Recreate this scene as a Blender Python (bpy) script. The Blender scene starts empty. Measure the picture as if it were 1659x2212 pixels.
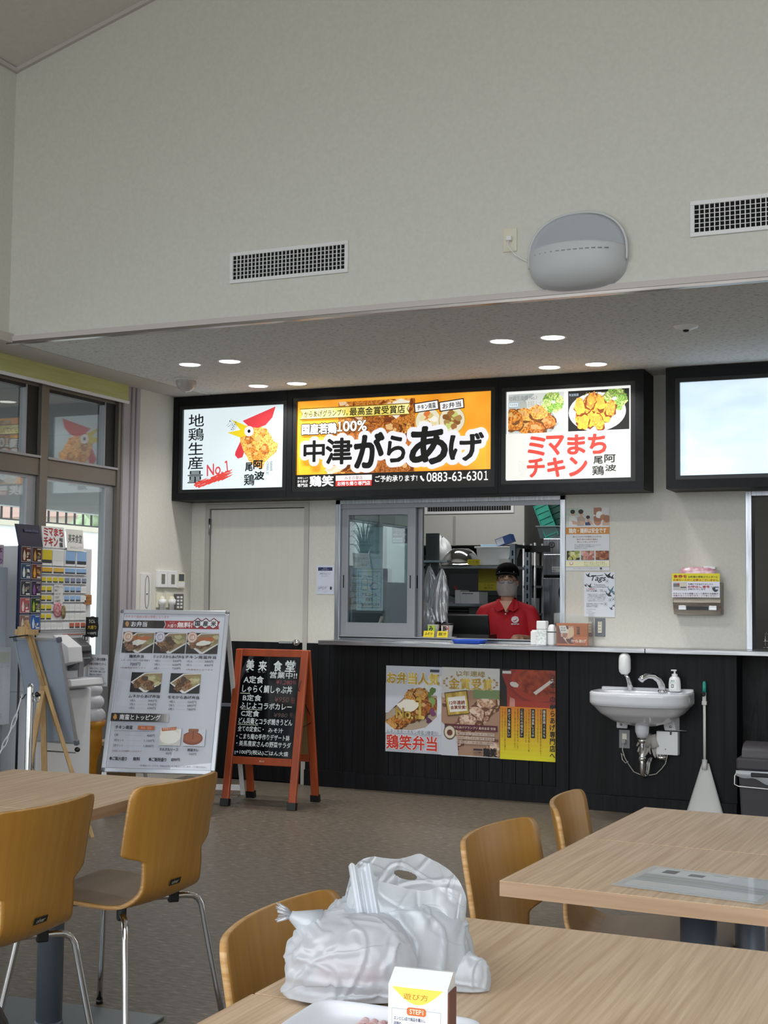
import bpy, bmesh, math, random
from mathutils import Vector, Matrix, noise as mnoise

# ---------------------------------------------------------------- camera, world, light, exposure
scene = bpy.context.scene
COL = scene.collection
PI = math.pi
YAW, PITCH, ROLL = math.radians(23.94486), math.radians(3.7199), math.radians(0.613475)
cam_d = bpy.data.cameras.new('camera')
cam_d.sensor_fit = 'VERTICAL'
cam_d.sensor_height = 24.0
cam_d.lens = 2884.66 / 2212 * 24.0
cam_d.clip_start = 0.05
cam = bpy.data.objects.new('camera', cam_d)
COL.objects.link(cam)
_f = Vector((-math.sin(YAW) * math.cos(PITCH), math.cos(YAW) * math.cos(PITCH), math.sin(PITCH)))
_r = Vector((math.cos(YAW), math.sin(YAW), 0))
_u = _r.cross(_f)
_r2 = math.cos(ROLL) * _r + math.sin(ROLL) * _u
_u2 = -math.sin(ROLL) * _r + math.cos(ROLL) * _u
_m = Matrix((_r2, _u2, -_f)).transposed().to_4x4()
_m.translation = Vector((0, 0, 1.32))
cam.matrix_world = _m
scene.camera = cam

w = bpy.data.worlds.new('overcast_sky')
scene.world = w
w.use_nodes = True
wn = w.node_tree
bg = wn.nodes['Background']
WORLD_STRENGTH = 3.3
EXPOSURE = 0.0
wtc = wn.nodes.new('ShaderNodeTexCoord')
wsep = wn.nodes.new('ShaderNodeSeparateXYZ')
wramp = wn.nodes.new('ShaderNodeValToRGB')
wramp.color_ramp.elements[0].position = 0.47
wramp.color_ramp.elements[0].color = (0.27, 0.27, 0.265, 1)
wramp.color_ramp.elements[1].position = 0.56
wramp.color_ramp.elements[1].color = (0.93, 0.97, 1.0, 1)
wmap = wn.nodes.new('ShaderNodeMapRange')
wmap.inputs['From Min'].default_value = -1
wmap.inputs['From Max'].default_value = 1
wn.links.new(wtc.outputs['Generated'], wsep.inputs[0])
wn.links.new(wsep.outputs['Z'], wmap.inputs['Value'])
wn.links.new(wmap.outputs['Result'], wramp.inputs['Fac'])
wn.links.new(wramp.outputs['Color'], bg.inputs['Color'])
bg.inputs['Strength'].default_value = WORLD_STRENGTH

scene.view_settings.view_transform = 'Standard'
scene.view_settings.look = 'None'
scene.view_settings.gamma = 1.0
scene.view_settings.use_curve_mapping = False
scene.view_settings.exposure = EXPOSURE
DOWNLIGHT_W = 5.2
KITCHEN_W = 14.0
random.seed(7)

# ---------------------------------------------------------------- materials
def lin(c):
    return c / 12.92 if c <= 0.04045 else ((c + 0.055) / 1.055) ** 2.4

def rgb(c):
    if isinstance(c, str):
        c = tuple(int(c[i:i + 2], 16) / 255 for i in (0, 2, 4))
    return tuple(lin(x) for x in c[:3]) + (1.0,)

MATS = {}

def mat(name, c, rough=0.5, metal=0.0, emit=0.0, spec=0.5, coat=0.0, alpha=1.0, trans=0.0, sss=0.0):
    if name in MATS:
        return MATS[name]
    m = bpy.data.materials.new(name)
    m.use_nodes = True
    b = m.node_tree.nodes['Principled BSDF']
    b.inputs['Base Color'].default_value = rgb(c)
    b.inputs['Roughness'].default_value = rough
    b.inputs['Metallic'].default_value = metal
    b.inputs['Specular IOR Level'].default_value = spec
    b.inputs['Coat Weight'].default_value = coat
    if sss:
        b.inputs['Subsurface Weight'].default_value = sss
        b.inputs['Subsurface Radius'].default_value = (0.01, 0.005, 0.003)
    if trans:
        b.inputs['Transmission Weight'].default_value = trans
    if alpha < 1:
        b.inputs['Alpha'].default_value = alpha
    if emit:
        b.inputs['Emission Color'].default_value = rgb(c)
        b.inputs['Emission Strength'].default_value = emit
        k = 0.25
        r = rgb(c)
        b.inputs['Base Color'].default_value = (r[0] * k, r[1] * k, r[2] * k, 1)
    MATS[name] = m
    return m

def nmat(name, c1, c2, scale=(10, 10, 10), detail=4.0, lo=0.35, hi=0.65, rough=0.5, metal=0.0, bump=0.0, bscale=None,
         spec=0.5, coat=0.0, kind='noise', emit=0.0, c3=None, dist=0.0):
    """colour varies between c1 and c2 by a procedural texture in object coordinates"""
    if name in MATS:
        return MATS[name]
    m = mat(name, c1, rough, metal, 0.0, spec, coat)
    nt = m.node_tree
    b = nt.nodes['Principled BSDF']
    tc = nt.nodes.new('ShaderNodeTexCoord')
    mp = nt.nodes.new('ShaderNodeMapping')
    mp.inputs['Scale'].default_value = scale
    nt.links.new(tc.outputs['Object'], mp.inputs['Vector'])
    if kind == 'voronoi':
        t = nt.nodes.new('ShaderNodeTexVoronoi')
        t.inputs['Scale'].default_value = 1.0
        out = t.outputs['Distance']
    else:
        t = nt.nodes.new('ShaderNodeTexNoise')
        t.inputs['Scale'].default_value = 1.0
        t.inputs['Detail'].default_value = detail
        t.inputs['Distortion'].default_value = dist
        out = t.outputs['Fac']
    nt.links.new(mp.outputs['Vector'], t.inputs['Vector'])
    r = nt.nodes.new('ShaderNodeValToRGB')
    r.color_ramp.elements[0].position = lo
    r.color_ramp.elements[0].color = rgb(c1)
    r.color_ramp.elements[1].position = hi
    r.color_ramp.elements[1].color = rgb(c2)
    if c3:
        e = r.color_ramp.elements.new(min(0.99, hi + (hi - lo) * 0.6))
        e.color = rgb(c3)
    nt.links.new(out, r.inputs['Fac'])
    nt.links.new(r.outputs['Color'], b.inputs['Base Color'])
    if emit:
        nt.links.new(r.outputs['Color'], b.inputs['Emission Color'])
        b.inputs['Emission Strength'].default_value = emit
    if bump:
        bp = nt.nodes.new('ShaderNodeBump')
        bp.inputs['Strength'].default_value = bump
        bp.inputs['Distance'].default_value = 0.01
        if bscale:
            mp2 = nt.nodes.new('ShaderNodeMapping')
            mp2.inputs['Scale'].default_value = bscale
            nt.links.new(tc.outputs['Object'], mp2.inputs['Vector'])
            t2 = nt.nodes.new('ShaderNodeTexNoise')
            t2.inputs['Scale'].default_value = 1.0
            t2.inputs['Detail'].default_value = 3
            nt.links.new(mp2.outputs['Vector'], t2.inputs['Vector'])
            nt.links.new(t2.outputs['Fac'], bp.inputs['Height'])
        else:
            nt.links.new(out, bp.inputs['Height'])
        nt.links.new(bp.outputs['Normal'], b.inputs['Normal'])
    return m

def glass_mat(name, tint='e8f0ee', refl=0.10, rough=0.0, grow=0.6):
    """thin pane: mostly clear, a mirror share that grows at grazing angles"""
    if name in MATS:
        return MATS[name]
    m = bpy.data.materials.new(name)
    m.use_nodes = True
    nt = m.node_tree
    nt.nodes.clear()
    o = nt.nodes.new('ShaderNodeOutputMaterial')
    mx = nt.nodes.new('ShaderNodeMixShader')
    tr = nt.nodes.new('ShaderNodeBsdfTransparent')
    tr.inputs['Color'].default_value = rgb(tint)
    gl = nt.nodes.new('ShaderNodeBsdfGlossy')
    gl.inputs['Roughness'].default_value = rough
    lw = nt.nodes.new('ShaderNodeLayerWeight')
    lw.inputs['Blend'].default_value = 0.25
    mr = nt.nodes.new('ShaderNodeMapRange')
    mr.inputs['To Min'].default_value = refl
    mr.inputs['To Max'].default_value = min(1, refl + grow)
    nt.links.new(lw.outputs['Facing'], mr.inputs['Value'])
    nt.links.new(mr.outputs['Result'], mx.inputs['Fac'])
    nt.links.new(tr.outputs[0], mx.inputs[1])
    nt.links.new(gl.outputs[0], mx.inputs[2])
    nt.links.new(mx.outputs[0], o.inputs['Surface'])
    MATS[name] = m
    return m

def film_mat(name, c, clear=0.3, transl=0.35, gloss=0.12, rough=0.25):
    """thin plastic film: diffuse + translucent + a little clear + gloss"""
    if name in MATS:
        return MATS[name]
    m = bpy.data.materials.new(name)
    m.use_nodes = True
    nt = m.node_tree
    nt.nodes.clear()
    N = nt.nodes.new
    o = N('ShaderNodeOutputMaterial')
    d, t, tr, g = N('ShaderNodeBsdfDiffuse'), N('ShaderNodeBsdfTranslucent'), N('ShaderNodeBsdfTransparent'), N('ShaderNodeBsdfGlossy')
    d.inputs['Color'].default_value = rgb(c)
    t.inputs['Color'].default_value = rgb(c)
    g.inputs['Roughness'].default_value = rough
    m1, m2, m3 = N('ShaderNodeMixShader'), N('ShaderNodeMixShader'), N('ShaderNodeMixShader')
    m1.inputs['Fac'].default_value = transl
    m2.inputs['Fac'].default_value = clear
    m3.inputs['Fac'].default_value = gloss
    L = nt.links.new
    L(d.outputs[0], m1.inputs[1]); L(t.outputs[0], m1.inputs[2])
    L(m1.outputs[0], m2.inputs[1]); L(tr.outputs[0], m2.inputs[2])
    L(m2.outputs[0], m3.inputs[1]); L(g.outputs[0], m3.inputs[2])
    L(m3.outputs[0], o.inputs['Surface'])
    MATS[name] = m
    return m

M_wall = nmat('wallpaper_offwhite', 'd2d1c9', 'd7d6ce', (60, 60, 60), 3, bump=0.05, rough=0.85, spec=0.2)
M_wall2 = nmat('wallpaper_upper', 'd4d4cc', 'd9d9d1', (50, 50, 50), 3, bump=0.05, rough=0.85, spec=0.2)
M_roof = nmat('ceiling_paint', 'd8d5ce', 'dddad3', (30, 30, 30), 3, rough=0.9, spec=0.1)
M_soffit = nmat('rock_wool_ceiling_board', 'a3a3a0', 'e2e2df', (40, 90, 40), 6, lo=0.28, hi=0.46, bump=0.35, rough=0.95, spec=0.1)
M_border = mat('ceiling_border_board', 'c6c2ba', 0.85, spec=0.2)
M_floor = nmat('vinyl_floor', '5a534a', '766c60', (22, 70, 22), 9, lo=0.36, hi=0.62, rough=0.40, bump=0.05, c3='b0a698', spec=0.35)
M_black = nmat('black_stained_wood', '08090b', '15171c', (40, 40, 1.2), 6, rough=0.5, bump=0.15, dist=0.6, spec=0.22)
M_blackbox = nmat('black_sign_box', '0b0d10', '101317', (30, 4, 30), 4, rough=0.5, spec=0.25)
M_steel = nmat('brushed_stainless', '9a9ca0', 'b9bbbf', (6, 120, 120), 3, rough=0.28, metal=1.0)
M_steel_v = nmat('stainless_trim', '9b9fa6', 'bfc3ca', (90, 90, 4), 3, rough=0.3, metal=1.0)
M_alu = mat('grey_aluminium', '9a9da3', 0.42, 0.55)
M_chrome = mat('chrome', 'd8d8da', 0.08, 1.0)
M_bronze = mat('bronze_window_frame', '77726a', 0.45, 0.5)
M_bronze_d = mat('dark_window_gasket', '1c1c1c', 0.6)
M_mauve = nmat('mauve_column_panel', 'a09ba0', 'a8a3a8', (60, 60, 3), 3, rough=0.6)
M_table = nmat('oak_tabletop', 'c0a080', 'dec4a6', (120, 3.0, 60), 7, lo=0.28, hi=0.66, rough=0.42, bump=0.05, dist=0.15)
M_table_edge = nmat('oak_table_edge', 'b09072', 'bd9e80', (3, 3, 90), 5, rough=0.5)
M_ply = nmat('golden_plywood', 'a4742e', 'b58438', (5, 40, 2.0), 5, lo=0.3, hi=0.7, rough=0.38, dist=0.3)
M_plyedge = nmat('plywood_edge', 'b98c52', 'd0a878', (20, 20, 160), 2, rough=0.5)
M_seat = nmat('seat_face', '9c8468', 'a78f72', (20, 3, 20), 5, rough=0.45)
M_grey = mat('grey_painted_steel', '5f6773', 0.4, 0.3)
M_plate = mat('table_base_plate', '7f868a', 0.35, 0.7)
M_white = mat('white_plastic', 'e9eaec', 0.4)
M_whitep = mat('white_paint', 'dcdcda', 0.5)
M_ivory = mat('ivory_plastic', 'dedbc8', 0.45)
M_blk = mat('black_plastic', '0c0d0f', 0.4)
M_dark = mat('dark_void', '070708', 0.9)
M_cer = mat('white_ceramic', 'd9dbe2', 0.12, coat=0.3)
M_lens = mat('lamp_lens', 'fffdf6', 0.4, emit=4.0)
M_glass = glass_mat('window_glass', 'f2f6f5', 0.03, grow=.30)
M_glass_s = glass_mat('serving_window_glass', 'e4eef0', 0.10)
M_acryl = glass_mat('clear_acrylic', 'fcfdfd', 0.015)
M_film = film_mat('white_bag_film', 'e3e8ef', clear=0.18, transl=0.42, gloss=0.08, rough=0.3)
M_clear = film_mat('clear_bag_film', 'dfe3ea', clear=0.68, transl=0.4, gloss=0.16, rough=0.12)
M_orange = nmat('orange_stained_wood', '8e3a18', 'a8481f', (14, 14, 3), 5, rough=0.45)
M_pine = nmat('pine_wood', 'b08f62', 'c7a878', (30, 30, 4), 5, rough=0.55)
M_paper = mat('paper_white', 'e6e8ea', 0.7)

# ---------------------------------------------------------------- tagging and object helpers
def tag(o, label=None, cat=None, group=None, kind=None):
    if label: o['label'] = label
    if cat: o['category'] = cat
    if group: o['group'] = group
    if kind: o['kind'] = kind
    return o

def thing(name, label, cat, loc=(0, 0, 0), rz=0.0, group=None):
    o = bpy.data.objects.new(name, None)
    o.empty_display_size = 0.1
    COL.objects.link(o)
    o.location = loc
    o.rotation_euler = (0, 0, rz)
    return tag(o, label, cat, group)

def copy_tree(o, parent=None):
    c = o.copy()
    COL.objects.link(c)
    if parent: c.parent = parent
    for ch in list(o.children):
        copy_tree(ch, c)
    return c

class MB:
    """collects shapes into one mesh"""
    def __init__(s):
        s.bm = bmesh.new()
        s.mats = []
    def mi(s, m):
        if m is None: return 0
        if m not in s.mats: s.mats.append(m)
        return s.mats.index(m)
    def _fin(s, faces, m, smooth=False):
        i = s.mi(m)
        for f in faces:
            f.material_index = i
            f.smooth = smooth
    def box(s, x0, x1, y0, y1, z0, z1, m=None, bevel=0.0, rot=None):
        co = [(x, y, z) for x in (x0, x1) for y in (y0, y1) for z in (z0, z1)]
        vs = [s.bm.verts.new(c) for c in co]
        idx = [(0, 1, 3, 2), (4, 6, 7, 5), (0, 4, 5, 1), (2, 3, 7, 6), (0, 2, 6, 4), (1, 5, 7, 3)]
        fs = [s.bm.faces.new([vs[i] for i in f]) for f in idx]
        s._fin(fs, m)
        if rot is not None:
            for v in vs: v.co = rot @ v.co
        if bevel > 0:
            es = list({e for f in fs for e in f.edges})
            r = bmesh.ops.bevel(s.bm, geom=es, offset=bevel, segments=2, affect='EDGES', profile=0.5)
            s._fin(r['faces'], m)
        return vs
    def bar(s, a, b, wx, wy, m=None, up=(0, 0, 1)):
        """square bar from a to b"""
        a, b = Vector(a), Vector(b)
        d = (b - a).normalized()
        u = Vector(up)
        if abs(d.dot(u)) > 0.98: u = Vector((0, 1, 0))
        x = d.cross(u).normalized()
        y = x.cross(d).normalized()
        vs = []
        for p in (a, b):
            for sx, sy in ((-1, -1), (1, -1), (1, 1), (-1, 1)):
                vs.append(s.bm.verts.new(p + x * sx * wx / 2 + y * sy * wy / 2))
        fs = [s.bm.faces.new([vs[i] for i in f]) for f in ((3, 2, 1, 0), (4, 5, 6, 7), (0, 1, 5, 4), (1, 2, 6, 5), (2, 3, 7, 6), (3, 0, 4, 7))]
        s._fin(fs, m)
        return vs
    def tube(s, pts, r, m=None, seg=10, cap=True, closed=False):
        pts = [Vector(p) for p in pts]
        n = len(pts)
        rr = r if isinstance(r, (list, tuple)) else [r] * n
        rings = []
        prev = None
        for i, p in enumerate(pts):
            if closed:
                d = pts[(i + 1) % n] - pts[i - 1]
            else:
                d = pts[min(i + 1, n - 1)] - pts[max(i - 1, 0)]
            d.normalize()
            if prev is None:
                u = Vector((0, 0, 1)) if abs(d.z) < 0.9 else Vector((1, 0, 0))
                x = d.cross(u).normalized()
            else:
                x = (prev - d * prev.dot(d)).normalized()
            prev = x
            y = d.cross(x)
            rings.append([s.bm.verts.new(p + (x * math.cos(2 * PI * k / seg) + y * math.sin(2 * PI * k / seg)) * rr[i]) for k in range(seg)])
        fs = []
        for i in range(n if closed else n - 1):
            a, b = rings[i], rings[(i + 1) % n]
            for k in range(seg):
                fs.append(s.bm.faces.new((a[k], a[(k + 1) % seg], b[(k + 1) % seg], b[k])))
        s._fin(fs, m, True)
        if cap and not closed:
            s._fin([s.bm.faces.new(list(reversed(rings[0]))), s.bm.faces.new(rings[-1])], m)
    def lathe(s, prof, m=None, seg=24, c=(0, 0, 0), sx=1.0, sy=1.0, smooth=True, axis='z'):
        """prof: list of (r, z); closed at r==0"""
        c = Vector(c)
        rings = []
        for r, z in prof:
            if r < 1e-6:
                co = [Vector((0, 0, z))]
            else:
                co = [Vector((r * sx * math.cos(2 * PI * k / seg), r * sy * math.sin(2 * PI * k / seg), z)) for k in range(seg)]
            if axis == 'y': co = [Vector((p.x, p.z, p.y)) for p in co]
            if axis == 'x': co = [Vector((p.z, p.x, p.y)) for p in co]
            rings.append([s.bm.verts.new(c + p) for p in co])
        fs = []
        for a, b in zip(rings, rings[1:]):
            for k in range(seg):
                k2 = (k + 1) % seg
                if len(a) == 1 and len(b) == 1: break
                if len(a) == 1: fs.append(s.bm.faces.new((a[0], b[k2], b[k])))
                elif len(b) == 1: fs.append(s.bm.faces.new((a[k], a[k2], b[0])))
                else: fs.append(s.bm.faces.new((a[k], a[k2], b[k2], b[k])))
        s._fin(fs, m, smooth)
    def poly(s, pts, m=None):
        f = s.bm.faces.new([s.bm.verts.new(p) for p in pts])
        s._fin([f], m)
        return f
    def prism(s, pts, d, m=None):
        """extrude planar polygon pts by vector d"""
        d = Vector(d)
        a = [s.bm.verts.new(p) for p in pts]
        b = [s.bm.verts.new(Vector(p) + d) for p in pts]
        n = len(a)
        fs = [s.bm.faces.new(list(reversed(a))), s.bm.faces.new(b)]
        for i in range(n):
            fs.append(s.bm.faces.new((a[i], a[(i + 1) % n], b[(i + 1) % n], b[i])))
        s._fin(fs, m)
    def grid(s, fn, nu, nv, m=None, wrap_u=False, smooth=True):
        vs = [[s.bm.verts.new(fn(i / (nu if wrap_u else nu - 1), j / (nv - 1))) for i in range(nu)] for j in range(nv)]
        fs = []
        for j in range(nv - 1):
            for i in range(nu if wrap_u else nu - 1):
                k = (i + 1) % nu
                fs.append(s.bm.faces.new((vs[j][i], vs[j][k], vs[j + 1][k], vs[j + 1][i])))
        s._fin(fs, m, smooth)
        return vs
    def ball(s, c, r, m=None, seg=16, sub=None):
        rx, ry, rz = r if isinstance(r, (tuple, list)) else (r, r, r)
        n = max(6, seg // 2)
        prof = [(math.sin(PI * i / n), -math.cos(PI * i / n)) for i in range(n + 1)]
        prof[0] = (0, -1); prof[-1] = (0, 1)
        c = Vector(c)
        rings = []
        for r_, z in prof:
            if r_ < 1e-6: rings.append([s.bm.verts.new(c + Vector((0, 0, z * rz)))])
            else: rings.append([s.bm.verts.new(c + Vector((r_ * rx * math.cos(2 * PI * k / seg), r_ * ry * math.sin(2 * PI * k / seg), z * rz))) for k in range(seg)])
        fs = []
        for a, b in zip(rings, rings[1:]):
            for k in range(seg):
                k2 = (k + 1) % seg
                if len(a) == 1: fs.append(s.bm.faces.new((a[0], b[k2], b[k])))
                elif len(b) == 1: fs.append(s.bm.faces.new((a[k], a[k2], b[0])))
                else: fs.append(s.bm.faces.new((a[k], a[k2], b[k2], b[k])))
        s._fin(fs, m, True)
    def build(s, name, parent=None, m=None, loc=None, rz=None, recalc=True):
        if recalc: bmesh.ops.recalc_face_normals(s.bm, faces=s.bm.faces)
        me = bpy.data.meshes.new(name)
        s.bm.to_mesh(me)
        s.bm.free()
        for x in (s.mats or ([m] if m else [])): me.materials.append(x)
        o = bpy.data.objects.new(name, me)
        COL.objects.link(o)
        if parent: o.parent = parent
        if loc is not None: o.location = loc
        if rz is not None: o.rotation_euler = (0, 0, rz)
        return o

def boxobj(name, b, m, parent=None, bevel=0.0):
    k = MB(); k.box(*b, m=m, bevel=bevel)
    return k.build(name, parent)

def struct(o):
    o['kind'] = 'structure'
    return o

def bevel_mod(o, wdt=0.003, seg=2):
    md = o.modifiers.new('bevel', 'BEVEL')
    md.width = wdt; md.segments = seg; md.limit_method = 'ANGLE'
    return o

# ---------------------------------------------------------------- lettering and printed boards
_TXT = {}
_tc = bpy.data.curves.new('lettering', 'FONT')
_tc.resolution_u = 3
_to = bpy.data.objects.new('lettering', _tc)
COL.objects.link(_to)

def text_geo(t):
    if t in _TXT: return _TXT[t]
    _tc.body = t
    dg = bpy.context.evaluated_depsgraph_get()
    dg.update()
    me = bpy.data.meshes.new_from_object(_to.evaluated_get(dg))
    vs = [(v.co.x, v.co.y) for v in me.vertices]
    fs = [tuple(p.vertices) for p in me.polygons]
    bpy.data.meshes.remove(me)
    xs = [v[0] for v in vs] or [0, 1]; ys = [v[1] for v in vs] or [0, 1]
    _TXT[t] = (vs, fs, min(xs), max(xs), min(ys), max(ys))
    return _TXT[t]

class Board(MB):
    """printed sheet: x right (0..1 of w), y down (0..1 of h) from its top left corner, face towards -Y"""
    def __init__(s, w, h, bgc, emit=0.0, rough=0.5, thick=0.0015, step=0.00006, backm=None, coat=0.0):
        super().__init__()
        s.w, s.h, s.em, s.rough, s.k, s.step, s.coat = w, h, emit, rough, 0, step, coat
        s.thick = thick
        s.box(0, w, 0, thick, -h, 0, s.cm(bgc))
    def cm(s, c):
        if not isinstance(c, str): return c
        return mat('print_%s_%d_%d' % (c, int(s.em * 100), int(s.rough * 10)), c, s.rough, emit=s.em, coat=s.coat)
    def pt(s, x, y):
        return (x * s.w, -s.step * s.k, -y * s.h)
    def poly_(s, pts, c, clip=True):
        s.k += 1
        if clip: pts = [(min(1, max(0, x)), min(1, max(0, y))) for x, y in pts]
        p2 = []
        for p in pts:
            if not p2 or (abs(p[0] - p2[-1][0]) + abs(p[1] - p2[-1][1])) > 1e-5: p2.append(p)
        if len(p2) < 3: return
        f = s.bm.faces.new([s.bm.verts.new(s.pt(*p)) for p in p2])
        f.material_index = s.mi(s.cm(c))
    def rect(s, x0, y0, x1, y1, c):
        s.poly_([(x0, y0), (x1, y0), (x1, y1), (x0, y1)], c)
    def frame(s, x0, y0, x1, y1, t, c):
        ty = t * s.w / s.h
        s.rect(x0, y0, x1, y0 + ty, c); s.rect(x0, y1 - ty, x1, y1, c)
        s.rect(x0, y0, x0 + t, y1, c); s.rect(x1 - t, y0, x1, y1, c)
    def ell(s, cx, cy, rx, ry, c, n=20, jit=0.0, rot=0.0, bounds=None):
        ps = []
        for i in range(n):
            a = 2 * PI * i / n
            q = 1 + random.uniform(-jit, jit)
            x, y = rx * q * math.cos(a), ry * q * math.sin(a)
            # rotate in metric space
            X, Y = x * s.w, y * s.h
            x = (X * math.cos(rot) - Y * math.sin(rot)) / s.w; y = (X * math.sin(rot) + Y * math.cos(rot)) / s.h
            p = (cx + x, cy + y)
            if bounds: p = (min(bounds[2], max(bounds[0], p[0])), min(bounds[3], max(bounds[1], p[1])))
            ps.append(p)
        s.poly_(ps, c)
    def morsel(s, cx, cy, rx, ry, c, dark='6e3d14', light=None, bounds=None, rot=0.0, jit=.22):
        """one printed piece of fried food: drawn shadow below, body, drawn paler highlights"""
        s.ell(cx, cy + ry * .10, rx * 1.07, ry * 1.07, dark, 14, jit, rot, bounds)
        s.ell(cx, cy, rx, ry, c, 14, jit, rot, bounds)
        if light:
            s.ell(cx - rx * .25, cy - ry * .28, rx * .42, ry * .34, light, 10, .35, rot, bounds)
            s.ell(cx + rx * .32, cy + ry * .05, rx * .22, ry * .22, light, 9, .35, rot, bounds)
    def line(s, pts, t, c):
        """stroke of width t (fraction of w)"""
        for (x0, y0), (x1, y1) in zip(pts, pts[1:]):
            dx, dy = (x1 - x0) * s.w, (y1 - y0) * s.h
            L = math.hypot(dx, dy) or 1
            nx, ny = -dy / L * t * s.w / 2 / s.w, dx / L * t * s.w / 2 / s.h
            s.poly_([(x0 + nx, y0 + ny), (x1 + nx, y1 + ny), (x1 - nx, y1 - ny), (x0 - nx, y0 - ny)], c, False)
            s.k -= 1
        s.k += 1
    def text(s, t, x0, y0, x1, y1, c, bold=0.0, rot=0.0, shear=0.0, halo=None, halo_c='ffffff', mirror=False):
        """lettering fitted to the box; bold and halo are fractions of letter height"""
        vs, fs, ax, bx, ay, by = text_geo(t)
        if not fs: return
        W, H = (x1 - x0) * s.w, (y1 - y0) * s.h
        sx, sy = W / max(1e-6, bx - ax), H / max(1e-6, by - ay)
        cx, cy = (x0 + x1) / 2 * s.w, (y0 + y1) / 2 * s.h
        base = []
        for x, y in vs:
            X, Y = (x - (ax + bx) / 2) * sx, (y - (ay + by) / 2) * sy
            if mirror: X = -X
            X += shear * Y
            base.append((cx + X * math.cos(rot) - Y * math.sin(rot), -cy + X * math.sin(rot) + Y * math.cos(rot)))
        def put(off, col):
            i = s.mi(s.cm(col))
            for q_, (ox, oz) in enumerate(off):
                yq = -s.step * s.k - q_ * 1.6e-5      # copies of a letter never share one plane
                vv = [s.bm.verts.new((x + ox, yq, z + oz)) for x, z in base]
                for f in fs:
                    try:
                        q = s.bm.faces.new([vv[j] for j in f]); q.material_index = i
                    except ValueError: pass
        if halo:
            s.k += 1
            n = 30 if halo > 0.15 else 12
            R = halo * H
            off = [(R * math.cos(2 * PI * k / n), R * math.sin(2 * PI * k / n)) for k in range(n)]
            if halo > 0.08: off += [(R * q * math.cos(2 * PI * k / 12), R * q * math.sin(2 * PI * k / 12)) for q in (.4, .72) for k in range(12)]
            put(off, halo_c)
            s.k += len(off) * 1.6e-5 / s.step
        s.k += 1
        if bold:
            n = 8 if bold > 0.03 else 4
            R = bold * H
            put([(R * math.cos(2 * PI * k / n + .4), R * math.sin(2 * PI * k / n + .4)) for k in range(n)] + [(0, 0)], c)
            s.k += (n + 1) * 1.6e-5 / s.step
        else:
            put([(0, 0)], c)
    def chars(s, t, boxes, c, **kw):
        for ch, b in zip(t, boxes): s.text(ch, *b, c, **kw)
    def vtext(s, t, x0, y0, x1, y1, c, **kw):
        n = len(t); d = (y1 - y0) / n
        for i, ch in enumerate(t):
            if ch == ' ': continue
            yy = y0 + i * d
            if ch == 'ー':
                s.text('|', x0 + (x1 - x0) * .45, yy + d * .1, x0 + (x1 - x0) * .55, yy + d * .9, c, **kw)
            else:
                g = text_geo(ch)
                gw, gh = min(1.0, (g[3] - g[2]) / .92), min(1.0, (g[5] - g[4]) / .92)
                mx, my = (x0 + x1) / 2, yy + d / 2
                s.text(ch, mx - (x1 - x0) / 2 * gw, my - d * .45 * gh, mx + (x1 - x0) / 2 * gw, my + d * .45 * gh, c, **kw)
    def lines(s, ts, x0, y0, x1, y1, c, **kw):
        d = (y1 - y0) / len(ts)
        for i, t in enumerate(ts):
            if t: s.text(t, x0, y0 + d * (i + .12), x0 + (x1 - x0) * min(1, len(t) / max(len(q) for q in ts)), y0 + d * (i + .82), c, **kw)
    def photo(s, x0, y0, x1, y1, base, blobs, n, size, seed, jit=0.22):
        """a printed food picture: base colour and n rounded morsels from the palette"""
        rnd = random.Random(seed)
        s.rect(x0, y0, x1, y1, base)
        asp = s.w / s.h
        for i in range(n):
            r = size * rnd.uniform(.6, 1.25) * (x1 - x0)
            cx = rnd.uniform(x0 + r * .3, x1 - r * .3); cy = rnd.uniform(y0 + r * asp * .3, y1 - r * asp * .3)
            st = random.getstate(); random.seed(seed * 97 + i)
            s.ell(cx, cy, r, r * asp * rnd.uniform(.6, 1), blobs[i % len(blobs)], 14, jit, rnd.uniform(0, 3), (x0, y0, x1, y1))
            random.setstate(st)
    def place(s, name, loc, rz=0.0, parent=None, tilt=0.0):
        o = s.build(name, parent, recalc=False)
        o.location = loc
        o.rotation_euler = (tilt, 0, rz)
        return o

def fried(emit=0.0):
    e = int(emit * 100)
    return [nmat('fried_%d_%d' % (i, e), a, b, (90, 90, 90), 5, rough=.6, emit=emit) for i, (a, b) in enumerate((('7c3f14', 'd28a35'), ('9a5a1c', 'e6ad58'), ('6a3210', 'b9702a')))]
def brownmeat():
    return [nmat('braised_%d' % i, a, b, (110, 110, 110), 5, rough=.6) for i, (a, b) in enumerate((('4a3426', '8b6a4c'), ('5c3d28', 'a57b55'), ('3c2a20', '71523c')))]
def leaf(emit=0.0):
    e = int(emit * 100)
    return [nmat('leaf_%d_%d' % (i, e), a, b, (120, 120, 120), 4, rough=.6, emit=emit) for i, (a, b) in enumerate((('3d6a22', '8fb04c'), ('5a7f33', 'c3cf83')))]
# ================================================================ SETTING
# floor
f = MB(); f.box(-5.46, 4.0, -2.5, 12.0, -0.05, 0.0, M_floor); struct(f.build('floor'))
# back wall (white above, openings for the door, the serving window and the second hatch)
k = MB()
for b in ((-5.36, -5.236, 0, 2.78), (-5.236, -4.374, 2.004, 2.78), (-4.374, -4.16, 1.0, 2.78), (-4.16, -2.475, 2.014, 2.78),
          (-2.475, -1.314, 1.0, 2.78), (-1.314, 2.0, 2.014, 2.78)):
    k.box(b[0], b[1], 8.53, 8.65, b[2], b[3], M_wall)
struct(k.build('wall_back'))
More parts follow.
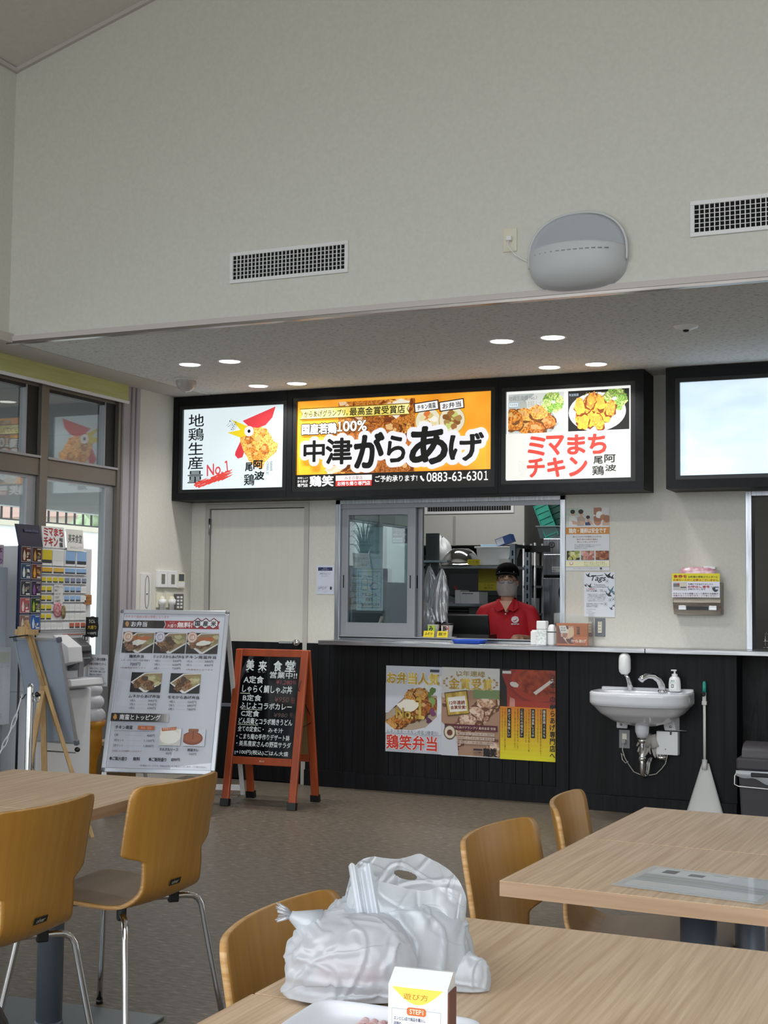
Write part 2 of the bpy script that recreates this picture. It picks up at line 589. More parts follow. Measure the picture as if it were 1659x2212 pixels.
# black boarded lower wall
k = MB()
x = -4.374
while x < -2.50:
    x1 = min(x + 0.092, -2.492)
    k.box(x + 0.001, x1 - 0.001, 8.515, 8.64, 0.0, 0.999, M_black, bevel=0.002)
    x = x1
k.box(-4.374, -2.49, 8.53, 8.645, 0.0, 0.999, M_black)
k.box(-2.492, -2.408, 8.375, 8.64, 0.0, 0.999, M_black, bevel=0.003)
k.box(-2.41, -1.43, 8.39, 8.64, 0.0, 0.999, M_black)
k.box(-1.43, -1.352, 8.384, 8.64, 0.0, 0.999, M_black, bevel=0.002)
k.box(-1.352, 2.0, 8.60, 8.645, 0.0, 0.999, nmat('grained_black_board', '060607', '191b1e', (18, 18, 2.2), 7, lo=.42, hi=.6, rough=.45, dist=2.5, spec=.2))
struct(k.build('wall_back_boarding'))
k = MB()
k.box(-4.374, -2.492, 8.50, 8.53, 0, 0.11, M_black, bevel=0.002)
k.box(-2.492, -1.352, 8.362, 8.39, 0, 0.10, M_black, bevel=0.002)
struct(k.build('baseboard_back'))
# left wall beside the windows and the grooved corner column
k = MB(); k.box(-5.50, -5.362, 7.83, 8.65, 0, 2.78, M_wall); struct(k.build('wall_left'))
k = MB()
for y0, y1, xf in ((7.672, 7.75, -5.385), (7.755, 7.785, -5.372), (7.79, 7.83, -5.362)):
    k.box(-5.50, xf, y0, y1, 0, 2.78, M_mauve, bevel=0.002)
struct(k.build('trim_1'))
# low ceiling over the counter, its plain border and the front fascia
k = MB(); k.box(-5.08, 2.0, 6.14, 8.65, 2.78, 2.83, M_soffit); struct(k.build('ceiling'))
k = MB(); k.box(-5.50, -5.083, 0.5, 8.65, 2.778, 2.83, M_border); struct(k.build('ceiling_border'))
k = MB(); k.box(-5.12, 3.6, 6.13, 6.24, 2.812, 7.6, M_wall2); struct(k.build('wall_upper_back'))
k = MB(); k.box(-5.24, -5.12, 0.0, 6.24, 2.812, 4.7, M_wall2); struct(k.build('wall_upper_left'))
M_fascia = mat('fascia_trim', 'c9c3c0', 0.6)
M_fmetal = nmat('fascia_metal_edge', '8b8580', 'b9b4b0', (1.3, 20, 20), 3, rough=0.3, metal=0.8)
k = MB()
k.box(-5.13, 3.6, 6.115, 6.24, 2.786, 2.816, M_fascia, bevel=0.002)
k.box(-5.13, 3.6, 6.12, 6.16, 2.772, 2.786, M_fmetal)
struct(k.build('trim_2'))
k = MB(); k.box(-5.24, -5.105, 0.0, 6.114, 2.786, 2.816, M_fascia, bevel=0.002); struct(k.build('trim_3'))
# sloped main ceiling and its cornice bead
sl = 0.286
def rz_(x): return 4.405 + sl * (x + 5.12)
k = MB(); k.prism([(-5.24, -2.0, rz_(-5.24)), (3.6, -2.0, rz_(3.6)), (3.6, -2.0, rz_(3.6) + .1), (-5.24, -2.0, rz_(-5.24) + .1)], (0, 8.24, 0), M_roof)
struct(k.build('ceiling_main'))
k = MB()
k.bar((-5.12, 6.118, rz_(-5.12) - .012), (3.6, 6.118, rz_(3.6) - .012), 0.024, 0.024, M_fascia)
k.bar((-5.108, 0.0, rz_(-5.12) - .012), (-5.108, 6.12, rz_(-5.12) - .012), 0.024, 0.024, M_fascia)
struct(k.build('trim_4'))
# right side wall of the hall, out of the picture
k = MB(); k.box(3.5, 3.6, -2.0, 8.65, 0, 7.0, M_wall2); struct(k.build('wall_right'))

# ---------------------------------------------------------------- windows on the left
def bay(n, y0, y1):
    r = bpy.data.objects.new('window_%d' % n, None); COL.objects.link(r); r.location = (-5.45, y0, 0); struct(r)
    W = y1 - y0
    k = MB()
    k.box(-.06, .05, -.036, .036, 0, 2.78, M_bronze, bevel=.002)            # mullion
    k.box(-.05, .04, .036, W - .036, 2.075, 2.185, M_bronze, bevel=.003)    # transom bar
    k.box(-.03, .055, .036, W - .036, 2.185, 2.20, M_alu)
    k.box(-.05, .03, .036, W - .036, 2.64, 2.78, M_bronze)
    k.box(-.05, .03, .036, W - .036, 0, .08, M_bronze)
    k.build('window_frame', r)
    k = MB()
    k.box(-.04, .02, W - .155, W - .036, 2.20, 2.64, M_bronze_d)
    k.box(-.02, .028, W - .165, W - .155, 2.20, 2.64, M_alu)
    k.box(-.035, .022, .036, .05, 2.20, 2.64, M_bronze_d)
    k.box(-.035, .022, .036, W - .036, 2.62, 2.64, M_bronze_d)
    k.build('transom_gasket', r)
    k = MB()
    k.box(-.035, .02, W - .125, W - .036, .08, 2.075, M_alu, bevel=.003)
    k.box(-.035, .02, .036, .06, .08, 2.075, M_alu, bevel=.003)
    k.box(-.035, .02, .06, W - .125, .08, .16, M_alu)
    k.box(-.035, .02, .06, W - .125, 2.055, 2.075, M_alu)
    k.build('sash', r)
    boxobj('pane', (-.003, .003, .05, W - .15, 2.20, 2.62), M_glass, r)
    boxobj('pane', (-.003, .003, .06, W - .125, .16, 2.055), M_glass, r)
yy = 7.665
for n, wd in ((1, .828), (2, .90), (3, .90), (4, .90), (5, .90), (6, .90)):
    bay(n, yy - wd, yy); yy -= wd
k = MB(); k.box(-5.51, -5.40, yy - .036, yy + .036, 0, 2.78, M_bronze); struct(k.build('window_end_post'))
k = MB(); k.box(-5.51, -5.40, 7.63, 7.672, 0, 2.78, M_bronze); struct(k.build('window_jamb'))
k = MB(); k.box(-5.5, -5.38, 0.0, yy, 0, 2.78, M_wall2); struct(k.build('wall_left_front'))

# yellow-green roller blind
t = thing('roller_blind', 'yellow-green roller blind rolled up above the left windows', 'blind', (-5.37, 5.2, 2.66))
M_blind = nmat('blind_cloth', 'bcbf7c', 'c6c98c', (60, 3, 60), 3, rough=.8)
k = MB(); k.box(-.004, .004, -3.0, 2.49, .01, .118, M_blind); k.build('blind_cloth', t)
k = MB(); k.box(-.008, .010, -3.0, 2.495, -.008, .012, M_white, bevel=.002); o = k.build('bottom_bar', t); o['label'] = 'white bottom bar'

# ---------------------------------------------------------------- outside the windows
M_conc = nmat('paving_outside', 'b9b9b4', 'cfcfca', (3, 3, 3), 4, rough=.9)
k = MB(); k.box(-40, -5.46, -10, 40, -.08, -.02, M_conc); struct(k.build('ground_outside'))
k = MB()
for i in range(8):
    k.box(-9.4, -5.52, -2 + i * 2.4 + .004, -2 + (i + 1) * 2.4 - .004, 2.80, 2.86, mat('eave_board', '45464a', .8))
struct(k.build('ceiling_outside_eave'))
k = MB(); k.box(-9.55, -9.4, -2, 22, 2.27, 2.9, mat('eave_beam', 'c9ccce', .6)); struct(k.build('trim_outside_beam'))
M_garden = nmat('garden_wall_render', 'eef1f4', 'd8dfe6', (1.2, 1.2, 2.2), 6, lo=.5, hi=.62, rough=.8, dist=1.5)
k = MB(); k.box(-14.2, -14.0, 4, 32, -.02, 2.42, M_garden); k.box(-14.25, -13.95, 4, 32, 2.42, 2.50, mat('wall_coping', 'cfc7b8', .8)); struct(k.build('wall_outside'))
t = thing('garden_railing', 'dark metal bar railing on the white wall outside the left window', 'railing', (-14.1, 14, 2.50))
for z in (.0, .36):
    boxobj('rail', (-.02, .02, -4, 10, z, z + .035), M_blk, t)
br = boxobj('bar', (-.012, .012, -4, -3.97, .035, .36), M_blk, t)
for i in range(1, 60):
    c = br.copy(); COL.objects.link(c); c.parent = t; c.location = (0, i * .235, 0)
t = thing('neighbour_house', 'pale house with red tiled roof seen through the left window', 'house', (-30, 40, 0))
boxobj('house_wall', (-3, 3, -4, 4, 0, 3.9), mat('house_wall', 'd8cfc4', .8), t)
k = MB(); k.prism([(-3.5, -4.5, 3.9), (3.5, -4.5, 3.9), (0, -4.5, 5.2)], (0, 9, 0), mat('roof_tiles', 'c4a49c', .8)); k.build('roof', t)
def tree(x, y, h, r, seed, label):
    t = thing('garden_tree', label, 'tree', (x, y, 0), group='trees behind the railing')
    k = MB(); k.tube([(0, 0, 0), (.05, 0, h * .5), (0, .05, h * .8)], [.12, .09, .04], mat('bark', '5a4a3a', .9)); k.build('trunk', t)
    rnd = random.Random(seed); k = MB()
    ml = nmat('tree_leaves', '6f8a62', 'c0cdb0', (3, 3, 3), 6, rough=.8)
    for i in range(26):
        a, q = rnd.uniform(0, 2 * PI), rnd.uniform(0, r)
        k.ball((q * math.cos(a), q * math.sin(a), h * rnd.uniform(.5, 1.0)), rnd.uniform(.25, .5) * r, ml, 8)
    k.build('crown', t)
for i, (x, y, h, r) in enumerate(((-19, 21.0, 3.7, .9), (-18, 25.5, 3.5, 1.0), (-21, 30, 4.0, 1.1), (-18, 17, 3.4, .8))):
    tree(x, y, h, r, i, 'green leafy tree showing through the railing bars outside the window')

# ---------------------------------------------------------------- door
d = bpy.data.objects.new('door_1', None); COL.objects.link(d); d.location = (-4.805, 8.53, 0); struct(d)
M_doorw = nmat('door_leaf_cream', 'cfcec6', 'd2d1c9', (30, 30, 3), 3, rough=.6)
k = MB()
for b in ((-.431, -.395, 0, 2.004), (.395, .431, 0, 2.004), (-.395, .395, 1.972, 2.004)): k.box(b[0], b[1], -.012, .11, b[2], b[3], mat('door_frame_grey', 'b5b3ae', .5), bevel=.002)
k.build('door_frame', d)
k = MB(); k.box(-.388, .388, .005, .045, 1.0, 1.966, M_doorw); k.box(-.388, .388, .005, .045, .01, 1.0, M_black); k.build('door_leaf', d)
boxobj('door_gap', (-.395, .395, .06, .065, 0, 1.972), M_dark, d)
k = MB(); k.lathe([(0, -.045), (.022, -.042), (.026, -.02), (.018, -.012), (.012, .0)], M_chrome, 20, (.355, .0, 1.0), axis='y')
k.box(.22, .33, -.045, -.025, .992, 1.008, M_steel, bevel=.003); k.box(.22, .24, -.03, .005, .992, 1.008, M_steel); o = k.build('door_handle', d)
k = MB(); k.tube([(-.392, -.012, 1.78), (-.392, -.012, 1.9)], .008, M_steel, 8); k.build('hinge', d)

# ---------------------------------------------------------------- serving window and second hatch
v = bpy.data.objects.new('window_7', None); COL.objects.link(v); v.location = (-3.3175, 8.53, 1.03); struct(v)
k = MB()
for b in ((-.842, -.805, 0, .985), (.807, .842, 0, .985)): k.box(b[0], b[1], -.012, .125, b[2], b[3], M_steel_v, bevel=.002)
k.box(-.842, .842, -.012, .125, .955, .985, M_steel_v, bevel=.002)
k.box(-.805, .807, 0, .12, 0, .022, M_steel)
k.build('window_frame', v)
k = MB(); k.box(-.805, .807, .0, .015, .925, .955, M_alu); k.box(-.805, .807, .0, .015, .015, .03, M_alu); k.build('track', v)
def sash(x0, x1, y, glass):
    s_ = MB()
    for b in ((x0, x0 + .05, .022, .938), (x1 - .06, x1, .022, .938)): s_.box(b[0], b[1], y, y + .03, b[2], b[3], M_alu, bevel=.002)
    s_.box(x0 + .05, x1 - .06, y + .002, y + .028, .88, .938, M_alu); s_.box(x0 + .05, x1 - .06, y + .002, y + .028, .022, .122, M_alu)
    so = s_.build('sliding_sash', v)
    boxobj('pane', (x0 + .05, x1 - .06, y + .013, y + .017, .122, .88), glass, so)
    for xx in (x0 + .012, x1 - .042):
        h = MB(); h.box(xx, xx + .024, y - .002, y + .002, .355, .465, M_alu); h.box(xx + .003, xx + .012, y - .003, y + .001, .365, .455, M_blk); h.build('finger_pull', so)
sash(-.805, -.238, .018, M_glass_s)
sash(-.79, -.205, .065, M_glass_s)
v2 = bpy.data.objects.new('window_8', None); COL.objects.link(v2); v2.location = (-1.314, 8.53, 1.03); struct(v2)
k = MB(); k.box(0, .037, -.012, .125, 0, .985, M_steel_v, bevel=.002); k.box(.037, 3.2, -.012, .125, .955, .985, M_steel_v, bevel=.002); k.build('window_frame', v2)

# stainless counter ledge
t = thing('counter_ledge', 'long brushed stainless counter ledge in front of the serving window', 'counter', (-4.16, 8.40, 1.0))
k = MB(); k.box(0, 2.268, -.13, .128, 0, .03, M_steel, bevel=.003); k.build('ledge', t)
k = MB(); k.box(2.270, 6.1, -.13, .128, 0, .03, M_steel, bevel=.003); k.build('ledge', t)
t = thing('inner_worktop', 'stainless worktop inside the serving window under the black screen', 'worktop', (-3.3, 8.85, .98))
k = MB(); k.box(-1.28, .85, -.195, .12, 0, .03, M_steel, bevel=.003); k.build('worktop', t)
for sx in (-1.25, .8):
    for sy in (-.17, .09): boxobj('leg', (sx - .02, sx + .02, sy - .02, sy + .02, -.98, 0), M_steel, t)

# ================================================================ ILLUMINATED SIGNS
def sign_housing(label, x0, x1, px0, px1, pz0, pz1, y=8.25, z0=2.018, z1=2.774, extra=None):
    t = thing('illuminated_sign', label, 'sign', ((x0 + x1) / 2, 8.53, z0), group='illuminated menu signs over the counter')
    cx = (x0 + x1) / 2
    k = MB()
    k.box(x0 - cx, x1 - cx, y + .03 - 8.53, -.002, 0, z1 - z0, M_blackbox)
    k.box(x0 - cx, px0 - .03 - cx, y - 8.53, y + .03 - 8.53, 0, z1 - z0, M_blackbox)
    k.box(px1 + .03 - cx, x1 - cx, y - 8.53, y + .03 - 8.53, 0, z1 - z0, M_blackbox)
    k.box(px0 - .03 - cx, px1 + .03 - cx, y - 8.53, y + .03 - 8.53, 0, pz0 - .025 - z0, M_blackbox)
    k.box(px0 - .03 - cx, px1 + .03 - cx, y - 8.53, y + .03 - 8.53, pz1 + .025 - z0, z1 - z0, M_blackbox)
    k.build('housing', t)
    k = MB()
    a, b, c_, d_ = px0 - cx, px1 - cx, pz0 - z0, pz1 - z0
    for q in ((a - .03, a, c_ - .025, d_ + .025), (b, b + .03, c_ - .025, d_ + .025), (a, b, c_ - .025, c_), (a, b, d_, d_ + .025)):
        k.box(q[0], q[1], y + .006 - 8.53, y + .03 - 8.53, q[2], q[3], mat('sign_bezel', '0e1012', .4))
    k.build('bezel', t)
    return t, (a, y + .026 - 8.53, d_), (px1 - px0, pz1 - pz0)
E_ = 0.92
# left: rooster panel
t, tl, (W, H) = sign_housing('illuminated sign with red-combed rooster head and No.1', -5.358, -4.417, -5.285, -4.452, 2.096, 2.684)
b = Board(W, H, 'e2f0f5', emit=E_, rough=.3)
b.vtext('地鶏生産量', .05, .05, .205, .93, '0e1218', bold=.012)
b.text('No.', .245, .685, .405, .825, 'd8484e', bold=.015, shear=.1, rot=.13); b.text('１', .425, .655, .468, .795, 'd8484e', bold=.02, rot=.13)
rnd = random.Random(3)
for i in range(26):
    u0 = rnd.uniform(0, .75); u1 = min(1, u0 + rnd.uniform(.15, .45)); off = rnd.uniform(-.035, .035)
    ya, yb = .955 - .16 * u0 + off, .955 - .16 * u1 + off
    b.poly_([(.11 + .40 * u0, ya), (.11 + .40 * u1, yb - .008), (.11 + .40 * u1 - .02, yb + .012), (.11 + .40 * u0 + .01, ya + .02)], 'e0483f')
b.poly_([(.57, .35), (.62, .235), (.76, .245), (.83, .29), (.875, .37), (.90, .44), (.945, .47), (.93, .57), (.86, .64), (.815, .70), (.80, .77), (.72, .74), (.66, .66), (.61, .55), (.575, .46)], fried(E_)[1])
for i, (x, y, r) in enumerate(((.68, .50, .05), (.76, .42, .06), (.82, .53, .05), (.74, .6, .05), (.88, .5, .03), (.66, .41, .04), (.8, .33, .04))):
    b.ell(x, y, r, r * 1.3, fried(E_)[i % 3], 12, .25); b.ell(x - .012, y - .015, r * .5, r * .55, 'e8bc70', 10, .35)
b.poly_([(.595, .175), (.915, .02), (.885, .15), (.82, .24), (.745, .27), (.66, .25)], 'e0434a')
b.poly_([(.49, .155), (.63, .235), (.64, .36), (.57, .375), (.445, .31), (.575, .285)], 'ecd227')
b.poly_([(.575, .43), (.615, .56), (.60, .62), (.555, .635), (.525, .59), (.53, .55)], 'd83a44')
b.ell(.66, .305, .045, .062, 'ffffff', 24); b.ell(.66, .305, .015, .022, '0a0a14', 16)
b.text('阿', .71, .665, .80, .77, '10120e', bold=.04); b.text('波', .72, .80, .815, .90, '10120e', bold=.04)
b.text('尾', .63, .69, .70, .79, '10120e', bold=.035); b.text('鶏', .62, .83, .72, .965, '10120e', bold=.02)
b.vtext('大川原高原放し飼い', .835, .68, .86, .85, '3a4550'); b.vtext('徳島県産地鶏', .87, .68, .895, .80, '3a4550')
b.text('ナント旨い', .45, .15, .54, .28, '4a5a60', rot=-.6)
b.place('printed_panel', tl, parent=t)
# middle: orange karaage panel
t, tl, (W, H) = sign_housing('wide orange illuminated sign with big brushed karaage lettering', -4.415, -2.852, -4.347, -2.905, 2.085, 2.697)
b = Board(W, H, 'eda023', emit=E_, rough=.3)
OR = nmat('orange_print', 'e0891a', 'f4b136', (2.2, 2.2, 2.2), 2, emit=E_, rough=.3)
b.rect(0, 0, 1, .85, OR)
b.rect(.22, .03, .62, .40, fried(E_)[0])
for i in range(20):
    b.morsel(.25 + .34 * ((i * .618) % 1), .07 + .3 * ((i * .377) % 1), .05, .10, fried(E_)[i % 3], '7a3a14', 'e8c8a0', (.22, .03, .62, .40))
b.rect(.18, .30, .62, .845, fried(E_)[2])
for i in range(34):
    b.morsel(.21 + .38 * ((i * .618) % 1), .34 + .47 * ((i * .377) % 1), .05, .10, fried(E_)[i % 3], '6e3810', 'e6b878', (.18, .30, .62, .845))
b.ell(.54, .14, .06, .10, 'f0ead8', 18, .25); b.ell(.2, .8, .04, .05, 'f0e4c8', 14, .3)
b.rect(0, .848, 1, 1, '14120f')
b.poly_([(.015, .085), (.60, .085), (.585, .148), (.60, .215), (.015, .215), (.03, .15)], '7d5c12'); b.poly_([(.018, .095), (.595, .095), (.58, .15), (.595, .205), (.018, .205), (.033, .15)], nmat('gold_ribbon', 'd8c24a', 'f2ea9a', (6, 6, 6), 2, emit=E_))
b.text('からあげグランプリ。', .04, .118, .275, .19, '1a1408', bold=.02); b.text('最高金賞受賞店', .285, .105, .572, .195, '120e06', bold=.02)
b.text('国産若鶏', .03, .27, .215, .385, 'fbfbf5', bold=.05, halo=.13, halo_c='2a2018'); b.text('１', .222, .26, .245, .365, 'fbfbf5', bold=.045, halo=.1, halo_c='5a3a10'); b.text('00%', .252, .255, .375, .37, 'fbfbf5', bold=.04, halo=.1, halo_c='5a3a10')
for cx, blobs, lab, lx, ro in ((.69, ('e8d9a8', 'f7f3e6', 'd8c37c', 'e07a3a'), 'チキン南蛮', .682, .10), (.81, ('8a5a2c', 'b08a50', 'c9d27a', 'a36f3a'), 'お弁当', .808, .10)):
    b.ell(cx, .30, .066, .155, 'c9a03a', 28); b.ell(cx, .30, .062, .146, 'e9e2c6', 28)
    for i in range(16):
        a = i * 2.4; q = .038 * math.sqrt(i / 16)
        b.ell(cx + q * math.cos(a), .30 + q * 2.3 * math.sin(a), .017, .034, blobs[i % 4], 10, .2)
    b.ell(lx, .155, .001, .001, 'ffffff')
    def rr(xc, yc, w_, h_, col):
        pts = []
        for sx, sy in ((-1, -1), (1, -1), (1, 1), (-1, 1)):
            X, Y = sx * w_ * W, sy * h_ * H
            pts.append((xc + (X * math.cos(ro) + Y * math.sin(ro)) / W, yc + (-X * math.sin(ro) + Y * math.cos(ro)) / H))
        b.poly_(pts, col)
    rr(lx, .135, .062, .055, '14120f'); rr(lx, .135, .057, .044, 'fafafa')
    b.text(lab, lx - .046, .105, lx + .046, .165, '14120f', bold=.02, rot=ro)
big = [('中', .045, .465, .155, .70), ('津', .165, .45, .30, .735), ('が', .318, .41, .465, .785), ('ら', .488, .45, .575, .735), ('あ', .605, .37, .785, .765), ('げ', .80, .455, .965, .745)]
for ch, x0, y0, x1, y1 in big: b.text(ch, x0, y0, x1, y1, 'f4f4fb', bold=.16 if ch not in 'がああ' else .13)
b.k += 3
kk = b.k
for ch, x0, y0, x1, y1 in big:
    b.k = kk; b.text(ch, x0, y0, x1, y1, 'f4f4fb', halo=.22 if ch not in 'があ' else .17, halo_c='f4f4fb')
b.k += 4; kk = b.k
for ch, x0, y0, x1, y1 in big:
    b.k = kk; b.text(ch, x0, y0, x1, y1, '0d0c0a', bold=.035 if ch not in 'があ' else .045)
b.text('美味しい!', .012, .872, .068, .898, 'ffffff'); b.text('からあげ', .012, .908, .068, .94, 'ffffff', bold=.02); b.text('専門店', .012, .95, .068, .988, 'ffffff', bold=.02)
b.text('鶏笑', .08, .868, .205, .985, 'ffffff', bold=.04)
b.rect(.218, .87, .408, .93, 'f8f8f8'); b.rect(.218, .93, .408, .992, 'd32f2c'); b.text('みまの里店', .265, .88, .36, .922, '8a3030'); b.text('お持ち帰り専門店', .228, .94, .40, .985, 'ffffff', bold=.03)
b.text('ご予約承ります!', .425, .885, .64, .955, 'ffffff', bold=.02)
b.line([(.658, .90), (.662, .93), (.674, .955)], .009, 'ffffff'); b.text('0883-63-630', .688, .868, .962, .968, 'ffffff', bold=.012); b.text('１', .970, .87, .988, .966, 'ffffff', bold=.015)
b.place('printed_panel', tl, parent=t)
# right: chicken photos
t, tl, (W, H) = sign_housing('illuminated sign with two fried chicken photos and red katakana', -2.850, -1.891, -2.803, -1.975, 2.098, 2.683)
b = Board(W, H, 'f6f8f4', emit=E_, rough=.3)
b.photo(.015, .03, .47, .475, 'c7ccc9', ['b9c0bd', 'd9dbd6', 'a9b2b0'], 14, .3, 9)
for i in range(13):
    a = i * 2.4; q = .15 * math.sqrt(i / 13)
    b.morsel(.2 + q * math.cos(a) * 1.2, .33 + q * math.sin(a) * .7, .072, .08, fried(E_)[i % 3], '7a4a20', 'dcae6c', (.015, .03, .47, .475))
for i in range(18):
    b.ell(.385 + .05 * math.cos(i * 2.4), .14 + .07 * math.sin(i * 2.4), .035, .045, leaf(E_)[i % 2], 12, .35, bounds=(.015, .03, .47, .475))
b.text('地鶏生産量 No.1', .02, .05, .25, .105, '8a8a86'); b.rect(.02, .125, .10, .175, '9ac0d8'); b.rect(.024, .13, .096, .17, 'f2f8fa'); b.text('阿波尾鶏', .03, .138, .09, .162, '3a5a70'); b.text('唐揚げ', .11, .115, .30, .185, 'b9b9ae')
b.rect(.505, .03, .985, .475, '15130f'); b.ell(.735, .27, .225, .215, 'eef0ee', 36); b.ell(.735, .27, .205, .19, 'd9dcd8', 36)
for i in range(16):
    b.ell(.87 + .06 * math.cos(i * 2.4), .14 + .08 * math.sin(i * 2.4), .04, .05, leaf(E_)[(i + 1) % 2], 12, .35, bounds=(.505, .03, .985, .475))
for i in range(16):
    a = i * 2.4; q = .15 * math.sqrt(i / 16)
    b.morsel(.71 + q * math.cos(a), .27 + q * math.sin(a) * .9, .042, .09, nmat('spicy_wing_%d' % (i % 2), 'b85614' if i % 2 else 'd07a1a', 'e59a2c', (70, 70, 70), 5, emit=E_), '8e4410', 'f0b648', rot=.3 * math.sin(i))
b.text('阿波尾鶏', .515, .06, .59, .09, 'c0d8e8'); b.text('クリスピー', .63, .05, .95, .12, '8a7a50')
b.rect(0, .478, 1, .985, 'e9e9e2')
for ch, x0 in zip('ミマまち', (.185, .335, .505, .67)): b.text(ch, x0, .52, x0 + .135, .725, 'dd4436', bold=.045)
for ch, x0 in zip('チキン', (.18, .345, .52)): b.text(ch, x0, .765, x0 + .135, .965, 'dd4436', bold=.045)
b.text('阿', .795, .745, .88, .83, '14140f', bold=.03); b.text('波', .80, .855, .885, .925, '14140f', bold=.03); b.text('尾', .71, .76, .78, .84, '14140f', bold=.03); b.text('鶏', .70, .865, .79, .965, '14140f', bold=.02)
b.text('阿波尾鶏', .11, .77, .17, .95, 'dfe0da')
b.place('printed_panel', tl, parent=t)
# far right: blank screen
t, tl, (W, H) = sign_housing('illuminated sign with a blank pale blue face at right edge', -1.752, 0.05, -1.668, -.03, 2.10, 2.682)
b = Board(W, H, 'cfe2f0', emit=E_, rough=.3)
b.rect(0, 0, 1, 1, nmat('blank_blue_print', 'c3d8ea', 'd3e6f3', (3.0, 3, 9), 3, emit=.95, rough=.3))
b.place('printed_panel', tl, parent=t)

# ================================================================ CEILING LAMPS
def downlight(x, y, label):
    t = thing('downlight', label, 'ceiling light', (x, y, 2.78), group='round downlights in the low ceiling')
    k = MB(); k.lathe([(.064, -.001), (.074, -.006), (.08, -.001)], M_white, 28); k.build('trim_ring', t)
    k = MB(); k.lathe([(0, -.004), (.064, -.004)], M_lens, 28); k.lathe([(0, -.003), (.064, -.003)], M_lens, 28); k.build('lens', t)
    L = bpy.data.lights.new('downlight_lamp', 'AREA'); L.shape = 'DISK'; L.size = .12; L.energy = DOWNLIGHT_W; L.color = (1, .98, .95); L.spread = math.radians(135)
    lo = bpy.data.objects.new('downlight_lamp', L); COL.objects.link(lo); lo.parent = t; lo.location = (0, 0, -.012)
places = [((-4.505, 7.11), 'front left of the four above the rooster sign'), ((-4.21, 7.10), 'front right of the four above the rooster sign'),
          ((-4.515, 8.005), 'rear left of the four, close over the rooster sign'), ((-4.215, 8.005), 'rear right of the four, close over the orange sign'),
          ((-2.43, 7.085), 'front left of the four above the chicken photo sign'), ((-2.13, 7.08), 'front right of the four above the chicken photo sign'),
          ((-2.425, 7.99), 'rear left of the four, close over the chicken photo sign'), ((-2.125, 7.985), 'rear right of the four, close over the chicken photo sign')]
for (x, y), s_ in places: downlight(x, y, 'round lit downlight, ' + s_)
t = thing('emergency_light', 'small round white emergency light with dark centre on low ceiling', 'ceiling light', (-1.389, 7.05, 2.78))
k = MB(); k.lathe([(0, -.022), (.02, -.02), (.06, -.008), (.066, 0)], M_white, 28); k.build('cover', t)
k = MB(); k.lathe([(0, -.032), (.014, -.028), (.018, -.02)], M_blk, 16); k.build('bulb_socket', t)
t = thing('dome_camera', 'smoked half-dome security camera under the low ceiling', 'camera', (-4.849, 7.611, 2.78))
k = MB(); k.lathe([(0, -.012), (.075, -.01), (.08, 0)], M_whitep, 28); k.build('base', t)
k = MB(); k.lathe([(.0, -.085), (.03, -.08), (.055, -.06), (.068, -.03), (.07, -.01)], mat('smoked_dome', 'b3adab', .15, coat=.4), 28); k.build('dome', t)

# ================================================================ UPPER WALL FITTINGS
def vent(label, x0, x1, z0, z1):
    t = thing('air_vent', label, 'vent', ((x0 + x1) / 2, 6.13, z0), group='grid vents on the upper wall')
    w2, h = (x1 - x0) / 2, z1 - z0
    k = MB()
    for q in ((-w2, w2, 0, .02), (-w2, w2, h - .02, h), (-w2, -w2 + .02, .02, h - .02), (w2 - .02, w2, .02, h - .02)): k.box(q[0], q[1], -.012, 0, q[2], q[3], M_white, bevel=.002)
    k.build('frame', t)
    boxobj('dark_backing', (-w2 + .02, w2 - .02, -.0015, -.0005, .02, h - .02), M_dark, t)
    k = MB(); n = int((2 * w2 - .04) / .0225)
    for i in range(1, n): xx = -w2 + .02 + i * (2 * w2 - .04) / n; k.box(xx - .0022, xx + .0022, -.010, -.002, .02, h - .02, M_white)
    for i in range(1, 6): zz = .02 + i * (h - .04) / 6; k.box(-w2 + .02, w2 - .02, -.006, -.003, zz - .0015, zz + .0015, M_white)
    k.build('fins', t)
vent('white grid air vent above the orange sign on the upper wall', -3.64, -2.937, 2.998, 3.165)
vent('white grid air vent at the right edge of the upper wall', -1.185, -.48, 3.003, 3.170)

# grey pebble-shaped wall lamp
t = thing('wall_uplight', 'grey pebble-shaped wall lamp with open scooped top on upper wall', 'wall lamp', (-1.717, 6.13, 2.795))
LW, LH, LD = .243, .378, .15
M_lampg = mat('lamp_grey', 'c6c9cd', .45)
def outline(a):
    c_, s_ = math.cos(a), math.sin(a)
    p = 2.25 if s_ > 0 else 2.9
    r = (abs(c_) ** p + abs(s_) ** p) ** (-1 / p)
    hz = (LH * .55 if s_ > 0 else LH * .45)
    x = LW * r * c_; z = LH * .45 + hz * r * s_
    return x * (1 + .0), z
def lamp_surf(u, v):           # u around, v centre->rim
    x, z = outline(2 * PI * u)
    cz = LH * .45
    return x * v, z * v + cz * (1 - v)
k = MB()
nu, nv = 72, 22
cut = lambda x: .198 + .012 * math.cos(x * 8)
vs = []
def shell(u, v):
    x, z = lamp_surf(u, v)
    d = LD * (max(0, 1 - v ** 2.6)) ** .5
    zc = cut(x)
    if z > zc: z2 = zc; return Vector((x, -max(.0, d) , z2)) if v < 1 else Vector((x, 0, z2))
    return Vector((x, -d, z))
k.grid(shell, nu, nv, M_lampg, wrap_u=True)
o = k.build('front_shell', t)
k = MB()
def back(u, v):
    x, z = lamp_surf(u, v * .985)
    d = .012 + .05 * (1 - v ** 2) * (0.4 + 0.6 * max(0, (LH * .75 - z) / LH)) if v < .97 else .022
    return Vector((x, -d, z))
k.grid(back, nu, nv, mat('lamp_inner_grey', 'adb3b9', .5), wrap_u=True)
k.build('reflector', t)
k = MB()
pts = []
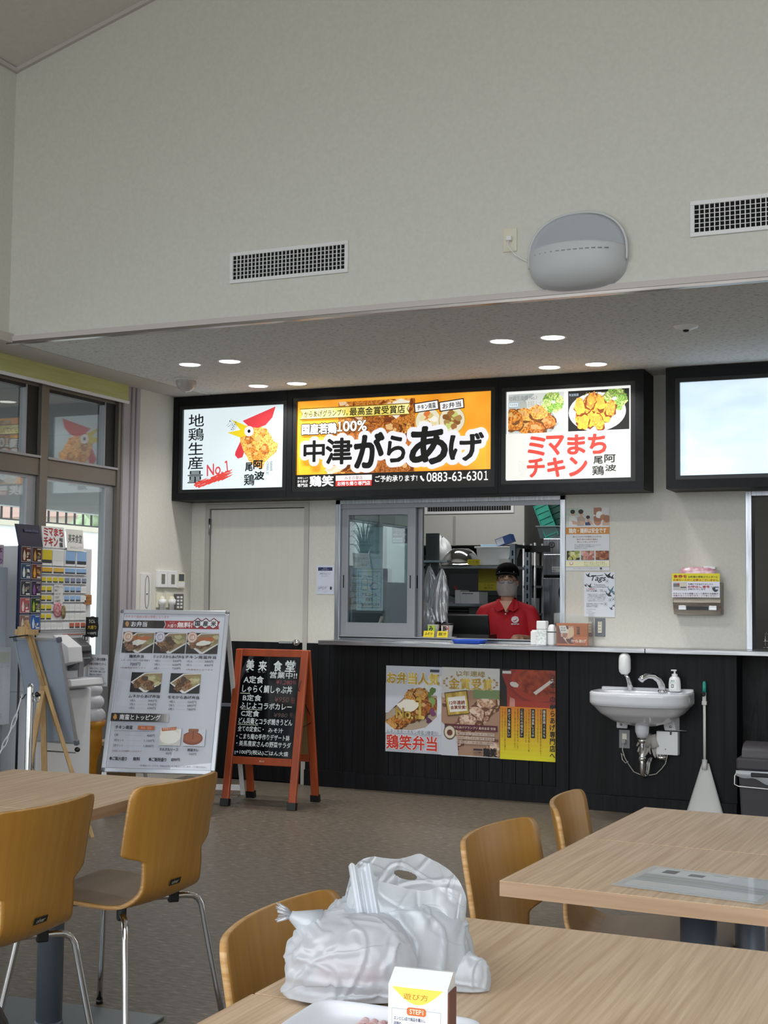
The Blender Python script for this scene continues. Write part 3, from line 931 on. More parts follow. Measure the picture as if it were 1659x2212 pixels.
for i in range(41):
    a = -.25 + (PI + .5) * i / 40
    x, z = outline(a); pts.append((x, -.018 - .02 * max(0, math.cos(a)), z))
k.tube(pts, .0065, mat('lamp_rim', 'cfd2d4', .4), 8); k.build('rim', t)
k = MB()
for i in range(13):
    xx = -.185 + i * .0285
    v_ = min(.99, abs(xx) / LW); d = LD * (1 - (abs(xx) / LW) ** 2.6) ** .5
    k.box(xx, xx + .018, -d * .985 - .004, -d * .985 + .02, .168 - .0026, .168 + .0026, mat('slot_shadow', '8d9297', .6))
k.build('slots', t)
t = thing('wall_outlet', 'ivory wall outlet with a plug beside the grey lamp', 'outlet', (-2.061, 6.13, 3.02))
k = MB(); k.box(-.035, .035, -.007, 0, 0, .117, M_ivory, bevel=.003); k.build('cover_plate', t)
k = MB(); k.box(-.014, .014, -.03, -.006, .052, .074, M_white, bevel=.003); k.build('plug', t)
t = thing('lamp_cord', 'thin white cord from the ivory outlet to the grey lamp', 'cord', (-2.061, 6.10, 3.07))
k = MB(); k.tube([(0, 0, 0), (.0, -.005, -.03), (.03, .01, -.07), (.075, .02, -.10), (.125, .024, -.125)], .003, M_white, 6); k.build('cord', t)
# ================================================================ POSTERS AND WALL ITEMS
def sheet(name, label, cat, W, H, bgc, loc, rz=0.0, group=None, rough=.5, coat=0.0, tilt=0.0):
    b = Board(W, H, bgc, rough=rough, coat=coat)
    def done():
        o = b.place(name, loc, rz, tilt=tilt)
        return tag(o, label, cat, group)
    return b, done
GOLD = nmat('gold_print', 'a5822a', 'e0c564', (30, 30, 8), 3, rough=.4)
PG = 'posters on the black counter front'
b, done = sheet('menu_poster', 'white poster with gold No.1 over a chicken bento, on the black counter', 'poster', .414, .588, 'c9cdd8', (-3.749, 8.508, .860), group=PG, coat=.15)
b.poly_([(0, .55), (.5, .22), (1, .1), (1, .6), (.75, .75), (0, .75)], 'dfe2ea')
b.rect(0, .33, .92, .74, 'b2a08c')
for i in range(16): b.morsel(.08 + .78 * ((i * .618) % 1), .42 + .3 * ((i * .377) % 1), .12, .075, fried()[i % 3], '5e3414', 'cfa066', (0, .33, .92, .74))
b.poly_([(0, .2), (.58, .2), (.05, .55), (0, .55)], 'cfd3dd'); b.poly_([(0, .66), (.25, .78), (.72, .70), (1, .52), (1, .78), (0, .78)], 'd3d6df')
for i in range(26): b.ell(.72 + .13 * math.cos(i * 2.4), .27 + .07 * math.sin(i * 2.4) + .012 * i, .05, .03, ['5d7f3c', '7a3f6a', 'dfe3d4', '86a35a', '5b2f55'][i % 5], 10, .3)
for i in range(12): b.ell(.55 + .2 * math.cos(i * 2.4) * math.sqrt(i / 12), .43 + .13 * math.sin(i * 2.4) * math.sqrt(i / 12), .13, .075, '5e3414', 12, .25); b.ell(.55 + .2 * math.cos(i * 2.4) * math.sqrt(i / 12), .425 + .13 * math.sin(i * 2.4) * math.sqrt(i / 12), .12, .068, fried()[i % 3], 12, .25); b.ell(.53 + .2 * math.cos(i * 2.4) * math.sqrt(i / 12), .405 + .13 * math.sin(i * 2.4) * math.sqrt(i / 12), .05, .024, 'd0a468', 10, .35)
b.ell(.42, .45, .19, .075, 'ece6d6', 18, .2)
b.text('お弁当人気', .03, .075, .96, .205, GOLD, bold=.05, halo=.09, halo_c='f4efe0'); b.rect(.80, .03, .96, .06, '3a4050')
b.text('No.', .2, .49, .50, .605, GOLD, bold=.04, halo=.06, halo_c='6a5220'); b.text('１', .55, .35, .70, .60, GOLD, bold=.03, halo=.035, halo_c='5a4418')
b.text('ムネ・モモ・チキン南蛮 3種盛り!', .03, .735, .95, .785, '50607a', bold=.01, halo=.08, halo_c='eceef2'); b.text('鶏笑弁当', .03, .80, .93, .965, 'cf3a28', bold=.03, halo=.06, halo_c='f2f2f4')
done()
b, done = sheet('menu_poster', 'beige gold-award poster with a framed certificate and fried chicken, middle of three', 'poster', .414, .592, 'cfcfd2', (-3.333, 8.507, .862), group=PG, coat=.15)
KP = [nmat('karaage_pale_%d' % i, a, c_, (80, 80, 80), 5) for i, (a, c_) in enumerate((('8b5a3f', 'd3ac8d'), ('9c6e55', 'e0c4ac'), ('7c4d3a', 'bd947a')))]
b.rect(0, .25, 1, .99, 'a8846c')
for i in range(26): b.morsel(.06 + .9 * ((i * .618) % 1), .34 + .6 * ((i * .377) % 1), .15, .09, KP[i % 3], '6a4430', 'e2cab4', (0, .25, 1, .99))
b.poly_([(0, 0), (1, 0), (1, .27), (.5, .25), (0, .3)], 'd4d2d0'); b.poly_([(0, .62), (.28, .80), (.3, 1), (0, 1)], 'c9ccd4'); b.rect(.55, .24, 1, .34, '78905e')
b.text('12年連続', .26, .035, .75, .095, 'a08a50', bold=.03); b.text('金賞受賞', .13, .12, .88, .245, GOLD, bold=.04, halo=.05, halo_c='f2ead0')
for sx in (1, -1):
    for i in range(7):
        a = PI * (.65 + i * .1); b.ell(.5 + sx * .46 * math.cos(a) * 1, .15 + .09 * math.sin(a) * -1 + .02, .025, .012, 'a9885a', 8, 0, sx * a)
b.poly_([(.05, .29), (.44, .25), (.49, .52), (.11, .555)], '5a4a22'); b.poly_([(.065, .30), (.43, .262), (.478, .51), (.122, .543)], GOLD); b.poly_([(.11, .345), (.41, .315), (.45, .485), (.15, .51)], 'e9e6dc')
b.text('12年連続', .14, .375, .41, .42, '8a4a3a', bold=.04, rot=.06); b.text('金賞受賞!', .16, .43, .43, .47, '8a4a3a', bold=.04, rot=.06)
b.rect(.06, .64, .97, .705, '5a2433'); b.text('からあげグランプリ 最高金賞 受賞', .22, .66, .94, .69, 'e9d8c8')
b.ell(.15, .735, .105, .085, '5a4632', 24); b.ell(.15, .735, .09, .07, 'd9cfbc', 24); b.ell(.15, .74, .05, .035, '6a3a26', 16)
for i, tx in enumerate(('東日本しょうゆダレ部門', '西日本しょうゆダレ部門 最高金賞', '素揚げ・半身揚げ部門')): b.rect(.26, .725 + i * .048, .92, .76 + i * .048, 'c9b6a8'); b.text(tx, .28, .73 + i * .048, .90, .756 + i * .048, '6a3a34')
b.rect(.56, .905, .715, .925, '30303a'); b.text('からあげ専門店', .56, .935, .71, .985, '50464a'); b.text('鶏笑', .735, .895, .955, .985, '101014', bold=.05)
done()
b, done = sheet('menu_poster', 'yellow poster with a red pot and vertical black captions, right of three', 'poster', .382, .594, 'd9a51e', (-2.916, 8.506, .862), group=PG, coat=.15)
for i in range(12): b.rect(0, .40 + i * .05, 1, .46 + i * .05, '%02x%02x%02x' % (216 + i * 1, 130 + i * 8, 30))
b.rect(0, 0, 1, .415, '1a0c0a'); b.poly_([(.03, .06), (.2, 0), (1, 0), (1, .38), (.75, .40), (.4, .36), (.15, .25)], '8e2a1c'); b.ell(.66, .15, .46, .2, 'a8351f', 30, 0, .12, (0, 0, 1, .41)); b.ell(.68, .14, .40, .155, nmat('red_sauce', '7c2010', 'b04a24', (25, 25, 25), 4), 30, 0, .12, (0, 0, 1, .41))
b.poly_([(.12, .2), (.4, .34), (.9, .36), (.9, .415), (.13, .415)], 'a23120'); b.poly_([(.60, .25), (.94, .09), (.97, .12), (.65, .275)], 'ddd4cc'); b.ell(.26, .17, .08, .03, 'd8cfca', 14, .1, .3); b.poly_([(.18, .31), (.27, .33), (.27, .415), (.17, .415)], 'c98a80'); b.rect(.04, .02, .2, .05, 'd8d4d0')
b.vtext('日本一のからあげ専門店へ', .90, .05, .995, .97, '1a1410', bold=.03)
for x, y0, y1, tx in ((.80, .43, .75, '国産若鶏100%'), (.60, .43, .75, '大分中津風しょうゆ'), (.40, .43, .75, 'こだわりの秘伝ダレ'), (.17, .43, .76, 'あげても美味しい')): b.rect(x - .035, y0, x + .035, y1, '15110c'); b.vtext(tx, x - .022, y0 + .01, x + .022, y1 - .01, 'f0ead8')
for x, tx in ((.74, '新鮮な国産の若鶏を毎日仕入れて'), (.69, 'ひとつひとつ手仕込みで'), (.53, '本場の味をそのまま再現した味'), (.48, 'しっかり漬け込みました'), (.33, '厳選素材で作る特製のタレを'), (.28, '丁寧に揉み込んで仕上げます'), (.10, '冷めても美味しいから持ち帰り'), (.05, 'お弁当にもぜひどうぞ')): b.vtext(tx, x - .013, .43, x + .013, .43 + len(tx) * .034, '5a4210')
done()
# posters on the white wall right of the serving window
b, done = sheet('wall_poster', 'poster with a family photo and orange title band beside the serving window', 'poster', .291, .412, 'd9dde2', (-2.471, 8.525, 1.930), group='notices on the white wall')
b.rect(0, 0, .64, .285, 'c9cfcb'); b.rect(0, 0, .3, .12, 'b9c6b6'); b.photo(.64, 0, 1, .285, 'd7d6d6', ['c6a691', 'b98468', 'e3e2e4', 'a8765a', 'f0eff0'], 14, .28, 31, .05)
for hx, hy, hr, body, hc in ((.155, .06, .055, 'dfe3e0', '14141c'), (.345, .06, .06, 'b8a596', '2a2422'), (.51, .15, .045, 'd8cfc8', '2a201e')):
    b.ell(hx + .01, hy + .03, hr * .7, hr * .75, 'd3a88c', 14); b.ell(hx, hy, hr, hr * .62, hc, 14, .05); b.poly_([(hx - .09, .285), (hx - .08, hy + .09), (hx + .02, hy + .06), (hx + .10, hy + .12), (hx + .11, .285)], body); b.poly_([(hx - .02, .20), (hx + .09, .22), (hx + .12, .27), (hx, .26)], 'd0a58c')
b.poly_([(.44, .235), (.54, .225), (.58, .28), (.45, .28)], '2d4470')
b.rect(0, .31, 1, .42, 'c98634'); b.text('鶏肉・鶏卵は安全です', .07, .325, .93, .405, 'ece9e2', bold=.03)
b.text('鳥インフルエンザが発生したときでも', .16, .445, .82, .475, '5a5a66'); b.text('国内で食べる鶏肉や鶏卵は', .25, .49, .74, .515, 'a05a5a'); b.text('安心して召し上がれます', .26, .53, .73, .555, 'a05a5a')
b.lines(['家きん卵や家きん肉を食べることにより', '人が感染することは世界的にも', '報告されていません'], .2, .58, .80, .66, '6a6a74')
for i, (pal, base) in enumerate(((['b5b96a', '8b9a45', 'd6d3a2'], '2a1f18'), (['c98f86', 'a96860', 'd8b0a4'], '5a6a3e'), (['7a3f2c', 'b07a58', '9a5a40'], '5a3428'))): b.photo(.02 + i * .335, .685, .32 + i * .335, .83, base, pal, 16, .2, 33 + i)
b.rect(0, .85, 1, .935, 'eceac4'); b.ell(.13, .885, .045, .03, 'c99a86', 14); b.ell(.13, .88, .03, .02, 'f2f0e8', 12); b.lines(['農林水産省・厚生労働省', '正しい知識で安心な食卓を', '冷静な対応をお願いします'], .42, .855, .95, .93, '8a8a6a')
b.text('くわしくはホームページをご覧ください', .16, .955, .74, .975, '8a8a94'); b.rect(.79, .95, .835, .98, '3a3a40')
done()
b, done = sheet('wall_poster', 'white flyer with black birds and script lettering, under the orange-band poster', 'poster', .205, .290, 'dfe5f0', (-2.349, 8.526, 1.5075), group='notices on the white wall')
b.text('Tags', .2, .07, .70, .23, '1b2028', bold=.02, shear=.35); b.line([(.1, .06), (.2, .1), (.62, .065)], .02, '1b2028')
def bird(x, y, q, c): b.poly_([(x - .1 * q, y - .05 * q), (x - .02 * q, y), (x + .07 * q, y - .07 * q), (x + .04 * q, y + .01 * q), (x + .09 * q, y + .05 * q), (x, y + .05 * q), (x - .05 * q, y + .02 * q)], c)
for x, y, q, c in ((.13, .06, .9, '2a3038'), (.78, .06, 1.3, '1c222a'), (.90, .10, .9, '1c222a'), (.88, .39, 1.3, '5f7f8c'), (.8, .48, 1.2, '3a424c'), (.18, .30, .9, '30363e'), (.05, .29, .6, '30363e'), (.96, .47, .5, '40464e'), (.96, .74, .5, '40464e'), (.88, .80, .7, '40464e')): bird(x, y, q, c)
for x, y in ((.75, .2), (.85, .62), (.95, .6), (.70, .71)): b.ell(x, y, .06, .042, 'a9b4c8', 16); b.ell(x, y, .045, .031, 'e3e8f0', 16); b.ell(x, y, .022, .015, '5a6478', 12)
b.text('Tokushima', .32, .265, .68, .30, '3a4450'); b.text('used clothing shop', .24, .315, .80, .345, '3a4450', bold=.02); b.text('! OPEN !', .09, .36, .40, .395, 'b03a4a', bold=.02); b.text('8月1日(金曜)', .08, .405, .43, .435, '30363e', bold=.01); b.lines(['美馬市脇町', '10:00-18:00'], .52, .38, .74, .44, '50586a')
b.lines(['古着やアクセサリーなど様々な', '一点物を取り揃えてお待ちして', 'おります。ぜひお気軽にお越し', 'くださいませ。スタッフ一同', 'ご来店お待ちしております。'], .12, .48, .72, .66, '3a4458'); b.lines(['営業時間 10時から18時', '定休日 毎週水曜日', '駐車場あり 店舗前'], .08, .69, .62, .79, '4a5468'); b.lines(['インスタグラムは', 'こちらから', 'フォローください'], .08, .81, .38, .93, '5a6478')
done()
b, done = sheet('wall_notice', 'small white notice with navy heading on the wall left of the serving window', 'notice', .140, .206, 'd3d9ea', (-4.308, 8.525, 1.554), group='notices on the white wall')
b.rect(.09, .07, .90, .19, '25305a'); b.text('Wi-Fi', .38, .085, .60, .13, 'aab4d4'); b.text('FREE SPOT', .3, .14, .70, .175, 'aab4d4'); b.text('ご自由にお使いください', .22, .22, .75, .245, '6a7490'); b.text('接続方法はこちら', .2, .275, .80, .31, '3a4258', bold=.03); b.lines(['パスワードは店内の', '掲示をご確認ください'], .28, .33, .74, .40, '7a84a0')
b.frame(.08, .72, .93, .88, .008, '9aa0b4'); b.text('SPOT', .12, .745, .6, .83, '6a6a8a', shear=.2); b.ell(.83, .79, .06, .06, '22242c', 16); b.text('みやげ', .42, .91, .58, .94, '5a6484')
done()

# steel paper towel dispenser with its sign and a pack of tissues on top
t = thing('towel_dispenser', 'stainless paper towel dispenser on the wall above the sink', 'dispenser', (-1.60, 8.53, 1.243))
k = MB(); k.prism([(-.150, 0, .20), (-.150, -.09, .20), (-.150, -.115, .07), (-.132, -.075, 0), (-.132, 0, 0)], (.0, 0, 0.0001), M_steel) if False else None
pr = [(0, .20), (-.075, .20), (-.105, .075), (-.07, 0), (0, 0)]
k = MB(); k.prism([(-.150, y, z) for y, z in pr], (.298, 0, 0), nmat('dull_stainless', '857c72', 'a0988d', (6, 60, 60), 3, rough=.4, metal=.9)); o = k.build('body', t); bevel_mod(o, .004)
def slant(z): return -.07 - (z / .075) * .035
k = MB(); k.box(-.115, .118, -.0935, -.08, .028, .055, M_blk); k.build('paper_slot', t)
k = MB(); k.box(-.118, -.066, -.0965, -.085, .026, .057, M_steel, bevel=.004); k.build('slot_end', t); k = MB(); k.box(.07, .122, -.0965, -.085, .026, .057, M_steel, bevel=.004); k.build('slot_end', t)
b, done = sheet('meal_ticket_notice', 'yellow and white meal ticket notice fixed to the front of the towel dispenser', 'notice', .296, .150, 'd9dbe8', (-1.752, 8.415, 1.499))
b.rect(0, 0, 1, .335, 'd9cf1e'); b.text('食券を', .03, .06, .32, .19, '9a2a20', bold=.05); b.text('お料理の受取カウンターに', .345, .1, .965, .185, '25240e', bold=.03); b.text('お持ちいただく必要はございません', .03, .225, .97, .32, 'a5391e', bold=.03)
b.rect(.025, .37, .315, .70, 'b4b4b4'); b.rect(.03, .42, .16, .56, '6a6a70'); b.rect(.17, .40, .31, .55, 'c9c2b4'); b.ell(.135, .45, .02, .04, 'a03a34'); b.rect(.18, .56, .30, .60, '3a3a40')
b.text('料理ができあがりましたら', .34, .41, .86, .475, '34343e', bold=.02); b.text('お呼出し番号', .335, .505, .79, .60, 'a8324a', bold=.04); b.text('で、', .81, .53, .87, .59, '40404a'); b.text('お呼びいたします', .34, .62, .70, .69, '34343e', bold=.02)
b.poly_([(.84, .58), (.98, .58), (.97, .68), (.93, .76), (.89, .76), (.85, .68)], '2f3d42'); b.rect(.86, .545, .98, .565, '2f3d42'); b.rect(.885, .56, .90, .6, '2f3d42'); b.rect(.91, .6, .975, .66, 'd9dbe8')
b.text('おきゃくさまの順番によって提供する順番が', .03, .80, .97, .87, '4a3a44', bold=.01); b.text('前後することがあります。ご了承ください', .03, .89, .94, .96, '8a3a44', bold=.01)
done()
t = thing('tissue_pack', 'pink plastic-wrapped tissue pack lying on top of the towel dispenser', 'tissue pack', (-1.60, 8.475, 1.443))
k = MB()
def pk(u, v):
    a = 2 * PI * u; s_ = 2 * v - 1
    q = (1 - abs(s_) ** 6) ** .5 if abs(s_) < 1 else 0
    return Vector((s_ * .12, .045 * q * math.copysign(abs(math.cos(a)) ** .6, math.cos(a)), .05 + .048 * q * math.copysign(abs(math.sin(a)) ** .6, math.sin(a)) + .006 * q * mnoise.noise(Vector((s_ * 5, math.cos(a) * 3, math.sin(a) * 3)))))
k.grid(pk, 28, 30, nmat('pink_wrap', 'c98a9c', 'e4c9d2', (30, 30, 30), 4, rough=.2, coat=.4), wrap_u=True); k.build('wrapped_pack', t)
k = MB(); k.box(.03, .10, -.03, .035, .094, .108, M_white, rot=Matrix.Rotation(.1, 4, 'Y')); k.build('paper_flap', t)
t = thing('socket_panel', 'grey switch plate with ivory sockets on the wall above the counter', 'outlet', (-2.242, 8.53, 1.092))
k = MB(); k.box(-.034, .034, -.008, 0, 0, .119, mat('grey_plate', '6f747d', .4), bevel=.002); k.build('cover_plate', t)
k = MB(); k.box(-.013, .013, -.011, -.006, .022, .096, M_ivory, bevel=.001)
for z in (.035, .055, .075, .088): k.box(-.006, -.003, -.0115, -.01, z, z + .008, M_blk); k.box(.003, .006, -.0115, -.01, z, z + .008, M_blk)
k.build('socket', t)

# left wall controls (face +X)
def lw(name, label, cat, y, z, group=None):
    return thing(name, label, cat, (-5.362, y, z), PI / 2, group)
t = lw('recessed_pull_panel', 'narrow white panel with an oval pull recess by the window column', 'panel', 7.935, 1.20)
k = MB(); k.box(-.062, .062, -.012, 0, 0, .28, M_whitep, bevel=.002); k.build('panel', t)
k = MB(); pts = []
for i in range(32):
    a = 2 * PI * i / 32; pts.append((.01 + .024 * math.cos(a), -.013, .15 + .085 * math.sin(a) + (.03 if math.sin(a) > 0 else -.03)))
k.tube(pts, .0022, mat('recess_line', '5a5a5c', .5), 6, closed=True); k.build('recess_edge', t)
k = MB(); k.lathe([(0, -.018), (.008, -.016), (.009, -.012)], M_steel, 14, (.01, 0, .14), axis='y'); k.build('lock', t)
for i, (y0, lab) in enumerate(((8.128, 'white wall thermostat with grey slot window, nearer the window column'), (8.255, 'white wall thermostat with grey slot window, between its twin and the display one'))):
    t = lw('thermostat', lab, 'thermostat', y0, 1.385, 'controls on the left wall')
    k = MB(); k.box(-.06, .06, -.025, 0, 0, .122, M_white, bevel=.003); k.build('case', t)
    boxobj('slot_window', (-.022, .022, -.0265, -.024, .025, .095), mat('slot_grey', '77776f', .4), t)
t = lw('thermostat', 'white wall thermostat with square dark display, rightmost of the three', 'thermostat', 8.375, 1.38, 'controls on the left wall')
k = MB(); k.box(-.053, .053, -.02, 0, 0, .115, M_ivory, bevel=.003); k.build('case', t)
boxobj('display', (-.034, .036, -.0215, -.019, .055, .105), mat('lcd_dark', '4a5254', .25), t)
boxobj('button_flap', (-.04, .04, -.0225, -.019, .01, .042), M_white, t)
for y0, lab in ((8.11, 'white emergency torch in its wall holder, under the left thermostat'), (8.235, 'white emergency torch in its wall holder, under the middle thermostat')):
    t = lw('emergency_torch', lab, 'torch', y0, 1.21, 'torches on the left wall')
    k = MB(); k.box(-.036, .036, -.012, 0, .03, .135, M_ivory, bevel=.002); k.build('holder', t)
    k = MB(); k.tube([(.004, -.03, 0), (.004, -.03, .05), (.004, -.03, .055), (.004, -.03, .09)], [.018, .018, .027, .03], M_white, 14); k.build('torch_body', t)
    k = MB(); k.ball((.004, -.03, .085), (.028, .02, .03), M_ivory, 14); k.build('torch_head', t)
t = lw('switch_keypad', 'dark grey keypad plate with two rows of white buttons on the left wall', 'keypad', 8.365, 1.215)
k = MB(); k.box(-.056, .056, -.014, 0, 0, .125, mat('keypad_grey', '5d5a58', .5), bevel=.002); k.build('plate', t)
k = MB()
for cx in (-.022, .022):
    for i in range(4): k.box(cx - .013, cx + .013, -.018, -.012, .02 + i * .024, .036 + i * .024, M_white)
k.build('buttons', t)

# ================================================================ ON THE COUNTER
ZC = 1.0305
t = thing('product_display', 'clear acrylic case holding an orange chicken-picture carton on the counter', 'display case', (-2.39, 8.44, ZC))
k = MB()
for b_ in ((-.115, .115, -.075, -.072, 0, .21), (-.115, .115, .062, .065, 0, .21), (-.115, -.112, -.072, .062, 0, .21), (.112, .115, -.072, .062, 0, .21)): k.box(*b_, m=M_acryl)
k.build('acrylic_case', t)
t = thing('chicken_carton', 'orange carton printed with a chicken picture inside the acrylic case', 'box', (-2.39, 8.44, ZC))
k = MB(); k.box(-.104, .104, -.055, .055, .002, .145, mat('carton_orange', 'b4632a', .5), bevel=.002); k.build('carton', t)
b = Board(.206, .142, 'b8642c', rough=.45)
b.rect(0, .6, 1, 1, 'c9754a'); b.photo(.02, .12, .56, .92, '7a3f38', ['d8b09a', 'b07a6a', 'e3cdb8', '6a3a3a', 'c99a80'], 18, .26, 51)
b.poly_([(.08, .12), (.3, .1), (.38, .42), (.14, .45)], 'e3e0da'); b.lines(['阿波', '尾鶏'], .14, .16, .30, .38, '3a4a3a'); b.ell(.47, .42, .1, .26, 'e0c09c', 16, .15, .3); b.vtext('阿波尾鶏', .66, .14, .76, .5, '2a1a10', bold=.03)
b.text('からあげ', .48, .72, .96, .86, 'f0e6da', bold=.03); b.text('冷凍食品', .6, .90, .93, .96, '6a3a20')
b.place('front_print', (-.103, -.0565, .1445), parent=t)
GW = 'white bottles and boxes on the counter'
t = thing('napkin_box', 'short white napkin box on the counter, leftmost of the white containers', 'box', (-2.648, 8.42, ZC), group=GW)
k = MB(); k.box(-.022, .022, -.03, .03, 0, .088, M_white, bevel=.003); k.build('box', t); boxobj('napkins', (-.016, .016, -.02, .02, .088, .097), M_paper, t)
t = thing('tissue_box', 'tall white quilted tissue box standing upright on the counter', 'box', (-2.592, 8.40, ZC), group=GW)
k = MB(); k.box(-.033, .033, -.035, .035, 0, .10, nmat('quilted_box', 'd5dedb', 'eef2f2', (60, 60, 60), 1, kind='voronoi', lo=.2, hi=.7, bump=.3), bevel=.003); k.build('lower_box', t)
k = MB(); k.box(-.032, .032, -.034, .034, .101, .157, M_white, bevel=.006); k.build('upper_box', t)
t = thing('spray_bottle', 'white plastic bottle with a dark printed line, beside the acrylic case', 'bottle', (-2.527, 8.40, ZC), group=GW)
k = MB(); k.lathe([(0, 0), (.028, .001), (.03, .01), (.03, .09), (.026, .115), (.018, .132), (.0, .136)], M_white, 20); k.build('bottle_body', t)
k = MB(); k.lathe([(.0304, .083), (.0304, .090)], mat('ink_grey', '40464c', .6), 20); k.build('printed_line', t)
t = thing('coin_tray', 'blue plastic coin tray on the stainless counter', 'tray', (-3.085, 8.37, ZC))
k = MB()
def ty(u, v):
    a = 2 * PI * u
    n = 6.0
    c_, s_ = math.cos(a), math.sin(a)
    r = (abs(c_) ** n + abs(s_) ** n) ** (-1 / n)
    prof = [(0, .004), (.86, .004), (1.0, .026), (1.03, .026), (.88, 0), (0, 0)]
    p = v * (len(prof) - 1); i = min(int(p), len(prof) - 2); q = p - i
    rr = prof[i][0] + (prof[i + 1][0] - prof[i][0]) * q; zz = prof[i][1] + (prof[i + 1][1] - prof[i][1]) * q
    return Vector((.108 * rr * r * c_, .075 * rr * r * s_, zz))
k.grid(ty, 48, 16, mat('blue_plastic', '2858c8', .35), wrap_u=True); k.build('tray_body', t)
t = thing('sample_plate', 'white oblong plate holding two soup cups in the serving window', 'plate', (-3.394, 8.60, 1.053))
k = MB()
def pl(u, v):
    a = 2 * PI * u
    prof = [(0, .004), (.8, .004), (1.0, .012), (1.02, .011), (.82, 0), (0, 0)]
    p = v * (len(prof) - 1); i = min(int(p), len(prof) - 2); q = p - i
    rr = prof[i][0] + (prof[i + 1][0] - prof[i][0]) * q; zz = prof[i][1] + (prof[i + 1][1] - prof[i][1]) * q
    c_, s_ = math.cos(a), math.sin(a); r = (abs(c_) ** 4 + abs(s_) ** 4) ** -.25
    return Vector((.125 * rr * r * c_, .05 * rr * r * s_, zz))
k.grid(pl, 40, 16, M_cer, wrap_u=True); k.build('plate_body', t)
for cx, lab, c1, lid, word in ((-3.435, 'green and white soup cup with a yellow tag in the serving window', 'a9c244', None, 'みそ汁'), (-3.335, 'red and white soup cup with black lid and a yellow tag', 'b8433e', 1, '豚汁')):
    t = thing('soup_cup', lab, 'cup', (cx, 8.60, 1.0585), group='soup cups on the white plate')
    k = MB(); k.lathe([(0, 0), (.032, 0), (.043, .086), (.044, .088), (.0, .087)], mat('cup_white', 'd9d6d0', .5), 24); k.build('cup', t)
    k = MB()
    for i in range(12):
        a0, a1 = -PI / 2 - .9 + i * .13, -PI / 2 - .9 + (i + 1) * .13
        k.poly([((r_ + .0006) * math.cos(a), (r_ + .0006) * math.sin(a), z) for a, r_, z in ((a0, .0368, .036), (a1, .0368, .036), (a1, .0427, .083), (a0, .0427, .083))], mat('cup_print_' + c1, c1, .5))
    k.build('printed_band', t)
    b = Board(.05, .035, c1 if lid is None else 'd9d2c8', thick=.0004); b.text('み' if lid is None else '豚', .2, .08, .75, .95, '14140f', bold=.05)
    if lid: b.ell(.85, .5, .12, .3, 'b8433e')
    b.place('front_print', (-.025, -.0445, .080), parent=t)
    if lid:
        k = MB(); k.lathe([(0, .098), (.04, .098), (.046, .092), (.046, .086)], M_blk, 24); k.build('lid', t)
    t2 = thing('price_tag', 'yellow tag lettered %s propped before the %s soup cup' % ('みそ汁', 'green') if lid is None else 'yellow tag lettered 豚汁 propped before the red soup cup', 'tag', (cx - .012, 8.548, 1.053), group='yellow tags on the white plate')
    b = Board(.078, .050, 'e8cf1e', thick=.001); b.text(word, .14, .18, .86, .66, '1e2018', bold=.03); b.rect(.1, .86, .9, .92, '8a7a20')
    b.place('card', (-.039, 0, .0505), parent=t2, tilt=-.25)
t = thing('clear_file', 'clear plastic file lying flat on the counter below the sliding window', 'file', (-3.42, 8.36, ZC))
k = MB(); k.box(-.16, .2, -.075, .07, 0, .003, film_mat('clear_file_film', 'eef2f4', .5, .2, .3, .05)); k.build('sheet', t)
# papers on the sliding glass
b, done = sheet('glass_notice', 'hand sanitiser notice with a pump bottle drawing behind the sliding glass', 'notice', .205, .291, 'b9ccd2', (-4.016, 8.578, 1.527), group='papers behind the sliding glass')
b.frame(.06, .06, .93, .93, .012, '3a5680'); b.line([(.2, .50), (.2, .28), (.26, .2), (.36, .2), (.41, .28), (.41, .50), (.2, .50)], .014, '3a5680'); b.line([(.2, .38), (.41, .38)], .012, '3a5680'); b.line([(.27, .2), (.27, .16), (.36, .16), (.36, .2)], .012, '3a5680'); b.line([(.33, .18), (.48, .18), (.53, .27)], .012, '3a5680')
b.ell(.62, .42, .12, .08, '6f8cc0', 16, .1); b.ell(.66, .41, .1, .06, 'c9d6dc', 14, .1); b.line([(.58, .34), (.7, .33), (.8, .36)], .014, '3a5680'); b.line([(.6, .48), (.72, .49), (.84, .45)], .014, '3a5680'); b.line([(.74, .17), (.80, .17)], .012, '3a5680'); b.line([(.77, .15), (.77, .19)], .012, '3a5680')
b.text('アルコール', .2, .58, .78, .65, '30486e', bold=.03); b.text('消毒を', .35, .69, .62, .77, '30486e', bold=.02); b.text('ご協力お願いします', .12, .82, .87, .885, '30486e', bold=.01)
done()
b, done = sheet('glass_notice', 'pale printed sheet with faint lines above the sanitiser notice', 'notice', .205, .294, 'aebfc4', (-4.016, 8.579, 1.823), group='papers behind the sliding glass')
b.rect(.25, 0, .7, .06, 'c4d2d4'); b.lines(['食品衛生責任者', '営業許可証', '', '許可番号 第一二三号', '営業所所在地', '', '営業の種類 飲食店営業', '', '有効期間', '', '保健所長'], .1, .08, .9, .95, '7f9096')
done()
b, done = sheet('glass_notice', 'small navy card with white lines on the sliding glass corner', 'notice', .112, .114, '23265c', (-3.745, 8.578, 1.823), group='papers behind the sliding glass')
b.rect(.68, .06, .95, .11, 'c9cce0'); b.text('日本政策金融公庫', .15, .17, .85, .24, 'b9bcd8'); b.text('ネット予約', .26, .27, .72, .34, 'e0e2f0'); b.text('お支払いはこちら', .05, .40, .96, .52, 'e8d8d8', bold=.03); b.rect(.04, .66, .72, .78, 'd3d5e2'); b.rect(.04, .82, .72, .94, 'd3d5e2'); b.ell(.86, .83, .06, .05, 'c98a6a')
done()

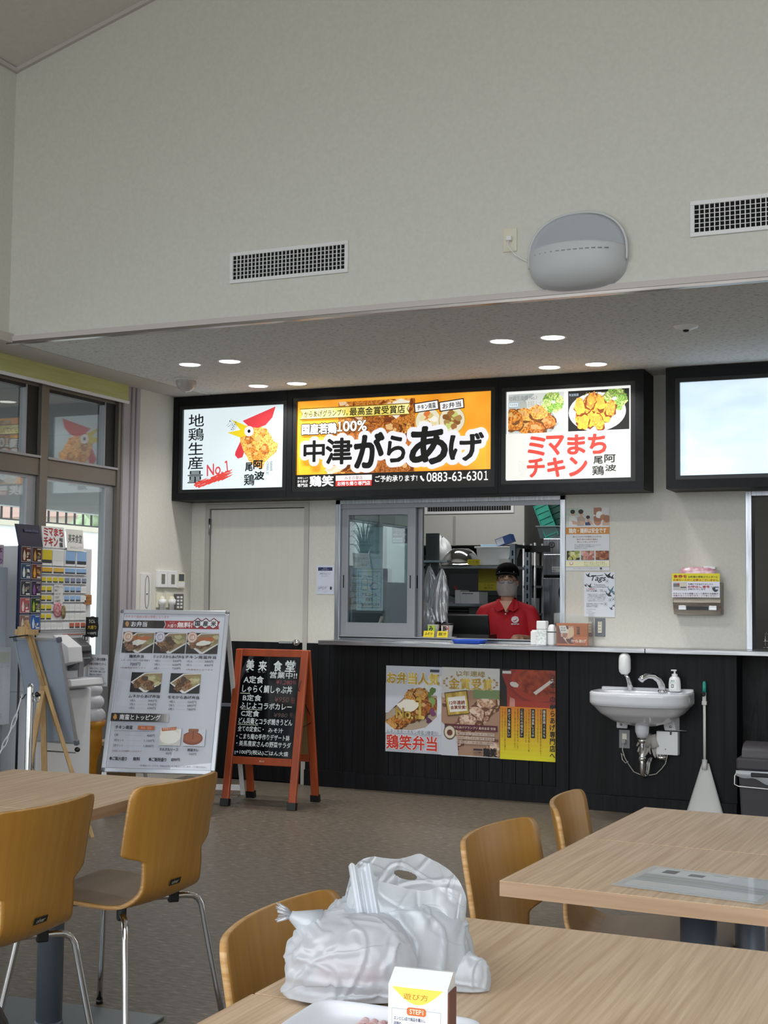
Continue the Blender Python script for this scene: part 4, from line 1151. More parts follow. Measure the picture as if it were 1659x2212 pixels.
# ================================================================ KITCHEN BEHIND THE WINDOW
M_kw = mat('kitchen_wall_grey', '8f8f8c', .6)
for nm, q in (('wall_kitchen_left', (-4.75, -4.6, 8.65, 11.9)), ('wall_kitchen_back', (-4.6, 1.9, 11.8, 11.9)), ('wall_kitchen_right', (1.9, 2.0, 8.65, 11.9))): struct(boxobj(nm, q + (0, 2.75), M_kw))
k = MB(); k.box(-4.75, 2.0, 8.65, 11.9, 2.75, 2.8, mat('kitchen_ceiling', 'b5b5b0', .7)); struct(k.build('ceiling_kitchen'))
def added_kitchen_lamp(x, y, wt):  # unseen tube and area lamp, added to light the kitchen
    t = thing('added_kitchen_light', 'unseen tube light added under the kitchen ceiling to light the kitchen', 'ceiling light', (x, y, 2.74), group='added kitchen lights')
    boxobj('housing', (-.6, .6, -.08, .08, -.03, .008), M_white, t); k = MB(); k.tube([(-.58, 0, -.045), (.58, 0, -.045)], .016, M_lens, 10); k.build('tube', t)
    L = bpy.data.lights.new('added_kitchen_lamp', 'AREA'); L.shape = 'RECTANGLE'; L.size = 1.1; L.size_y = .1; L.energy = wt; L.color = (1, .98, .94)
    lo = bpy.data.objects.new('added_kitchen_lamp', L); COL.objects.link(lo); lo.parent = t; lo.location = (0, 0, -.07)
added_kitchen_lamp(-3.6, 9.75, KITCHEN_W); added_kitchen_lamp(-.6, 10.4, KITCHEN_W * .45)
t = thing('range_hood', 'big white box hood with a dark grille high in the kitchen', 'hood', (-3.90, 10.6, 1.777))
k = MB(); k.box(-.75, .47, 0, .9, 0, .965, mat('hood_white', 'bdbdb9', .45), bevel=.006); k.build('hood_box', t)
k = MB(); k.box(-.42, .38, -.012, -.001, .27, .56, M_white, bevel=.003); k.build('grille_frame', t)
boxobj('grille_opening', (-.395, .355, -.0135, -.011, .293, .54), M_dark, t)
k = MB()
for i in range(34): k.box(-.39 + i * .022, -.3855 + i * .022, -.018, -.013, .293, .54, M_alu)
k.build('grille_fins', t)
k = MB(); k.box(-.165, -.14, -.004, 0, 0, .25, mat('hood_seam', '9c9a98', .5)); k.build('seam', t)
# shelf rack
t = thing('kitchen_rack', 'steel kitchen rack with two shelves and a slotted grey post', 'shelf', (-3.56, 9.92, 0))
for z in (1.282, 1.575):
    k = MB(); k.box(-.42, .30, -.2, .2, z - .015, z + .007, M_steel, bevel=.002); k.build('shelf', t)
M_post = mat('slotted_angle', '8795a0', .5, .4)
def post(x, y, z1):
    k = MB(); k.box(x, x + .045, y, y + .003, 0, z1, M_post); k.box(x + .042, x + .045, y, y + .04, 0, z1, M_post)
    z = .1
    while z < z1 - .05: k.box(x + .015, x + .028, y - .001, y + .0005, z, z + .04, M_dark); z += .065
    k.build('post', t)
post(.30, -.2, 1.75); post(.30, .17, 1.75); post(-.44, -.2, 1.6); post(-.44, .17, 1.6)
k = MB(); k.box(.345, .355, -.2, .2, 1.72, 1.745, M_blk); k.box(.30, .50, .17, .2, 1.70, 1.75, M_blk); k.build('brace', t)
t = thing('side_rack', 'dark grey wire rack with packets standing right of the slotted post', 'shelf', (-3.27, 10.25, 0))
for x in (-.045, .05):
    for y in (-.02, .18): 
        k = MB(); k.tube([(x, y, 0), (x, y, 1.78)], .011, M_alu, 8); k.build('post', t)
for z in (.9, 1.2, 1.42, 1.58, 1.74):
    k = MB(); k.box(-.05, .056, -.03, .19, z, z + .018, M_blk); k.build('shelf', t)
t = thing('paper_pack', 'grey paper-wrapped packet on the wire rack shelf', 'packet', (-3.268, 10.30, 1.218)); k = MB(); k.box(-.035, .045, -.06, .06, 0, .12, mat('packet_grey', '9aa0a8', .5), bevel=.004); k.build('packet', t); k = MB(); k.lathe([(.018, 0), (.024, .001)], mat('packet_ring', '6a7078', .5), 16, (.005, -.062, .06), axis='y'); k.build('printed_ring', t)
t = thing('paper_pack', 'pale cream packet on the wire rack beneath its top shelf', 'packet', (-3.268, 10.30, 1.598)); k = MB(); k.box(-.035, .045, -.06, .06, 0, .10, mat('packet_cream', 'a8a498', .5), bevel=.004); k.build('packet', t)
t = thing('mixing_bowl', 'upturned stainless mixing bowl on the upper kitchen shelf', 'bowl', (-3.70, 9.83, 1.583))
k = MB(); k.lathe([(.165, .0), (.17, .004), (.165, .01), (.15, .02), (.15, .03), (.135, .07), (.10, .115), (.06, .138), (0, .14)], M_chrome, 36); k.build('bowl', t)
t = thing('tray_lid', 'round steel lid lying under the upturned mixing bowl', 'lid', (-3.72, 9.86, 1.5825)) if False else None
t = thing('storage_tote', 'white plastic tote box on the upper kitchen shelf', 'box', (-3.40, 9.90, 1.5825))
k = MB(); k.prism([(-.145, -.1, .005), (.09, -.1, .005), (.135, -.11, .14), (-.16, -.11, .14)], (0, .2, 0), mat('tote_white', 'c9cdd0', .5)); o = k.build('tote_body', t); bevel_mod(o, .006)
k = MB(); k.box(-.172, .147, -.12, .1, .138, .152, mat('tote_rim', 'd9dcdf', .5), bevel=.003); k.build('rim', t)
t = thing('glove_box', 'blue and white disposable glove carton on top of the white tote', 'box', (-3.335, 9.88, 1.736)); k = MB(); k.box(-.065, .065, -.04, .05, 0, .06, mat('carton_blue', '2f4a86', .5), rot=Matrix.Rotation(-.35, 4, 'Y') @ Matrix.Translation((0, 0, .02))); k.build('carton', t); k = MB(); k.box(-.06, .0, -.0425, -.039, .005, .055, mat('carton_pale', 'b9bfcc', .5), rot=Matrix.Rotation(-.35, 4, 'Y') @ Matrix.Translation((0, 0, .02))); k.build('front_print', t)
t = thing('wipe_packet', 'flat pale blue packet on top of the white tote', 'packet', (-3.47, 9.88, 1.735)); k = MB(); k.box(-.07, .07, -.05, .05, 0, .016, mat('packet_blue', '8fb0cc', .4), bevel=.005); k.build('packet', t)
t = thing('shelf_carton', 'small white and green carton under the tote rim on the upper shelf', 'box', (-3.305, 9.76, 1.5825)); k = MB(); k.box(-.045, .045, -.03, .03, 0, .05, mat('carton_white', 'c4c8c4', .5)); k.build('carton', t); boxobj('green_stripe', (-.0455, .0455, -.0305, .0305, .0, .012), mat('stripe_green', '2f7a45', .5), t)
b, done = sheet('shelf_tag', 'small yellow handwritten tag on the upper kitchen shelf edge', 'tag', .10, .045, 'c9bb1e', (-3.60, 9.71, 1.632)); b.text('から塩', .1, .2, .9, .6, '40400f'); b.rect(.1, .75, .9, .8, '6a6a20'); done()
b, done = sheet('order_sheet', 'big yellow sheet hanging below the upper kitchen shelf', 'paper', .165, .165, 'b9a91c', (-3.652, 10.10, 1.560)); b.rect(0, 0, 1, .62, '9c9018'); b.lines(['ご注文', '番号札'], .3, .68, .8, .95, '4a4818'); done()
t = thing('paper_tray', 'white two-part paper tray on the lower kitchen shelf', 'tray', (-3.614, 9.84, 1.2895)); k = MB(); k.box(-.10, -.055, -.1, .1, 0, .105, mat('drawer_white', 'c6c9cd', .5), bevel=.003); k.box(-.055, .10, -.1, .1, 0, .092, mat('drawer_white', 'c6c9cd', .5), bevel=.003); k.build('tray_body', t); boxobj('finger_slot', (-.04, .05, -.1012, -.099, .074, .082), mat('slot_dark', '606468', .5), t); k = MB(); k.bar((-.085, -.09, .1), (-.105, -.09, .135), .012, .012, mat('pen_red', 'a02430', .4)); k.build('red_pen', t)
t = thing('film_pile', 'crumpled clear film pile on the lower kitchen shelf', 'film', (-3.80, 9.86, 1.2895)); k = MB()
def pile(u, v):
    a = 2 * PI * u; n = mnoise.noise(Vector((math.cos(a) * 3, math.sin(a) * 3, v * 4)))
    r = .10 * math.sin(PI / 2 * (1 - v)) * (1 + .3 * n); return Vector((r * math.cos(a), r * .8 * math.sin(a), .055 * v * (1 + .4 * n)))
k.grid(pile, 30, 14, M_clear, wrap_u=True); k.build('film', t)
t = thing('chiller_cabinet', 'steel under-counter chiller with a black louvre below the kitchen shelf', 'fridge', (-3.72, 9.98, 0)); k = MB(); k.box(-.26, .22, -.15, .3, 0, 1.262, mat('chiller_grey', '5c5f62', .4, .6)); k.build('cabinet', t); boxobj('louvre_opening', (-.17, .09, -.153, -.149, 1.02, 1.255), M_dark, t)
k = MB()
for i in range(10): k.box(-.17, .09, -.16, -.152, 1.03 + i * .0225, 1.036 + i * .0225, mat('louvre_grey', '4a4c4e', .5))
k.build('louvres', t)
t = thing('oven_cabinet', 'dark steel oven body behind the upper kitchen shelf', 'oven', (-3.6, 10.75, 0)); k = MB(); k.box(-.8, .2, 0, .8, 0, 1.70, mat('oven_dark', '35373a', .35, .6)); k.build('body', t); boxobj('oven_panel', (-.55, .1, -.006, .0, 1.36, 1.54), mat('oven_door', '44484c', .3, .6), t)
t = thing('upright_fridge', 'tall stainless fridge with a round emblem right of the kitchen racks', 'fridge', (-2.95, 10.6, 0))
k = MB(); k.box(-.315, .5, 0, .7, 0, 1.83, M_steel_v, bevel=.004); k.build('cabinet', t)
boxobj('door_gap', (-.317, .502, -.003, .0, 1.505, 1.528), M_dark, t); k = MB(); k.box(-.31, .5, -.012, 0, 1.53, 1.70, M_steel_v, bevel=.003); k.box(-.31, .5, -.012, 0, .1, 1.503, M_steel_v, bevel=.003); k.build('door', t)
b = Board(.10, .05, 'b5b7b9'); b.frame(0, 0, 1, 1, .02, '6a6c70'); b.lines(['型式 HR', '電源'], .1, .15, .7, .85, '4a4c50'); b.place('rating_plate', (-.24, -.0135, 1.60), parent=t)
k = MB(); k.lathe([(.019, 0), (.026, .001)], M_blk, 20, (-.243, -.004, 1.778), axis='y'); k.box(-.252, -.247, -.005, -.001, 1.768, 1.79, M_blk); k.box(-.245, -.234, -.005, -.001, 1.784, 1.79, M_blk); k.box(-.243, -.238, -.005, -.001, 1.764, 1.784, M_blk); k.build('emblem', t)
t = thing('clear_tub', 'clear plastic tub on top of the stainless fridge', 'tub', (-3.20, 10.75, 1.832)); k = MB(); k.prism([(-.11, -.1, 0), (.3, -.1, 0), (.32, -.12, .10), (-.13, -.12, .10)], (0, .22, 0), film_mat('tub_film', '7f98a0', .45, .2, .15, .15)); k.build('tub', t); k = MB(); k.box(-.14, .33, -.13, .11, .098, .106, mat('tub_rim', '8fa2a8', .4)); k.build('rim', t)
M_teal = nmat('teal_plastic', '2f9c8c', '3fb3a0', (8, 8, 8), 2, rough=.4)
for i, (dx, lab, mm) in enumerate(((-.03, 'bright teal slatted tray leaning out of the clear tub', M_teal), (.07, 'dark teal slatted tray leaning behind the bright one', mat('teal_dark', '14584c', .5)))):
    t = thing('slatted_tray', lab, 'tray', (-3.17 + dx * 1.0, 10.66 + .05 * i, 1.845), group='teal trays on the fridge')
    R_ = Matrix.Rotation(-.38, 4, 'Y')
    k = MB(); k.box(-.06, .06, -.012, 0, 0, .30, mm, rot=R_); k.build('tray_back', t)
    k = MB()
    for j in range(6): k.box(-.055, .055, -.02, -.012, .02 + j * .05, .028 + j * .05, mm, rot=R_)
    for xx in (-.06, .052): k.box(xx, xx + .008, -.022, -.012, 0, .30, mm, rot=R_)
    k.build('ribs', t)
t = thing('black_pot', 'black pan hanging at the right edge of the serving window', 'pan', (-2.66, 9.3, 1.38)); k = MB(); k.lathe([(0, 0), (.09, .002), (.1, .03), (.097, .03), (.088, .006), (0, .005)], M_blk, 28, axis='y'); k.build('pan', t); k = MB(); k.tube([(0, .01, .09), (0, .0, .2), (0, -.0, .22)], .009, M_blk, 8); k.build('handle', t); 
t2 = thing('wall_rail', 'steel hanging rail on the kitchen side near the right jamb', 'rail', (-2.66, 9.3, 1.60)); k = MB(); k.tube([(-.0, .02, 0), (.3, .02, 0)], .008, M_steel, 8); k.tube([(.3, .02, 0), (.3, .02, -1.6)], .012, M_steel, 8); k.build('rail', t2)
# dark partition and hanging bags at the left of the hatch
t = thing('grey_partition', 'dark grey steel partition inside the hatch beside the sliding window', 'partition', (-3.62, 8.86, 0)); k = MB(); k.box(-.045, .055, .148, .17, 0, 1.80, mat('partition_grey', '4c4d4e', .4, .5), bevel=.002); k.build('panel', t); k = MB(); k.box(-.04, .16, .05, .148, 1.585, 1.60, M_steel); k.build('bracket', t); k = MB(); k.tube([(.03, .06, 1.59), (.03, .06, 1.55), (.045, .05, 1.54)], .004, M_chrome, 6); k.tube([(.11, .06, 1.59), (.11, .06, 1.53), (.12, .05, 1.52)], .004, M_chrome, 6); k.build('hook', t)
def hang_bag(label, x, y, ztop, h, wd, seed):
    t = thing('hanging_bag', label, 'bag', (x, y, ztop), group='clear bags hanging in the hatch')
    k = MB()
    def fn(u, v):
        a = 2 * PI * u
        ww = wd * (.10 + .90 * min(1, v * 2.4) ** .8) * (1 - .15 * max(0, v - .8))
        n = mnoise.noise(Vector((math.cos(a) * 2.2 + seed, math.sin(a) * 2.2, v * 3)))
        fold = .22 * math.sin(a * 9 + seed + v * 3.5) + .12 * math.sin(a * 17 + v * 9)
        r = 1 + .35 * n + fold
        sway = .05 * math.sin(v * 2.2 + seed) * v
        return Vector((ww * .5 * math.cos(a) * r + sway, ww * .22 * math.sin(a) * r, -h * v + .03 * n * v))
    k.grid(fn, 48, 30, M_clear, wrap_u=True); k.build('film', t)
hang_bag('clear plastic bag bundle on the left hook in the hatch', -3.60, 8.92, 1.56, .40, .105, 1.3)
hang_bag('clear plastic bag bundle on the right hook in the hatch', -3.495, 8.90, 1.54, .38, .115, 4.1)
hang_bag('longer clear bag hanging lowest beside the soup cups', -3.585, 8.82, 1.30, .24, .10, 7.7)
t = thing('stuffed_bag', 'white knotted plastic bag on the kitchen shelf left of the bowl', 'bag', (-3.945, 9.98, 1.583)); k = MB()
def sb(u, v):
    a = 2 * PI * u; n = mnoise.noise(Vector((math.cos(a) * 1.8, math.sin(a) * 1.8, v * 3 + 3)))
    r = (.085 * math.sin(PI * min(1, v * .8 + .18)) ** .7) * (1 + .25 * n + .08 * math.sin(9 * a)); return Vector((r * 1.1 * math.cos(a) + .02 * v, r * math.sin(a), .24 * v * (1 + .1 * n)))
k.grid(sb, 40, 24, mat('bag_white', 'b9bdc0', .4), wrap_u=True); k.build('film', t)
# items behind the second hatch at the right edge
t = thing('hatch_cabinet', 'grey steel cabinet edge behind the right-hand hatch', 'cabinet', (-1.24, 9.9, 0)); k = MB(); k.box(-.10, .06, 0, .3, 0, 2.4, mat('cab_grey', '6c6d6c', .5, .3)); k.build('cabinet', t); boxobj('dark_panel', (.06, .9, .1, .4, 0, 1.85), mat('dark_steel', '222427', .4, .5), t)
t = thing('dish_rack', 'wire dish rack with stacked dishes on the right hatch worktop', 'rack', (-1.12, 8.85, 1.03)); k = MB()
for i in range(9): k.tube([(-.11 + i * .05, -.12, 0.005), (-.11 + i * .05, -.12, .10), (-.11 + i * .05, .1, .10), (-.11 + i * .05, .1, 0.005)], .003, M_chrome, 6)
for z in (.01, .05, .095): k.tube([(-.12, -.12, z), (.30, -.12, z)], .003, M_chrome, 6); k.tube([(-.12, .1, z), (.30, .1, z)], .003, M_chrome, 6)
k.build('wire_frame', t)
for i in range(4):
    t3 = thing('dish', 'pale dish standing in the wire rack at the right hatch', 'dish', (-1.16 + i * .06, 8.84, 1.036), group='dishes in the wire rack'); k = MB(); k.lathe([(0, 0), (.05, .0), (.065, .012), (.063, .014), (.048, .004), (0, .004)], M_cer, 20, (0, 0, .066), axis='x'); k.build('dish_body', t3)
t = thing('hatch_worktop', 'steel worktop inside the right-hand hatch', 'worktop', (-.3, 8.85, .99)); k = MB(); k.box(-1.05, 1.5, -.195, .2, 0, .03, M_steel); k.build('top', t); boxobj('leg', (-1.0, -.96, -.15, .15, -.99, 0), M_steel, t); boxobj('leg', (1.4, 1.44, -.15, .15, -.99, 0), M_steel, t)
hb = thing('hanging_bag', 'grey plastic apron hanging in the right-hand hatch', 'apron', (-1.235, 9.86, 1.86)); k = MB()
def ap(u, v): return Vector(((-.03 + .08 * v) * (2 * u - 1), -.012 - .008 * math.sin(u * 14) * v, -.45 * v))
k.grid(ap, 16, 14, mat('apron_grey', '8a8f92', .4)); k.build('cloth', hb)

# ================================================================ BLACK SCREEN AND THE PERSON
t = thing('register_screen', 'back of a black register screen on the inner worktop', 'monitor', (-3.235, 8.83, 1.0105))
R_ = Matrix.Rotation(.30, 4, 'X')
k = MB(); k.box(-.15, .15, -.012, .012, .03, .215, M_blk, bevel=.006, rot=Matrix.Translation((0, -.03, 0)) @ R_); k.build('screen', t)
k = MB(); k.prism([(-.165, -.10, 0), (.165, -.10, 0), (.15, -.085, .07), (-.15, -.085, .07)], (0, .17, 0), M_blk); k.build('base', t)
k = MB(); k.box(-.05, .05, .0, .05, .05, .12, M_blk); k.build('neck', t)

def body_union(k, caps, balls, m):
    for a, b_, r0, r1 in caps:
        n = 6; pts = [Vector(a).lerp(Vector(b_), i / n) for i in range(n + 1)]
        k.tube(pts, [r0 + (r1 - r0) * i / n for i in range(n + 1)], m, 14)
        k.ball(a, r0, m, 14); k.ball(b_, r1, m, 14)
    for c, r in balls: k.ball(c, r, m, 20)
def remesh(o, size, it=6):
    md = o.modifiers.new('fuse', 'REMESH'); md.mode = 'VOXEL'; md.voxel_size = size; md.use_smooth_shade = True
    sm = o.modifiers.new('soften', 'SMOOTH'); sm.iterations = it; sm.factor = .5
    return o
M_skin = nmat('skin', 'b98a70', 'c2957a', (20, 20, 20), 3, rough=.5)
def hand(k, wrist, fwd, side, m, s=1.0):
    """palm, four fingers and thumb as capsules, bending down"""
    w_, f_, sd = Vector(wrist), Vector(fwd).normalized(), Vector(side).normalized()
    up = sd.cross(f_)
    if up.z < 0: up = -up
    palm = w_ + f_ * .075 * s
    k.tube([w_, w_ + f_ * .03 * s, palm], [.023 * s, .03 * s, .033 * s], m, 12); k.ball(palm, (.034 * s,) * 3, m, 10)
    for i, L in enumerate((.062, .075, .07, .055)):
        base = palm + sd * (i - 1.5) * .019 * s + f_ * .012 * s
        p1 = base + f_ * L * .5 * s - up * .012 * s; p2 = p1 + f_ * L * .35 * s - up * .02 * s; p3 = p2 + f_ * L * .15 * s - up * .02 * s
        k.tube([base, p1, p2, p3], [.0098 * s, .0092 * s, .0085 * s, .007 * s], m, 8); k.ball(p3, .007 * s, m, 8)
    tb = w_ + f_ * .03 * s - sd * .028 * s
    k.tube([tb, tb + f_ * .03 * s - sd * .022 * s - up * .008 * s, tb + f_ * .055 * s - sd * .025 * s - up * .02 * s], [.013 * s, .011 * s, .008 * s], m, 8)
p = thing('person', 'person in red polo shirt, black cap, glasses and face mask behind the serving window', 'person', (-3.10, 9.19, 0), math.radians(13))
k = MB()
caps = [((-.085, 0, .80), (-.09, .0, .45), .085, .06), ((-.09, 0, .45), (-.09, .03, .09), .058, .04), ((.085, 0, .80), (.09, 0, .45), .085, .06), ((.09, 0, .45), (.09, .03, .09), .058, .04),
        ((-.09, .03, .05), (-.09, -.12, .035), .04, .032), ((.09, .03, .05), (.09, -.12, .035), .04, .032),
        ((0, 0, .82), (0, .0, 1.0), .125, .115), ((-.06, 0, 1.02), (-.07, .005, 1.21), .085, .075), ((.06, 0, 1.02), (.07, .005, 1.21), .085, .075),
        ((-.07, .01, 1.24), (-.165, .012, 1.225), .06, .045), ((.07, .01, 1.24), (.165, .012, 1.225), .06, .045),
        ((0, .012, 1.2), (0, .0, 1.36), .052, .048),
        ((-.172, .012, 1.22), (-.205, .0, 1.03), .043, .035), ((.172, .012, 1.22), (.205, .0, 1.03), .043, .035),
        ((-.205, 0, 1.03), (-.12, -.17, 1.055), .034, .024), ((.205, 0, 1.03), (.12, -.17, 1.055), .034, .024)]
balls = [((0, 0, .84), (.15, .11, .10)), ((0, .008, 1.475), (.070, .088, .095)), ((0, -.025, 1.405), (.052, .058, .062)), ((0, -.088, 1.43), (.011, .016, .018)), ((-.071, .01, 1.445), (.010, .018, .028)), ((.071, .01, 1.445), (.010, .018, .028))]
body_union(k, caps, balls, M_skin)
hand(k, (-.12, -.17, 1.055), (.5, -.85, -.1), (.85, .5, 0), M_skin); hand(k, (.12, -.17, 1.055), (-.5, -.85, -.1), (-.85, .5, 0), M_skin)
remesh(k.build('body', p), .0055, 4)
M_red = nmat('red_polo_cloth', 'a80f1c', 'b81624', (8, 8, 5), 3, rough=.75, bump=.2)
k = MB()
body_union(k, [((0, 0, .80), (0, 0, 1.02), .148, .138), ((-.07, 0, 1.02), (-.075, .005, 1.20), .105, .088), ((.07, 0, 1.02), (.075, .005, 1.20), .105, .088), ((-.04, .012, 1.265), (-.162, .012, 1.228), .062, .058), ((.04, .012, 1.265), (.162, .012, 1.228), .062, .058), ((-.168, .012, 1.218), (-.205, .004, 1.09), .058, .060), ((.168, .012, 1.218), (.205, .004, 1.09), .058, .060)], [((0, .0, 1.1), (.17, .118, .14)), ((0, .0, .95), (.165, .125, .2))], M_red)
o = remesh(k.build('polo_shirt', p), .007, 8); o['label'] = 'red short-sleeved polo shirt'
for sx in (-1, 1):
    k = MB(); pts = []
    for i in range(24):
        a = 2 * PI * i / 24; pts.append((sx * .207 + .060 * math.cos(a), .004 + .060 * math.sin(a), 1.052 + sx * 0 - .012 * math.cos(a) * sx * -1))
    k.tube(pts, .005, mat('hem_white', 'b9a9b0', .7), 6, closed=True); k.build('sleeve_hem', p)
k = MB()
for sx in (-1, 1):
    k.prism([(sx * .012, -.118, 1.255), (sx * .045, -.072, 1.325), (sx * .07, -.045, 1.322), (sx * .09, -.088, 1.262), (sx * .055, -.115, 1.235)], (0, -.004, .003), M_red)
def collar(u, v):
    a = -.2 + (PI + .4) * u; r = .062 + .02 * (1 - v); return Vector((r * math.cos(a), .008 + r * math.sin(a), 1.29 + .05 * v))
k.grid(collar, 24, 6, M_red); k.build('collar', p)
k = MB(); k.poly([(-.045, -.105, 1.315), (-.022, -.112, 1.28), (.0, -.118, 1.235), (.022, -.112, 1.28), (.045, -.105, 1.315)], M_skin); k.lathe([(0, -.003), (.005, -.002), (.005, 0)], M_white, 10, (.0, -.122, 1.222), axis='y'); k.build('neck_opening', p)
b = Board(.075, .07, 'a80f1c', thick=.0005); b.bm.free(); b.bm = bmesh.new(); b.mats = []
b.ell(.5, .42, .36, .34, 'd9cfd2', 24, .04); b.poly_([(.22, .5), (.4, .6), (.6, .56), (.72, .3), (.64, .34), (.56, .48), (.36, .52)], 'a80f1c'); b.ell(.72, .2, .05, .05, 'd9cfd2'); b.text('鶏笑専門店', .12, .80, .88, .95, 'd9cfd2', bold=.03)
b.place('chest_emblem', (.030, -.118, 1.212), .20, p, tilt=-.05)
# face, cap, mask, glasses, hair
M_mask = nmat('mask_cloth', '8f8a88', '98928f', (40, 40, 40), 2, rough=.8)
k = MB()
def mask(u, v):
    a = -PI / 2 + (u - .5) * 2.35; z = 1.448 - .098 * v
    r = (.074 - .012 * v ** 2) + .010 * math.sin(PI * v) ; ry = (.098 - .022 * abs(v - .35) ** 1.3) + .008 * math.exp(-((u - .5) / .10) ** 2) * (1 - v * .4)
    return Vector((r * math.cos(a), .0 + ry * math.sin(a), z + .012 * math.cos((u - .5) * PI) * (1 - v)))
k.grid(mask, 28, 14, M_mask); k.build('face_mask', p)
M_hair = mat('black_hair', '0d0b0b', .5)
k = MB()
def hair(u, v):
    a = 2 * PI * u; th = v * PI * .62
    front = max(0, math.cos(a + PI / 2))
    th *= (1 - .38 * front)
    return Vector((.078 * math.sin(th) * math.cos(a), .014 + .097 * math.sin(th) * math.sin(a), 1.478 + .104 * math.cos(th)))
k.grid(hair, 40, 16, M_hair, wrap_u=True)
k.tube([(.0, .085, 1.43), (.02, .11, 1.38), (.03, .10, 1.30)], [.022, .024, .008], M_hair, 10)
for i in range(9): xx = -.05 + i * .0125; k.tube([(xx, -.072, 1.525), (xx * 1.05 + .004, -.083, 1.503), (xx * 1.1 + .006, -.084, 1.485 + .008 * math.sin(i * 2))], [.006, .006, .001], M_hair, 6)
k.build('hair', p)
M_cap = mat('black_cap_cloth', '050506', .9, spec=.08)
k = MB()
def capf(u, v):
    a = 2 * PI * u; th = v * PI * .5
    return Vector((.086 * math.sin(th) ** .9 * math.cos(a), .010 + .107 * math.sin(th) ** .9 * math.sin(a), 1.505 + .088 * math.cos(th) ** .9 - .03 * max(0, math.sin(a)) * v ** 4))
k.grid(capf, 40, 14, M_cap, wrap_u=True)
def brim(u, v):
    a = PI + PI * u; r = 1 + .0 * v
    return Vector(((.084 + .002 * v) * math.cos(a), .008 + (.104 + .062 * v) * math.sin(a), 1.508 + .010 * abs(math.sin(a)) * (1 - v) + .004 * v - .012 * v * abs(math.cos(a))))
k.grid(brim, 24, 5, M_cap); k.grid(lambda u, v: brim(u, v) + Vector((0, 0, .003)), 24, 5, M_cap); k.build('cap', p)
k = MB()
for sx in (-1, 1):
    pts = [(sx * .031 + .024 * math.cos(2 * PI * i / 18), -.1 + .004 * abs(math.cos(2 * PI * i / 18)), 1.458 + .017 * math.sin(2 * PI * i / 18)) for i in range(18)]
    k.tube(pts, .0016, M_blk, 6, closed=True); k.tube([(sx * .055, -.096, 1.462), (sx * .072, -.06, 1.462), (sx * .074, .0, 1.458)], .0014, M_blk, 6)
k.tube([(-.008, -.1, 1.461), (0, -.103, 1.464), (.008, -.1, 1.461)], .0014, M_blk, 6); k.build('glasses', p)
k = MB()
for sx in (-1, 1): k.ball((sx * .030, -.0765, 1.459), (.0115, .008, .0034), mat('eye_white', '9a8f88', .4), 10); k.ball((sx * .030, -.0835, 1.459), (.0042, .003, .0032), M_blk, 8)
k.build('eyes', p)
k = MB()
for sx in (-1, 1): k.tube([(sx * .045, -.078, 1.482), (sx * .03, -.086, 1.487), (sx * .015, -.088, 1.484)], .003, M_hair, 6)
k.build('eyebrows', p)
k = MB(); body_union(k, [((-.085, 0, .80), (-.09, .0, .45), .10, .078), ((-.09, 0, .45), (-.09, .03, .08), .075, .06), ((.085, 0, .80), (.09, 0, .45), .10, .078), ((.09, 0, .45), (.09, .03, .08), .075, .06)], [((0, 0, .86), (.162, .125, .1))], mat('trouser_black', '16171a', .8)); remesh(k.build('trousers', p), .012, 4)
k = MB()
for sx in (-1, 1): k.ball((sx * .09, -.05, .04), (.05, .13, .04), M_blk, 16)
k.build('shoes', p)
# ================================================================ SINK CORNER
t = thing('wash_basin', 'white ceramic wash basin on the black panelling', 'sink', (-1.90, 8.39, .60))
k = MB()
def rim(a, s_=1.0):
    c_, q = math.cos(a), math.sin(a)          # q<0 front
    if q < 0:
        n = 2.6; r = (abs(c_) ** n + abs(q) ** n) ** (-1 / n); return .305 * s_ * c_ * r, -.215 + .205 * s_ * q * r
    n = 9; r = (abs(c_) ** n + abs(q) ** n) ** (-1 / n); return .305 * s_ * c_ * r, -.215 + .212 * s_ * q * r
prof = [(0, .055), (.30, .05), (.62, .075), (.76, .12), (.80, .158), (.84, .166), (.97, .168), (1.0, .16), (1.0, .10), (.965, .085), (.93, .075), (.80, .03), (.55, -.02), (.25, -.045), (0, -.048)]
def basin(u, v):
    p_ = v * (len(prof) - 1); i = min(int(p_), len(prof) - 2); q = p_ - i
    s_ = prof[i][0] + (prof[i + 1][0] - prof[i][0]) * q; z = prof[i][1] + (prof[i + 1][1] - prof[i][1]) * q
    x, y = rim(2 * PI * u, s_)
    if p_ < 5: y = y * .86 - .05 if s_ > 0 else -.215 * .86 - .05
    if p_ > 9: y = y * (.55 + .45 * s_) if s_ > .3 else y * (.55 + .45 * s_)
    return Vector((x, min(y, -.001), z))
k.grid(basin, 56, 57, M_cer, wrap_u=True); k.build('bowl', t)
k = MB(); k.box(-.29, .29, -.03, -.001, .15, .182, M_cer, bevel=.008); k.build('back_ledge', t)
for sx in (-1, 1):
    k = MB(); k.prism([(sx * .17, -.09, .04), (sx * .20, -.001, .04), (sx * .20, -.001, -.075), (sx * .185, -.06, -.075)], (-sx * .07, 0, 0), M_cer); o = k.build('wall_bracket', t); bevel_mod(o, .006)
    k = MB(); k.lathe([(0, -.03), (.007, -.03), (.008, -.02)], M_steel, 10, (sx * .155, -.045, -.05), axis='y'); k.build('bracket_bolt', t)
k = MB(); k.lathe([(.045, .0), (.042, -.06), (.03, -.095), (0, -.095)], M_cer, 24, (0, -.16, -.02)); k.build('drain_boss', t)
k = MB()
k.tube([(0, -.16, -.11), (0, -.16, -.30), (.002, -.155, -.335), (.012, -.13, -.352), (.022, -.105, -.335), (.024, -.10, -.28), (.03, -.06, -.255), (.03, -.001, -.255)], .016, M_chrome, 14)
